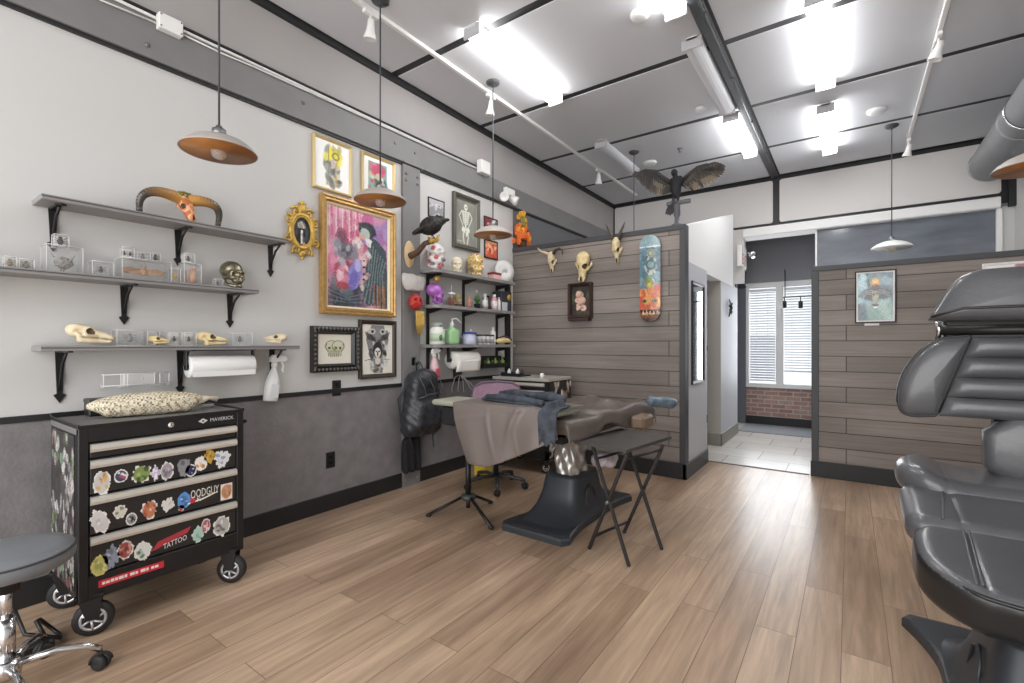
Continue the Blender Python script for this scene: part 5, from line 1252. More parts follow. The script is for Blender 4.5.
def ws3(t, q):
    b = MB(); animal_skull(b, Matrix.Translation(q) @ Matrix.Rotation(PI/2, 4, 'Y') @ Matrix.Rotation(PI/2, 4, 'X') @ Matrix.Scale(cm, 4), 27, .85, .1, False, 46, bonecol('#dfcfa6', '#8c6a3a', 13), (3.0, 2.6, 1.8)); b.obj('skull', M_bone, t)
    for s in (-1, 1):
        b = MB(); b.tube([q+Vector((s*.03, -.01, .10)), q+Vector((s*.05, -.03, .17)), q+Vector((s*.085, -.035, .23)), q+Vector((s*.105, -.03, .285))], [.02, .016, .011, .003], 9); b.obj('horn', pm('dark horn', '#4d433a'), t)
wall_skull('antelope skull with two straight dark horns beside the skateboard', 616, 250, ws3)
# spread-wing bird on its stand on top of the partition
YBIRD = YA+.05
t = thing('spread_wing_bird', 'dark bird with spread wings on a post standing on the partition top', 'bird', (1.93, YBIRD, ZA))
q = at(676, 185, Y=YBIRD)
b = MB(); b.T = TR(q, rz=-PI/2-.35, sc=.01)
def birdf(P):
    d = sd_ell(P, (0, 0, -2), (5.5, 5.0, 11)); d = smin(d, sd_ell(P, (2.5, 0, 11.5), (3.6, 3.0, 3.6)), 2.5); d = smin(d, sd_cap(P, (5, 0, 11.5), (8.4, 0, 10), 1.2, .3), .8)
    for s in (-1, 1): d = smin(d, sd_ell(P, (0, s*4.5, 3), (3.4, 3.5, 5)), 2); d = smin(d, sd_cap(P, (0, s*2.2, -10), (.6, s*2.4, -16), 2.2, 1.2), 1.2)
    return d+.22*np.sin(P[:, 0]*2.6)*np.sin(P[:, 1]*2.4)*np.sin(P[:, 2]*1.6)
solid(b, birdf, (-8, -10, -18), (10, 10, 17), 48); M_feath = pm('blue black feathers', '#121217', .7, var=.3, scale=30); b.obj('body', M_feath, t)
M_fe2 = attr_mat('brown black feathers', .55)
def feather(mb, p0, p1, w, col, off):
    p0, p1 = Vector(p0), Vector(p1); d = p1-p0; n = Vector((0, -1, 0)); sd = d.cross(n).normalized()
    prof = [(0, .25), (.15, .7), (.45, 1), (.75, .95), (.92, .55), (1, .0)]
    L = [p0+d*a+sd*w*k+n*(off+.01*math.sin(PI*a)) for a, k in prof]; Rr = [p0+d*a-sd*w*k+n*(off+.01*math.sin(PI*a)) for a, k in prof[:-1]]
    poly = L+list(reversed(Rr)); N = len(poly); vs = poly+[p-n*.003 for p in poly]
    fs = [tuple(range(N)), tuple(reversed(range(N, 2*N)))]+[(i, i+N, (i+1) % N+N, (i+1) % N) for i in range(N)]
    mb.add(vs, fs, False, 0, col)
def wing(lead, tips, seed, gold):
    b = MB(); R = random.Random(seed); L = [at(*p, Y=YBIRD) for p in lead]; T = [at(*p, Y=YBIRD) for p in tips]
    def along(P, a):
        a *= len(P)-1; i = min(int(a), len(P)-2); return P[i].lerp(P[i+1], a-i)
    cols = [C('#2a2623'), C('#383129'), C('#201e20'), C('#453c33')]
    for row, (f, w, n) in enumerate(((1., .020, 19), (.62, .024, 17), (.36, .026, 16))):
        for k in range(n):
            a = k/(n-1); p0 = along(L, a*.98); p1 = along(T, a); p1 = p0.lerp(p1, f*R.uniform(.95, 1.03))
            c = C('#6f6350') if gold(a, row) and R.random() < .7 else R.choice(cols)
            feather(b, p0, p1, w, c, .004*row+.0006*k)
    b.tube([p+Vector((0, -.006, 0)) for p in L], [.026]+[.020]*(len(L)-2)+[.008], 8, col=C('#25211f'))
    b.obj('wing', M_fe2, t)
wing([(670, 183), (662, 177), (655, 172), (645, 171), (637, 173.5)], [(670, 193), (664, 196), (658.5, 197), (651, 193), (645, 188), (640, 182), (633, 176)], 5, lambda a, r: .15 < a < .45 and r < 2)
wing([(683, 181), (690, 174), (698, 168), (707, 165.5), (714, 165.5)], [(684, 187), (690, 192), (698, 191), (706, 186), (715, 182.5), (722, 177), (725, 171.5), (726.5, 167), (720, 164.5)], 6, lambda a, r: .1 < a < .6 and r == 0)
b = MB()
q0 = at(672, 203, Y=YBIRD)
for k in range(5): feather(b, q+Vector((-.01, 0, -.13)), q+Vector((-.10+.022*k, 0, -.30+.01*abs(k-2))), .018, C('#26242a'), .01+.002*k)
b.obj('tail', M_fe2, t)
b = MB(); pz = at(676, 202, Y=YBIRD).z; px = at(677, 210, Y=YBIRD).x
b.lathe([(0, ZA), (.055, ZA), (.055, ZA+.012), (.024, ZA+.03), (.022, ZA+.09), (.032, ZA+.11), (.03, ZA+.2), (.022, ZA+.24), (.024, pz-.02), (.03, pz), (0, pz)], (px, YBIRD, 0), n=16)
b.box(px-.10, px+.13, YBIRD-.02, YBIRD+.02, pz-.03, pz+.01, .006); b.obj('stand', pm('iron grey post', '#55565c', .5), t)
b = MB()
for s in (-1, 1): b.tube([(px-.02+s*.025, YBIRD, q.z-.15), (px-.02+s*.03, YBIRD-.01, pz+.01)], .009, 7)
b.obj('leg', M_blackpl, t)
# orange figurine on the partition's left end
q = at(515, 247, Y=YA+.05); t = thing('flower_arrangement', 'bright orange and yellow flower arrangement on the left end of the partition top', 'flowers', (.10, YA+.05, ZA))
b = MB(); b.lathe([(0, ZA), (.05, ZA), (.06, ZA+.05), (.05, ZA+.09), (0, ZA+.09)], (.10, YA+.05, 0), n=18); b.obj('pot', pm('dark wicker', '#4b2f24', .8), t)
R_ = random.Random(8); mats = [pm('orange bloom', '#e2702c', .7, var=.15, scale=30), pm('golden bloom', '#e6a93a', .7), pm('olive leaf', '#8f8a45', .7), pm('rust leaf', '#6b3b2c', .7)]
for k in range(42):
    b = MB()
    h = R_.random(); z = ZA+.06+h*.36; r = .115*(1-h*.75)
    a = R_.uniform(0, 2*PI); p = Vector((.10+r*math.cos(a), YA+.05+.6*r*math.sin(a), z)); m = (0 if R_.random() < .62 else (1 if R_.random() < .5 else 3)) if h < .62 else (2 if R_.random() < .7 else 1)
    for j in range(5):
        aa = j*1.256+k; b.ell(p+Vector((.02*math.cos(aa), -.012, .02*math.sin(aa))), (.017, .011, .019), n=7, m=5)
    b.obj('bloom', mats[m], t)
b = MB(); b.tube([(.10, YA+.05, ZA+.06), (.10, YA+.05, ZA+.3), (.105, YA+.05, ZA+.40), (.12, YA+.05, ZA+.46)], [.02, .02, .014, .004], 7); b.obj('stem', mats[2], t)
# ================================================================ rolling tool chest
M_chest = pm('satin black steel', '#232223', .38, .2, var=.1, scale=12); M_drawer = pm('black drawer front', '#2b2928', .4, .1)
cx0, cx1, cy0, cy1 = .13, .60, .585, 1.275
def caster(t, x, y, r, yaw, w=.04, plate=.19):
    b = MB(); R = rotz(yaw); ax = R @ Vector((1, 0, 0)); fw = R @ Vector((0, 1, 0)); c = Vector((x, y, r))
    RM = ax.to_track_quat('Z', 'Y').to_matrix()
    b.lathe([(r*.62, -w/2), (r*.94, -w/2), (r, -w*.3), (r, w*.3), (r*.94, w/2), (r*.62, w/2)], c, n=28, R=RM); wh = b.obj('wheel', pm('black rubber', '#232323', .6), t)
    b = MB(); b.lathe([(0, -w*.38), (r*.62, -w*.38)], c, n=24, R=RM, mi=1); b.lathe([(r*.62, w*.38), (0, w*.38)], c, n=24, R=RM, mi=1)
    b.lathe([(r*.52, w*.40), (r*.66, w*.40), (r*.66, w*.52), (r*.52, w*.52), (r*.52, w*.40)], c, n=24, R=RM); b.lathe([(0, w*.52), (r*.18, w*.52), (r*.18, w*.4)], c, n=14, R=RM)
    up = ax.cross(fw)
    for k in range(6):
        a = k*PI/3; d = fw*math.cos(a)+Vector((0, 0, 1))*math.sin(a); d2 = fw*math.cos(a+.5)+Vector((0, 0, 1))*math.sin(a+.5)
        b.tube([c+ax*w*.46+d*r*.12, c+ax*w*.46+d2*r*.6], r*.07, 6)
    b.obj('hub', [pm('silver spokes', '#cfcfd0', .3, .6), M_blackpl], wh)
    b = MB(); top = plate
    for s in (-1, 1):
        b.prism([(-r*.3, 0), (r*.3, 0), (r*.45, top-r-.004), (-r*.75, top-r-.004)], c+ax*s*(w/2+.006)-ax*.0015, fw, (0, 0, 1), ax*.003)
    b.obox((x-fw.x*r*.15, y-fw.y*r*.15, top-.006), (w+.03, r*1.4, .012), R, .002); b.obj('fork', M_blackmet, t)
t = thing('tool_chest', 'black rolling tool chest covered in stickers below the wall shelves', 'tool chest', ((cx0+cx1)/2, (cy0+cy1)/2, 0))
b = MB()
b.box(cx0, cx1-.02, cy0, cy1, .17, .905, .004)
for y in (cy0, cy1-.035): b.box(cx1-.03, cx1, y, y+.035, .17, .93, .003)
b.box(cx1-.03, cx1-.002, cy0, cy1, .17, .272, .003); b.box(cx1-.03, cx1-.0012, cy0+.001, cy1-.001, .865, .9385, .003)
b.obj('cabinet', M_chest, t)
b = MB(); b.box(cx0-.004, cx0+.010, cy0-.004, cy1+.004, .93, .962, .003); b.box(cx0, cx1+.001, cy0-.004, cy0+.005, .93, .948, .002); b.box(cx0, cx1+.001, cy1-.005, cy1+.004, .93, .948, .002); b.box(cx1-.008, cx1+.002, cy0-.004, cy1+.004, .932, .944, .002)
b.box(cx0, cx1-.006, cy0, cy1, .90, .938, .002, mi=1); b.obj('top_tray', [M_chest, pm('grey rubber liner', '#6f6e6c', .7)], t)
zs = [(.79, .862), (.628, .79), (.45, .628), (.276, .45)]
yd0, yd1 = cy0+.04, cy1-.04
drw = []
for z0, z1 in zs:
    b = MB(); b.box(cx1-.03, cx1+.0, yd0, yd1, z0+.006, z1-.002, .003); d = b.obj('drawer', M_drawer, t); drw.append(d)
    b = MB(); b.prism([(0, 0), (.016, .004), (.02, .016), (.016, .034), (0, .038)], (cx1-.002, yd0, z1-.042), (1, 0, 0), (0, 0, 1), (0, yd1-yd0, 0)); b.obj('drawer_handle', M_alu, d)
b = MB(); b.lathe([(.013, 0), (.013, .004), (.009, .008), (0, .008)], (cx1, at(171, 427, X=cx1).y, .902), 'x', 18); b.box(cx1+.007, cx1+.009, at(171, 427, X=cx1).y-.002, at(171, 427, X=cx1).y+.002, .899, .911, mi=1); b.obj('lock', [M_alu, M_blackpl], t)
b = MB(); lg = at(203, 424.5, X=cx1); b.prism([(-.022, 0), (0, .013), (.022, 0), (0, -.013)], (cx1+.0005, lg.y, .903), (0, 1, 0), (0, 0, 1), (.001, 0, 0)); b.prism([(-.008, 0), (0, .005), (.008, 0), (0, -.005)], (cx1+.0015, lg.y, .903), (0, 1, 0), (0, 0, 1), (.001, 0, 0), mi=1)
lc = at(222, 421.5, X=cx1); text_mb(b, 'MAVERICK', (cx1+.001, lc.y, .904), (0, 1, 0), (0, 0, 1), .018, .115); b.obj('maker_plate', [pm('silver print', '#d5d5d5', .4), M_blackpl], t)
def blob_mask(cv, seed, k=.18, sq=False):
    r = random.Random(seed); a = np.arctan2(cv.y-.5, cv.x-.5); rr = np.hypot(cv.x-.5, cv.y-.5)
    if sq: return np.maximum(abs(cv.x-.5), abs(cv.y-.5)) < .47
    return rr < .48*(1-k*.5+k*.5*np.sin(a*r.choice([3, 4, 5, 6])+r.random()*6)*.8+k*.3*np.sin(a*9+r.random()*6))
def sticker(parent, u, v, wpx, hpx, cols, seed, k=.2, rim='#e9e6df', rot=0, sq=False, X=cx1+.001, n=18, extra=None):
    q = at(u, v, X=X); q1 = at(u+1, v, X=X); q2 = at(u, v+1, X=X); sy = (q1.y-q.y)*wpx; sz = (q.z-q2.z)*hpx
    cv = Canvas(n, n, rim); m = blob_mask(cv, seed, k, sq); r = random.Random(seed)
    def mute(h): a = [int(h[i:i+2], 16) for i in (1, 3, 5)]; g = sum(a)/3; return '#%02x%02x%02x' % tuple(int(x*.72+g*.28) for x in a)
    cols = [mute(c) for c in cols]; k *= .75
    m = blob_mask(cv, seed, k, sq)
    cv.ell(.5, .5, .38, .38, cols[0]); cv.blobs(9, cols, .05, .16, (.25, .25, .75, .75), seed, .95)
    if extra: extra(cv)
    b = MB(); cu, su = math.cos(rot), math.sin(rot)
    ux = Vector((0, cu, su))*sy; uy = Vector((0, su*1, -cu))*sz
    cv.put(b, q-ux/2-uy/2, ux, uy, m); b.obj('sticker', M_gloss, parent)
d2, d3, d4 = drw[1], drw[2], drw[3]
for a in [(101.9, 482.8, 20, 27, ['#c9c8c6', '#d98a3a', '#6b6d78', '#e8b04a'], 1), (121, 476, 15, 14, ['#3f4a78', '#c14a55', '#f0eeee'], 2, .05), (141.5, 474, 22, 20, ['#86a24a', '#4f6a33', '#a8bf63'], 3, .35), (155.6, 473, 11, 17, ['#cbb9dc', '#efeaf3'], 4, .5),
          (167, 471, 15, 20, ['#a89aa5', '#cbb3bd', '#75707c'], 5), (184, 467, 15, 20, ['#8d8c92', '#66656c'], 6, .3, '#8a8a90'), (191, 470.5, 12, 13, ['#2f2f58', '#e3e1ea', '#3c3c70'], 7, .03), (209.5, 456, 12, 16, ['#d9a52c', '#e8c257', '#a87620'], 8, .3, '#caa040'), (201, 463.5, 14, 15, ['#efe9df', '#d98236', '#e5b85e'], 9, .04), (222, 458.5, 18, 20, ['#dfe1e6', '#8fa0b8', '#c8c9d2'], 10, .4)]:
    sticker(d2, *a)
for a in [(100, 521.5, 20, 28, ['#d9d6d3', '#f0eeea', '#b9b4b2'], 11, .25, '#efece8', .3), (120, 511.8, 15, 15, ['#d8d3bd', '#8a8878'], 12), (131.5, 519, 12, 13, ['#8d8d90', '#2d2d30', '#d7d7d8'], 13, .03), (149.5, 509.5, 18, 22, ['#d9784a', '#b8542f', '#eed6c6'], 14, .4), (168, 504.5, 15, 15, ['#dedbd4', '#bab6ae'], 15, .35),
          (184, 500.5, 14, 17, ['#4d8fdc', '#2f6ac0', '#9cc6f2'], 16, .06, '#5b9ae0'), (181.5, 508, 7, 7, ['#c43c4a', '#e9d6d6'], 161, .3), (226.5, 491.5, 13, 18, ['#d9894a', '#c9a08a', '#b04a5e'], 17, .1, '#e9ddd6', 0, True)]:
    sticker(d3, *a)
q = at(205, 491.5, X=cx1); b = MB(); text_mb(b, 'OODGUY', (cx1+.0012, q.y, q.z), (0, 1, 0), (0, 0, 1), .042, .132); 
qq = at(203, 498.5, X=cx1); b.prism([(-.07, -.006), (.0, .004), (.07, .022), (.07, .017), (.0, -.004), (-.07, -.013)], (cx1+.0008, qq.y, qq.z), (0, 1, 0), (0, 0, 1), (.0006, 0, 0)); text_mb(b, 'K', (cx1+.0012, at(199, 499, X=cx1).y, at(199, 499, X=cx1).z), (0, 1, 0), (0, 0, 1), .022, .02)
b.obj('sticker', pm('cream lettering', '#ece8dc', .4), d3)
b = MB(); q = at(193, 500, X=cx1); b.box(cx1+.0006, cx1+.0014, q.y-.012, q.y+.010, q.z-.016, q.z+.016); b.obj('sticker', pm('red sticker', '#c23a48', .4), d3)
for a in [(111.5, 557, 18, 26, ['#8d9ab5', '#b9c1d2', '#6c7890'], 18, .4, '#9aa5ba'), (100, 565.6, 19, 22, ['#cfc65a', '#aeb04a', '#e6e09a'], 19, .05, '#d6cf80'), (125.4, 550, 18, 20, ['#b8463f', '#d8a08f', '#7d2f2c'], 20, .15), (142.8, 551, 19, 20, ['#dfe3dc', '#4f8a66', '#b9cbbd'], 21, .15), (198, 534.5, 13, 18, ['#a5d3c2', '#7fb8a4'], 22, .3, '#c9e3d8'), (206, 525.5, 10, 15, ['#c9606c', '#e9d6d6'], 23, .15), (221.7, 526, 19, 22, ['#b9b6b3', '#6e6b6a', '#e2e0dd'], 24, .2)]:
    sticker(d4, *a)
q = at(171.5, 539.5, X=cx1); b = MB(); b.prism([(-.085, -.035), (-.055, .004), (.0, .016), (.085, .035), (.07, .008), (.0, -.01), (-.06, -.03)], (cx1+.0006, q.y, q.z+.004), (0, 1, 0), (0, 0, 1), (.0006, 0, 0)); b.obj('sticker', pm('red flame sticker', '#b23a44', .4), d4)
b = MB(); text_mb(b, 'TATTOO', (cx1+.0016, q.y+.015, q.z-.016), (0, 1, .16), (0, 0, 1), .026, .10); b.obj('sticker', pm('white lettering', '#efece8', .4), d4)
qa, qb = at(98.6, 588, X=cx1), at(164, 568, X=cx1)
b = MB(); b.box(cx1-.0015, cx1+.0008, qa.y, qb.y, .212, .243); b.obj('red_strip', pm('red label strip', '#cf3140', .4), t)
b = MB(); rr_ = random.Random(4); yy = qa.y+.012
while yy < qb.y-.03:
    ww = rr_.uniform(.008, .02); b.box(cx1+.0008, cx1+.0014, yy, yy+ww, .222, .233+rr_.uniform(0, .003)); yy += ww+rr_.choice([.003, .003, .010])
pass; b.obj('strip_lettering', pm('white lettering', '#efece8', .4), t)
# stickered left side
cv = Canvas(34, 60, '#2a2727'); cv.blobs(150, ['#b9b4b2', '#8d8a8b', '#d6d1cd', '#72865e', '#b3b0ae', '#86605e', '#9d9997', '#6f9a76', '#2a2727', '#1e1c1c', '#cfcac6', '#44403f', '#55514f'], .025, .07, (0, 0, 1, 1), 91, .9, .8); cv.noise(.35, 4)
b = MB(); cv.put(b, (cx0+.01, cy0-.0015, .895), (cx1-cx0-.07, 0, 0), (0, 0, -.70)); b.obj('sticker_side', M_gloss, t)
b = MB(); b.tube([(cx0+.38, cy1, .86), (cx0+.38, cy1+.05, .86), (cx0+.1, cy1+.05, .86), (cx0+.1, cy1, .86)], .010, 8); b.obj('push_handle', M_blackmet, t)
caster(t, .565, .645, .074, -.35); caster(t, .575, 1.225, .074, -.9); caster(t, .175, .635, .074, -.35); caster(t, .18, 1.22, .074, -.4)
# things lying on the chest
b = MB(); b.T = TR((.40, .905, 1.0), rz=1.36-PI/2, sc=.01)
def bagf(P):
    d = sd_ell(P, (0, 0, 0), (6.8, 24.5, 5.6)); d = smin(d, sd_box(P, (0, 0, -2), (5, 18, 3), 2), 3)
    return d+.35*np.sin(P[:, 0]*1.3+P[:, 1]*.5)*np.sin(P[:, 1]*.9)*np.sin(P[:, 2]*1.1+1)
def bagcol(p):
    n = math.sin(p[0]*2.9+p[1]*1.1)*math.sin(p[1]*2.3+p[2]*1.7)+.4*math.sin(p[1]*5.1+p[2]*3)
    return C('#6f634f') if n > .75 else (C('#a2977d') if n > .35 else (C('#ddd3bd') if n > -.45 else C('#bcae91')))
solid(b, bagf, (-9, -28, -7), (9, 28, 8), 76, colfn=bagcol); b.tube([(0, 23, 0), (0, 26, .5), (-1, 30, -.5)], [2.2, 1.0, 1.6], 9, col=C('#c9bfa6'))
tag(b.obj('speckled_bag', M_col, None, (.40, .90, .936)), 'long speckled beige bag lying on top of the tool chest', 'bag')
t = thing('black_case', 'small black case behind the speckled bag on the tool chest', 'box', (.2, .77, .936)); b = MB(); b.box(.16, .25, .70, .82, .939, 1.02, .006); b.obj('case_body', M_blackpl, t); b = MB(); b.box(.158, .252, .698, .822, 1.005, 1.025, .004); b.obj('lid', M_dkgrey, t)
t = thing('tape_roll', 'small clear tape roll at the right end of the speckled bag', 'tape', (.33, 1.20, .936)); b = MB(); b.lathe([(.015, .939), (.03, .939), (.03, .957), (.015, .957), (.015, .939)], (.33, 1.205, 0), n=20); b.obj('roll', pm('grey tape', '#8c8f8c', .3), t)

# ================================================================ round stool at the left edge
sx, sy = .822, .338
t = thing('rolling_stool', 'round grey stool on a chrome base cut off by the left edge', 'stool', (sx, sy, 0))
b = MB(); b.lathe([(0, .475), (.14, .475), (.172, .478), (.187, .488), (.192, .51), (.190, .53), (.182, .543), (.14, .551), (0, .554)], (sx, sy, 0), n=48); b.obj('seat', pm('grey vinyl', '#74777b', .42, var=.04, scale=6), t)
b = MB(); b.tube([(sx+.190*math.cos(a), sy+.190*math.sin(a), .532) for a in np.linspace(0, 2*PI, 49)[:-1]], .004, 6, True); b.obj('seat_piping', pm('dark grey vinyl', '#3f4144', .45), t)
b = MB(); b.lathe([(0, .475), (.09, .475), (.09, .462), (.04, .45), (.04, .40), (0, .40)], (sx, sy, 0), n=24); b.obj('seat_mount', M_blackpl, t)
b = MB(); b.cyl((sx, sy, .14), (sx, sy, .3), .026, None, 18); b.cyl((sx, sy, .28), (sx, sy, .44), .018, None, 18); b.lathe([(0, .15), (.04, .15), (.045, .12), (.04, .085), (0, .085)], (sx, sy, 0), n=20); b.obj('column', M_chrome, t)
def star_base(t, cx, cy, n, a0, L, zh, m, wheel_r=.028, rr=.013, drop=True):
    for k in range(n):
        a = a0+2*PI*k/n; d = Vector((math.cos(a), math.sin(a), 0)); c = Vector((cx, cy, 0))
        b = MB(); b.tube([c+d*.03+Vector((0, 0, zh)), c+d*L*.5+Vector((0, 0, zh+.005)), c+d*L*.85+Vector((0, 0, zh*.86)), c+d*L+Vector((0, 0, wheel_r*2+.02))], rr, 9); lg = b.obj('leg', m, t)
        e = c+d*L; sd = Vector((-d.y, d.x, 0)).lerp(d, .5).normalized()
        b = MB(); RM = sd.to_track_quat('Z', 'Y').to_matrix(); e = Vector((e.x, e.y, wheel_r))
        for s in (-1, 1): b.lathe([(0, .003), (wheel_r*.7, .003), (wheel_r, .006), (wheel_r, .017), (wheel_r*.8, .021), (wheel_r*.35, .023), (0, .02)], e, n=18, R=RM @ Matrix.Diagonal((1, 1, s)))
        b.cyl(e, e+Vector((0, 0, wheel_r+.02)), .006, None, 8); b.tube([e+Vector((0, 0, wheel_r*1.15))+d*wheel_r*math.cos(q)*1.12+Vector((0, 0, wheel_r*(math.sin(q)-1)*1.12)) for q in np.linspace(0, PI, 9)], .006, 6)
        b.obj('caster', pm('black rubber', '#232323'), lg)
star_base(t, sx, sy, 5, math.atan2(.594-sy, .88-sx)-.02, .262, .125, M_chrome, .03)
t = thing('power_strip', 'tangle of black cable and plug on the floor behind the stool column', 'cable', (.42, .62, 0))
b = MB(); b.box(.50, .56, .42, .52, 0, .04, .006); b.obj('plug_block', M_blackpl, t)
b = MB(); b.tube([(.53, .50, .03), (.5, .47, .12), (.45, .49, .10), (.42, .54, .02), (.48, .55, .012), (.55, .54, .03), (.48, .44, .07), (.40, .42, .16)], .008, 7); b.obj('cord', M_blackpl, t)

# ================================================================ backpack on the column
t = thing('backpack', 'black backpack hanging on the grey column next to the draped arm table', 'backpack', (.03, 3.05, .75))
M_pack = pm('black nylon', '#35373b', .38, var=.25, scale=14, bump=.35, bscale=20)
b = MB(); b.T = TR((.14, 3.055, .76), sc=.01)
def packf(P):
    w = 1-.010*(P[:, 2]); Q = P.copy(); Q[:, 1] *= 1+.012*np.maximum(Q[:, 2], -10)
    d = sd_box(Q, (0, 0, 0), (9.5, 19, 29), 8); d = smin(d, sd_box(Q, (8, -1, -9), (5.5, 14, 13), 5), 2.5)
    d = smin(d, sd_ell(Q, (3, 1, 22), (9, 15, 10)), 4)
    return d+.55*np.sin(P[:, 1]*.55+P[:, 2]*.28)*np.sin(P[:, 2]*.5+P[:, 0]*.4)
solid(b, packf, (-12, -26, -34), (17, 26, 36), 60); b.obj('bag_body', M_pack, t)
b = MB(); c = Vector((.14, 3.055, .76)); 
for yy in (-.13, -.02, .1): b.tube([c+Vector((.10, yy, .26)), c+Vector((.145, yy+.03, .15)), c+Vector((.15, yy+.05, .05))], .008, 6, flat=.4)
b.tube([c+Vector((.10, -.13, .06)), c+Vector((.145, -.05, .09)), c+Vector((.15, .06, .10)), c+Vector((.11, .15, .07))], .007, 6); b.obj('zip', pm('grey zip', '#55585c', .35, .3), t)
b = MB(); b.tube([c+Vector((-.02, -.04, .30)), c+Vector((-.05, -.03, .37)), c+Vector((-.05, .03, .37)), c+Vector((-.02, .04, .30))], .012, 8, flat=.5); b.obj('handle', M_pack, t)
b = MB()
for s in (-1, 1): b.tube([c+Vector((-.02, s*.1, .26)), c+Vector((-.06, s*.22, .05)), c+Vector((-.04, s*.2, -.2)), c+Vector((.0, s*.14, -.30)), c+Vector((.03, s*.12, -.42))], [.02, .022, .016, .010, .006], 8, flat=.4)
b.obj('strap', M_pack, t)
t = thing('dark_bag', 'black cloth bag hanging low on the column behind the backpack', 'bag', (.05, 2.95, .3))
b = MB(); b.T = TR((.075, 2.99, .30), sc=.01); solid(b, lambda P: sd_box(P, (0, 0, 0), (4, 10, 16), 3.5)+.6*np.sin(P[:, 1]*.8+P[:, 2]*.1), (-8, -14, -19), (8, 14, 19), 40); b.obj('cloth', pm('black cloth', '#1d1d1f', .8), t)
t = thing('wall_hook', 'black hook on the column carrying the backpack', 'hook', (.02, 3.05, 1.12)); b = MB(); b.box(.02, .03, 3.03, 3.08, 1.10, 1.18, .003); b.tube([(.03, 3.055, 1.12), (.08, 3.055, 1.11), (.10, 3.055, 1.14)], .008, 7); b.obj('hook_arm', M_blackpl, t)

# ================================================================ office chair with the pink back
t = thing('office_chair', 'black office chair with a pink back behind the draped arm table', 'office chair', (.70, 3.44, 0))
ocx, ocy, oa = .70, 3.44, math.atan2(-.22, .16); T = TR((ocx, ocy, 0), rz=oa+PI/2)   # local -y is the facing direction
b = MB(T); b.grid(lambda u, v: ((u-.5)*.46*(1-.25*max(0, v-.6)), .26+.05*(1-(2*u-1)**2)*1-.02*v, .60+.335*v-.05*max(0, v-.75)*4*(abs(2*u-1)**3)), 16, 12, thick=.02); b.obj('backrest', pm('pink mesh fabric', '#ad8ca2', .8, var=.08, scale=40), t)
b = MB(T); fr = [((u-.5)*.48, .262+.05*(1-(2*u-1)**2), .60) for u in np.linspace(0, 1, 9)]; b.tube([(-.235, .265, .60), (-.24, .265, .8), (-.215, .25, .885), (-.15, .26, .93), (0, .29, .94), (.15, .26, .93), (.215, .25, .885), (.24, .265, .8), (.235, .265, .60), (.12, .30, .59), (0, .31, .59), (-.12, .30, .59)], .012, 8, True); b.obj('back_frame', pm('grey plum frame', '#6e5a68', .5), t)
b = MB(T); b.tube([(0, .31, .70), (0, .33, .55), (0, .26, .40), (0, .1, .38)], .02, 8, flat=1.); b.obj('back_stem', M_blackpl, t)
b = MB(T); solid(b, lambda P: sd_box(P, (0, 0, .42), (.235, .23, .04), .035), (-.26, -.26, .36), (.26, .26, .48), 34); b.obj('seat', pm('black fabric', '#242326', .85), t)
b = MB(T); b.cyl((0, 0, .10), (0, 0, .40), .025, None, 14); b.box(-.08, .08, -.1, .1, .36, .385, .006); b.obj('column', M_blackpl, t)
for s in (-1, 1):
    b = MB(T); b.tube([(s*.20, .02, .40), (s*.29, .02, .42), (s*.30, .02, .62)], .014, 8); b.box(s*.30-.035, s*.30+.035, -.12, .14, .62, .645, .01); b.obj('armrest', M_blackpl, t)
star_base(t, ocx, ocy, 5, math.atan2(3.279-ocy, .833-ocx), .27, .10, pm('dark grey plastic', '#3b3b3d', .45), .027, .017)
t = thing('yellow_box', 'small yellow box on the floor behind the tripod stand', 'box', (.37, 3.655, 0)); b = MB(); b.box(.30, .44, 3.60, 3.71, 0, .11, .01); b.obj('box_body', pm('yellow plastic', '#d8bd3a', .45), t); b = MB(); b.box(.296, .444, 3.596, 3.714, .11, .13, .005); b.obj('lid', pm('yellow lid', '#e0c94f', .45), t)

# ================================================================ second tool chest in the corner
t = thing('corner_tool_chest', 'black tool chest with stickers in the corner behind the bed', 'tool chest', (.54, 4.27, 0))
tx0, tx1, ty0, ty1, tz0, tz1 = .20, .885, 4.04, 4.52, .14, .945
b = MB(); b.box(tx0, tx1, ty0+.02, ty1, tz0, tz1-.02, .004)
for x in (tx0, tx1-.03): b.box(x, x+.03, ty0, ty0+.03, tz0, tz1, .003)
b.box(tx0, tx1, ty0, ty0+.03, tz0, tz0+.09, .003); b.box(tx0, tx1, ty0, ty0+.03, tz1-.03, tz1, .003); b.obj('cabinet', M_chest, t)
b = MB(); b.box(tx0-.005, tx1+.005, ty0-.005, ty1, tz1-.02, tz1+.012, .003); b.obj('top_tray', M_alu, t)
z = tz1-.035
for h in (.075, .12, .17, .17, .17):
    b = MB(); b.box(tx0+.035, tx1-.035, ty0+.002, ty0+.03, z-h+.006, z, .003); d = b.obj('drawer', M_drawer, t)
    b = MB(); b.prism([(0, 0), (.016, .004), (.02, .016), (.016, .034), (0, .038)], (tx0+.035, ty0+.004, z-.04), (0, -1, 0), (0, 0, 1), (tx1-tx0-.07, 0, 0)); b.obj('drawer_handle', M_alu, d); z -= h
cv = Canvas(30, 50, '#242121'); cv.blobs(110, ['#c9b9ae', '#b96a4f', '#dcd4cc', '#2a2626', '#8f5a48', '#e5dfd8', '#332e2c', '#a9a19b', '#6f4a40', '#1e1c1c'], .03, .075, (.02, 0, 1, 1), 95, .9, 1.4)
for k in range(22): r_ = random.Random(k+50); x, y = r_.random(), r_.uniform(.55, 1); cv.line([(x, y), (x+r_.uniform(-.2, .2), y+r_.uniform(-.1, .1))], '#e6e3e0', .022)
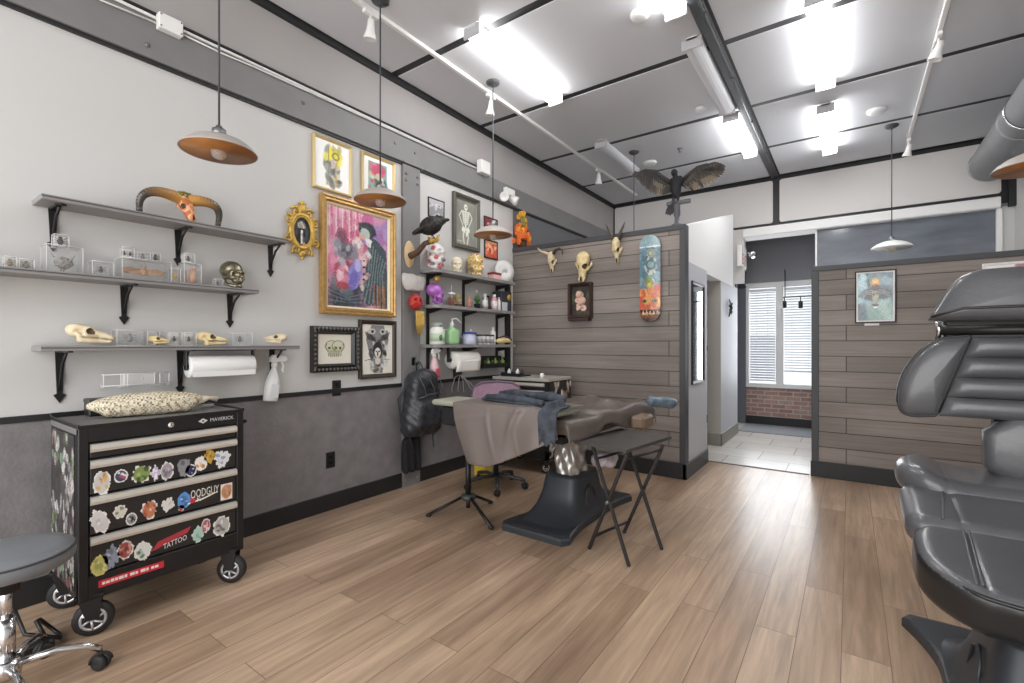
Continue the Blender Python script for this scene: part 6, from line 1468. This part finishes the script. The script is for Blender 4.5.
cv.noise(.3, 6); b = MB(); cv.put(b, (tx1+.0015, ty0+.03, tz1-.03), (0, ty1-ty0-.03, 0), (0, 0, -(tz1-tz0-.05))); b.obj('sticker_side', M_gloss, t)
for x, y in ((tx0+.06, ty0+.06), (tx1-.06, ty0+.06), (tx0+.06, ty1-.06), (tx1-.06, ty1-.06)): caster(t, x, y, .055, -.6, .034, .14)
t = thing('paint_tray', 'small black tray of bottles on the corner tool chest', 'tray', (.4, 4.2, .957)); b = MB(); b.box(.26, .52, 4.1, 4.3, .957, .972, .003); b.box(.26, .27, 4.1, 4.3, .972, 1.0); b.box(.26, .52, 4.1, 4.11, .972, .99); b.obj('tray', M_blackpl, t)
for k in range(4): b = MB(); b.lathe([(0, .972), (.02, .972), (.02, 1.01), (.008, 1.02), (.008, 1.035), (0, 1.035)], (.30+.055*k, 4.2, 0), n=12); b.obj('bottle', pm('dark ink', '#2a2d2a') if k % 2 else M_whitepl, t)
b = MB(); b.lathe([(0, .957), (.022, .957), (.022, .99), (.012, 1.0), (0, 1.0)], (.72, 4.2, 0), n=14); tag(b.obj('ink_cup', M_whitepl, None, (.72, 4.2, .957)), 'small white cup on the right of the corner tool chest top', 'cup')

# ================================================================ bed: base, lift, pad, cover
def chair_base(t, cx, y0, y1, hw, mid, m, ph=.36, pw=(.15, .2), flip=False):
    b = MB(); N = 24; L = []; 
    for i in range(N+1):
        v = i/N; y = y0+(y1-y0)*v; e = abs(2*v-1); w = mid+(hw-mid)*max(0, (e-.35)/.65)**1.6
        if e > .93: w -= .05*((e-.93)/.07)**2
        L.append((w, y))
    P = [(cx+w, y) for w, y in L]+[(cx-w, y) for w, y in reversed(L)]
    K = len(P); cyv = (y0+y1)/2
    def ring(s, z): return [(cx+(x-cx)*s, cyv+(y-cyv)*s, z) for x, y in P]
    rings = [ring(1, .0), ring(1, .032), ring(.985, .045), ring(.93, .052)]
    vs = sum(rings, []); fs = [tuple(reversed(range(K)))]
    for r in range(3):
        for i in range(K): j = (i+1) % K; fs.append((r*K+i, r*K+j, (r+1)*K+j, (r+1)*K+i))
    # top is closed strip by strip so the hollow outline stays clean
    for i in range(N): fs.append((3*K+i, 3*K+i+1, 3*K+K-2-i, 3*K+K-1-i))
    b.add(vs, fs, False); b.obj('base_plate', m, t)
    b = MB(); secs = [(.05, mid*.97, (y1-y0)*.40), (.075, mid*.9, (y1-y0)*.31), (.12, mid*.83, (y1-y0)*.245), (.2, mid*.74, (y1-y0)*.2), (ph-.02, mid*.66, (y1-y0)*.175), (ph, mid*.62, (y1-y0)*.165)]
    M_ = 40; vs = []
    for (z, a, c) in secs:
        for k in range(M_):
            th = 2*PI*k/M_; cs, sn = math.cos(th), math.sin(th); p = .35
            vs.append((cx+a*math.copysign(abs(cs)**p, cs), cyv+c*math.copysign(abs(sn)**p, sn), z))
    fs = [(r*M_+k, r*M_+(k+1) % M_, (r+1)*M_+(k+1) % M_, (r+1)*M_+k) for r in range(len(secs)-1) for k in range(M_)]+[tuple((len(secs)-1)*M_+k for k in range(M_))]
    b.add(vs, fs, True)
    b.obj('pedestal', m, t)
    for s in (-1, 1): b = MB(); b.tube([(cx+s*mid*.80, cyv-.10, .12), (cx+s*mid*.76, cyv-.08, .22), (cx+s*mid*.74, cyv-.02, .25), (cx+s*mid*.76, cyv+.04, .22), (cx+s*mid*.80, cyv+.06, .12)], .006, 6); b.obj('pedestal_rib', m, t)
M_base = pm('charcoal moulded plastic', '#33373c', .42, var=.06, scale=5)
t = thing('tattoo_bed', 'padded client bed on a black pedestal base in the middle of the room', 'bed', (1.59, 3.24, 0))
chair_base(t, 1.585, 2.66, 3.83, .285, .215, M_base, .335)
b = MB(); M_pad = pm('black vinyl', '#2a2a2d', .4)
def skew(P): Q = P.copy(); Q[:, 0] -= (Q[:, 1]-3.24)*.15; return Q
solid(b, lambda P: sd_box(skew(P), (1.60, 3.255, .745), (.30, .535, .05), .035), (1.1, 2.64, .67), (2.2, 3.86, .82), 70); b.obj('mattress', M_pad, t)
b = MB(); b.box(1.42, 1.80, 2.72, 3.7, .64, .69, .004); b.obj('bed_frame', M_blackmet, t)
b = MB()
def wrapf(P): return smax(sd_box(P, (1.60, 3.20, .50), (.085, .11, .19), .03)+.012*np.sin(P[:, 2]*34+P[:, 0]*20)*np.sin(P[:, 0]*60+P[:, 1]*45), P[:, 2]-.68, .01)
solid(b, wrapf, (1.47, 3.04, .30), (1.73, 3.36, .70), 52); b.obj('lift_column', pm('silver wrap', '#b9b6b0', .28, .55, var=.25, scale=25), t)
b = MB(); b.box(1.99, 2.10, 3.40, 3.62, .665, .765, .02); b.obj('end_pad', pm('tan vinyl', '#75604f', .5), t)
# crumpled rags under the bed
b = MB(); solid(b, lambda P: sd_ell(P, (1.80, 3.36, .42), (.10, .10, .06))+.018*np.sin(P[:, 0]*46)*np.sin(P[:, 1]*42)*np.sin(P[:, 2]*50+1), (1.62, 3.2, .33), (1.98, 3.52, .58), 60)
tag(b.obj('crumpled_plastic', pm('crumpled pale plastic', '#b9adb0', .4, var=.3, scale=22), None, (1.8, 3.36, .38)), 'crumpled pale plastic sheet bunched on the bed base under the mattress', 'plastic sheet')
# dark cover on the bed
M_drape = pm('grey brown disposable sheet', '#776d68', .42, var=.07, scale=5); M_cover = pm('dark bed cover', '#635a54', .38, var=.12, scale=6)
def coverf(u, v):
    x = 1.275+.65*min(1, max(0, (u-.08)/.80)); y = 2.70+1.11*min(1, max(0, (v-.06)/.89)); k = min(1, max(0, (y-3.02)/.06)); z = .803+.010*k*k*(3-2*k)
    z += max(.12, k)*(.016*math.sin(9*u+7*v)*math.sin(6*v+1.5)+.012*math.sin(16*v-5*u)+.010*math.sin(23*u+9*v)+.018*math.exp(-((u-.62-.35*(v-.6))/.05)**2))+.012*k
    if u > .88: q = (u-.88)/.12; x += .020*min(1, q*4)+.010*q+.006*math.sin(17*v)*q; z -= (.125+.008*math.sin(11*v))*q**1.1
    if u < .08: q = (.08-u)/.08; z -= .08*q; x -= .022*min(1, q*4)
    if v < .06: q = (.06-v)/.06; z -= .09*q; y -= .022*min(1, q*4)
    if v > .95: q = (v-.95)/.05; z -= .07*q; y += .02*min(1, q*4)
    return (x+(y-3.24)*.15, y, z)
b = MB(); b.grid(coverf, 60, 80, thick=.004)
tag(b.obj('bed_cover', M_cover, None, (1.75, 3.2, .81)), 'wrinkled dark grey-brown cover spread over the bed', 'cover')
b = MB(); solid(b, lambda P: sd_cap(P, (2.05, 3.70, .848), (2.18, 3.80, .835), .040, .044)+.006*np.sin(P[:, 0]*37+P[:, 2]*20)*np.sin(P[:, 1]*41), (1.95, 3.55, .72), (2.34, 3.92, .90), 44)
tag(b.obj('blue_pillow', pm('blue wrapped cushion', '#5a6874', .3, var=.5, scale=16), None, (2.15, 3.73, .76)), 'small blue wrapped cushion at the far right end of the bed', 'cushion')
# arm table on tripod
t = thing('arm_table', 'narrow padded arm table on a black tripod stand at the left of the bed', 'table', (.93, 2.79, 0))
b = MB(); solid(b, lambda P: sd_box(P, (1.215, 2.83, .844), (.575, .155, .022), .018), (.6, 2.65, .81), (1.82, 3.01, .885), 90); b.obj('padded_top', pm('sage grey vinyl', '#a5a796', .45), t)
b = MB(); b.box(.68, 1.05, 2.74, 2.94, .66, .822, .02); b.obj('under_bolster', M_pad, t)
b = MB(); b.cyl((.926, 2.79, .10), (.926, 2.79, .45), .021, None, 14); b.cyl((.926, 2.79, .42), (.926, 2.79, .824), .015, None, 14); b.cyl((.926, 2.79, .04), (.926, 2.79, .11), .017, None, 12); b.obj('pole', M_blackmet, t)
b = MB(); b.lathe([(.02, .10), (.055, .105), (.06, .12), (.055, .14), (.02, .145)], (.926, 2.79, 0), n=20); b.obj('collar', pm('dark green grey collar', '#3c423f', .4), t)
for e in ((.745, 2.545), (1.275, 2.63), (.945, 3.045)):
    d = (Vector((*e, 0))-Vector((.926, 2.79, 0))); d.normalize(); b = MB(); b.tube([Vector((.926, 2.79, .125))+d*.045, Vector((*e, .018))], .014, 8, flat=.8); lg = b.obj('leg', M_blackmet, t)
    b = MB(); b.ell((e[0], e[1], .014), (.022, .022, .014), n=12, m=8); b.obj('rubber_foot', pm('black rubber', '#232323'), lg)
# sheet over the arm table
def sheetf(u, v):
    x = .93+.885*u
    wv = .014*math.sin(7*u+1)+.008*math.sin(19*u+3*v)
    if v < .38: k = v/.38; y = 3.0-.385*k; z = .872+.004*math.sin(8*u+5*k)*k+.012*math.exp(-((u-.75)/.12)**2)*k
    else:
        k = (v-.38)/.62; bot = .445+.255*max(0, (u-.25)/.75)**1.1; z = .872-(.872-bot)*k; y = 2.615-.05*math.sin(min(k*2, 1)*PI/2)*.6+wv*k*1.2-.02*k*math.sin(u*9)
        x = x+(.15*(1-u)+.02*u)*k**1.3
        y -= .020*math.exp(-((u-.36)/.02)**2)*k*(1-k)*2+.020*math.exp(-((u-.68+.22*k)/.035)**2)*(1-k)*1.6+.005*math.exp(-((k-.30+.35*u)/.02)**2)+.005*math.exp(-((u-.60)/.012)**2)
        z += .0
    return (x, y, z)
b = MB(); b.grid(sheetf, 70, 50, thick=.002)
tag(b.obj('paper_sheet', M_drape, None, (1.35, 2.75, .84)), 'creased grey-brown sheet hanging over the front of the arm table', 'sheet')
# dark clothes thrown across
M_cloth = pm('dark slate cloth', '#40464f', .8, var=.5, scale=16)
def jackf(u, v):
    s = Vector((1.08, 2.93, 0)).lerp(Vector((1.76, 2.76, 0)), min(1, u/.8)); n = Vector((.25, .97, 0)); w = (.13-.04*u)
    p = s+n*w*(v-.5)*2
    e = 1-(2*v-1)**2; z = .886+e*(.018+.016*math.exp(-((u-.25)/.22)**2)+.016*math.sin(14*u+6*v)+.014*math.sin(11*v+25*u))
    if u > .8:
        k = (u-.8)/.2; a_ = min(1, k*2.2); p = Vector((1.76-.0*k, 2.76, 0)).lerp(Vector((1.79, 2.535, 0)), a_)+Vector((1, .1, 0))*(.075-.02*k)*(v-.5)*2*a_+n*w*(v-.5)*2*(1-a_); z -= max(0, k-.38)*.36-.006*e
    return (p.x, p.y, z)
b = MB(); b.grid(jackf, 60, 24, thick=.008); b.tube([(1.10, 2.80, .906), (1.25, 2.80, .914), (1.45, 2.76, .911), (1.66, 2.70, .906)], [.018, .026, .024, .02], 10)
b.tube([(1.10, 2.97, .912), (1.22, 2.97, .925), (1.4, 2.93, .92), (1.6, 2.90, .928), (1.72, 2.88, .915)], [.022, .034, .03, .036, .026], 10)
tag(b.obj('dark_jacket', M_cloth, None, (1.4, 2.82, .85)), 'dark slate jacket thrown over the arm table with one sleeve hanging', 'jacket')
# ================================================================ folding tray table
t = thing('tray_table', 'black folding tray table with crossed legs in front of the bed', 'folding table', (2.12, 2.97, 0))
M_tray = pm('black wood top', '#4a4744', .45, var=.1, scale=8, stretch=(1, 8, 1)); M_leg = pm('dark brown leg', '#1a1514', .42)
tp = [at(574, 442, Z=.655), at(626.5, 451.5, Z=.655), at(671.5, 437.5, Z=.655), at(620, 429.5, Z=.655)]
b = MB(); b.prism([(p.x, p.y) for p in tp], (0, 0, .645), (1, 0, 0), (0, 1, 0), (0, 0, .02)); b.obj('table_top', M_tray, t)
f1, f2, f3, f4 = Vector((1.98, 2.737, 0)), Vector((2.279, 2.636, 0)), Vector((2.362, 3.01, 0)), Vector((2.06, 3.11, 0))
u1, u2 = Vector((1.965, 2.80, .642)), Vector((2.235, 2.735, .642)); u3, u4 = Vector((2.33, 3.12, .642)), Vector((2.04, 3.20, .642))
def leg(p, q):
    b = MB(); p = Vector(p); q = Vector(q); d = (q-p).normalized(); sd = Vector((0, 1, 0)); w = d.cross(sd).normalized()
    c = (p+q)/2; R = Matrix((w, sd, d)).transposed(); b.obox(c, (.022, .016, (q-p).length), R, .004); b.obj('leg', M_leg, t)
leg(f1, u2); leg(f2+Vector((0, .018, 0)), u1+Vector((0, .018, 0))); leg(f4, u3); leg(f3-Vector((0, .018, 0)), u4-Vector((0, .018, 0)))
b = MB(); b.cyl(f1.lerp(u2, .14), f4.lerp(u3, .14), .009, None, 8); b.obj('stretcher', M_leg, t)
for a_, b_2, k_ in ((f2.lerp(u1, .88), f3.lerp(u4, .88), 0), (f1.lerp(u2, .94), f4.lerp(u3, .94), 1)): b = MB(); b.cyl(a_, b_2, .009, None, 8); b.obj('stretcher', M_leg, t)
b = MB()
for p in ((f1.lerp(u2, .5)), (f4.lerp(u3, .5))): b.cyl(p-Vector((0, .018, 0)), p+Vector((0, .03, 0)), .012, None, 10)
b.obj('pivot', M_steel, t)

# ================================================================ leather chair on the right
M_lea = pm('black leather', '#515255', .34, var=.12, scale=5, bump=.12, bscale=90, coat=.5); M_lead = pm('dark leather and seat shade', '#1e1f20', .4, coat=.15)
XC = 3.955
def rounded(P, n=2):
    for _ in range(n):
        Q = []
        for a, c in zip(P, P[1:]+P[:1]): Q += [(a[0]*.75+c[0]*.25, a[1]*.75+c[1]*.25), (a[0]*.25+c[0]*.75, a[1]*.25+c[1]*.75)]
        P = Q
    return P
def cushion(mb, P, o, ux, uy, th, bulge=.5, back=.8, sub=2, mi=0):
    "stuffed pad: outline P in the ux,uy plane, swelling along ux x uy"
    P = rounded(list(P), sub); o, ux, uy = Vector(o), Vector(ux), Vector(uy); n = ux.cross(uy).normalized(); K = len(P)
    cx = sum(p[0] for p in P)/K; cy = sum(p[1] for p in P)/K
    prof = [(0., -back), (.82, -back), (.95, -back*.85), (1., -back*.4), (1., .1), (.985, .35), (.95, .58), (.88, .76), (.75, .90), (.55, 1+bulge*.12), (.3, 1+bulge*.2), (0., 1+bulge*.24)]
    vs = []; 
    for s, h in prof:
        for x, y in P: vs.append(o+ux*(cx+(x-cx)*s)+uy*(cy+(y-cy)*s)+n*h*th)
    fs = [(r*K+k, r*K+(k+1) % K, (r+1)*K+(k+1) % K, (r+1)*K+k) for r in range(len(prof)-1) for k in range(K)]
    mb.add(vs, fs, True, mi)
    return [o+ux*(cx+(x-cx)*1.0)+uy*(cy+(y-cy)*1.0)+n*th*.28 for x, y in P]
YC = 2.85
def xz(u, v): q = at(u, v, Y=YC-.06); return (q.x, q.z)
def mir(P): return [(2*XC-x, z) for x, z in reversed(P)]
t = thing('leather_chair', 'big black leather tattoo chair cut off by the right edge', 'chair', (XC, 2.4, 0))
bo = dict(o=(0, YC-.02, 0), ux=(1, 0, 0), uy=(0, 0, 1))
# backrest: dark core, two side bolsters, channelled centre, narrow waist
left = [xz(898, 409), xz(898.5, 384), xz(913, 358), xz(938, 338), xz(963, 336), xz(970, 335.5), xz(969, 339), xz(938, 409), xz(936, 415), xz(932, 416), xz(908, 416)]
core = [xz(897, 414), xz(897, 384), xz(912, 357), xz(938, 337), xz(985, 335)]
b = MB(); cushion(b, core[:5]+mir(core[:5]), th=.03, back=2.6, bulge=.1, **bo); b.obj('backrest_core', M_lead, t)
for P in (left, mir(left)):
    b = MB(); edge = cushion(b, P, (0, YC-.05, 0), (1, 0, 0), (0, 0, 1), .05, .8, .8); bo_ = b.obj('backrest_bolster', M_lea, t)
    b = MB(); b.tube(edge, .006, 6, True); b.obj('piping', M_lead, bo_)
def lx(z):  # inner edge of the left bolster at height z
    a, c = xz(969, 337), xz(936, 413); return a[0]+(c[0]-a[0])*(z-a[1])/(c[1]-a[1])
zt, zb_ = xz(969, 337)[1], xz(940, 416)[1]
for k in range(4):
    z1 = zt-(zt-zb_)*k/4-.001; z0 = zt-(zt-zb_)*(k+1)/4+.001
    P = [(lx(z0)+.012, z0), (2*XC-lx(z0)-.012, z0), (2*XC-lx(z1)-.012, z1), (lx(z1)+.012, z1)]
    b = MB(); N = 20; x0, x1 = P[0][0], P[1][0]; xa, xb = P[3][0], P[2][0]
    b.grid(lambda u, v: (x0+(x1-x0)*u+((xa+(xb-xa)*u)-(x0+(x1-x0)*u))*v, YC-.065-.03*(max(0, 1-(2*v-1)**2))**.5*(max(.0, 1-(2*u-1)**8))**.5, z0+(z1-z0)*v), 24, 10); b.obj('backrest_channel', M_lea, t)
zw0, zw1 = at(990, 473, Y=YC-.06).z, zb_+.02; xw = at(984.5, 450, Y=YC-.06).x
b = MB(); cushion(b, [(xw, zw0-.05), (2*XC-xw, zw0-.05), (2*XC-xw, zw1), (xw, zw1)], (0, YC-.03, 0), (1, 0, 0), (0, 0, 1), .06, .5, 1.2, 1); b.obj('backrest_waist', M_lea, t)
# headrest: thick pad leaning forward, on a dark bracket
hp = [(927, 322), (927.5, 318), (938, 303), (946, 290), (958, 277), (975, 270), (990, 268.5)]
H = [(at(u, v, Y=YC-.12).x, at(u, v, Y=YC-.12).z) for u, v in hp]; H = H+mir(H)
zh0 = min(p[1] for p in H)
b = MB(); edge = cushion(b, H, (0, YC-.09, zh0), (1, 0, 0), (0, .05, 1), .055, .6, 1.0, 2) if False else cushion(b, [(x, z-zh0) for x, z in H], (0, YC-.15, zh0), (1, 0, 0), Vector((0, .16, 1)).normalized(), .05, .5, 1.0, 2); hb = b.obj('headrest', M_lea, t)
b = MB(); xl = H[0][0]+.004; b.tube([(xl+.0, YC-.195, zh0+.018), (xl+.10, YC-.21, zh0+.05), (XC, YC-.215, zh0+.052), (2*XC-xl-.10, YC-.21, zh0+.05), (2*XC-xl, YC-.195, zh0+.018)], .006, 6); b.obj('seam', M_lead, hb)
b = MB(); xb0 = at(936, 328, Y=YC).x; b.box(xb0+.02, 2*XC-xb0-.02, YC-.05, YC+.05, zt-.03, zh0+.03, .01); b.cyl((xb0+.01, YC-.05, zt+.03), (2*XC-xb0-.01, YC-.05, zt+.03), .022, None, 14); b.obj('headrest_bracket', M_blackmet, t)
for s in (-1, 1): b = MB(); x = XC+s*(XC-xb0-.0); b.tube([(x, YC-.03, zt-.03), (x-s*.005, YC-.05, zt+.03), (x, YC-.05, zh0+.01)], .010, 8); b.obj('bracket_rail', M_chrome, t)
# seat: raised back roll, middle pad, front pad, each a rounded pad of its own
def seatpad(name, y0, y1, z0, z1, half, th, rp, rr, bow=0., wing_=0., nose=.0):
    c = Vector((XC, (y0+y1)/2, (z0+z1)/2)); tilt = math.atan2(z1-z0, y1-y0); Lh = math.hypot(y1-y0, z1-z0)/2
    def f(P):
        Q = P.copy(); Q[:, 1] += bow*(1-(np.clip(Q[:, 0]/half, -1, 1))**2)*(Q[:, 1] < 0.3)
        qx = np.abs(Q[:, 0])-(half-rp); qy = np.abs(Q[:, 1])-(Lh-rp)
        d2 = np.hypot(np.maximum(qx, 0), np.maximum(qy, 0))+np.minimum(np.maximum(qx, qy), 0)-rp
        zc = Q[:, 2]-wing_*np.clip((np.abs(Q[:, 0])-half*.45)/(half*.35), 0, 1)**2+.006*np.clip(1-np.abs(np.abs(Q[:, 0])-half*.66)/.012, 0, 1)
        w0 = d2+rr; w1 = np.abs(zc)-th/2+rr
        return np.hypot(np.maximum(w0, 0), np.maximum(w1, 0))+np.minimum(np.maximum(w0, w1), 0)-rr
    b = MB(); b.T = Matrix.Translation(c) @ Matrix.Rotation(tilt, 4, 'X')
    solid(b, f, (-half-.03, -Lh-.03-bow, -th/2-.06-max(0, -wing_)), (half+.03, Lh+.03, th/2+.06+max(0, wing_)), 100)
    if nose:   # shadow below the piping, coloured in with the dark leather
        iv = b.T.inverted(); b.mi = [1 if sum((iv @ Vector(b.v[k])).z for k in f_)/len(f_) < nose else 0 for f_ in b.f]
    return b.obj(name, [M_lea, M_lead], t), b.T
HW = .462
seatpad('seat_roll', 2.56, 2.92, .675, .70, HW, .13, .15, .06, 0, .04)
mo, MT = seatpad('seat_pad', 2.28, 2.66, .605, .66, HW-.005, .12, .07, .05)
so, ST = seatpad('seat_front', 1.98, 2.40, .50, .592, HW-.02, .15, .17, .04, .06, 0., .058)
b = MB(); 
pts = []
for k in range(41):
    a = k/40; x = (a-.5)*2*(HW-.035); e = abs(2*a-1); yy = -.205-.06*(1-e*e)+.17*max(0, (e-.66)/.34)**2.2; pts.append(ST @ Vector((x, yy-.004, .060)))
b.tube(pts, .006, 6); b.obj('piping', M_lead, so)
for s in (-1, 1):
    for q_ in (.63, .66): b = MB(); b.tube([ST @ Vector((s*HW*(q_-.10*(y+.0)), y, .0755)) for y in (-.20, -.1, 0, .1, .17)], .0045, 6); b.obj('seam', M_lea, so)
    b = MB(); b.tube([MT @ Vector((s*HW*(.72-.25*y), y, .0605)) for y in (-.16, -.08, 0, .08, .16)], .0045, 6); b.obj('seam', M_lea, mo)
b = MB(); b.box(XC-.28, XC+.28, 2.2, 2.9, .46, .56, .02); b.box(XC-.12, XC+.12, 2.86, 2.94, .5, 1.3, .01); b.obj('seat_frame', M_blackmet, t)
b = MB(); b.cyl((XC, 2.4, .3), (XC, 2.4, .5), .08, None, 24); b.obj('lift_column', M_chrome, t)
chair_base(t, 3.91, 1.75, 2.88, .41, .29, M_base, .36)

# ================================================================ camera, sky and look
cam = bpy.data.cameras.new('camera'); co = bpy.data.objects.new('camera', cam); COL.objects.link(co)
co.location = (CX, 0, CH); co.rotation_euler = (PI/2, 0, YAW); cam.sensor_width = 36; cam.lens = F/1024*36; cam.shift_y = (V0-341.5)/1024; cam.clip_start = .05
scn.camera = co
w = bpy.data.worlds.new('sky'); scn.world = w; w.use_nodes = True; bg = w.node_tree.nodes['Background']; bg.inputs[0].default_value = (.93, .96, 1., 1); bg.inputs[1].default_value = 1.5
def area(name, loc, rot, sx_, sy_, e, col=(1, 1, 1)):
    l = bpy.data.lights.new(name, 'AREA'); l.shape = 'RECTANGLE'; l.size = sx_; l.size_y = sy_; l.energy = e; l.color = col
    o = bpy.data.objects.new(name, l); COL.objects.link(o); o.location = loc; o.rotation_euler = rot; return o
area('front_fill', (2.4, YN-.1, 1.9), (PI/2, 0, 0), 4.6, 3.2, 115, (1, .98, .96))  # added fill lamp behind the camera; no storefront is modelled
area('hall_window_daylight', (2.4, YW-.12, 1.45), (-PI/2, 0, 0), 1.0, 1.5, 26, (.92, .96, 1))
scn.view_settings.view_transform = 'Standard'; scn.view_settings.look = 'None'; scn.view_settings.exposure = .1; scn.view_settings.gamma = 1.
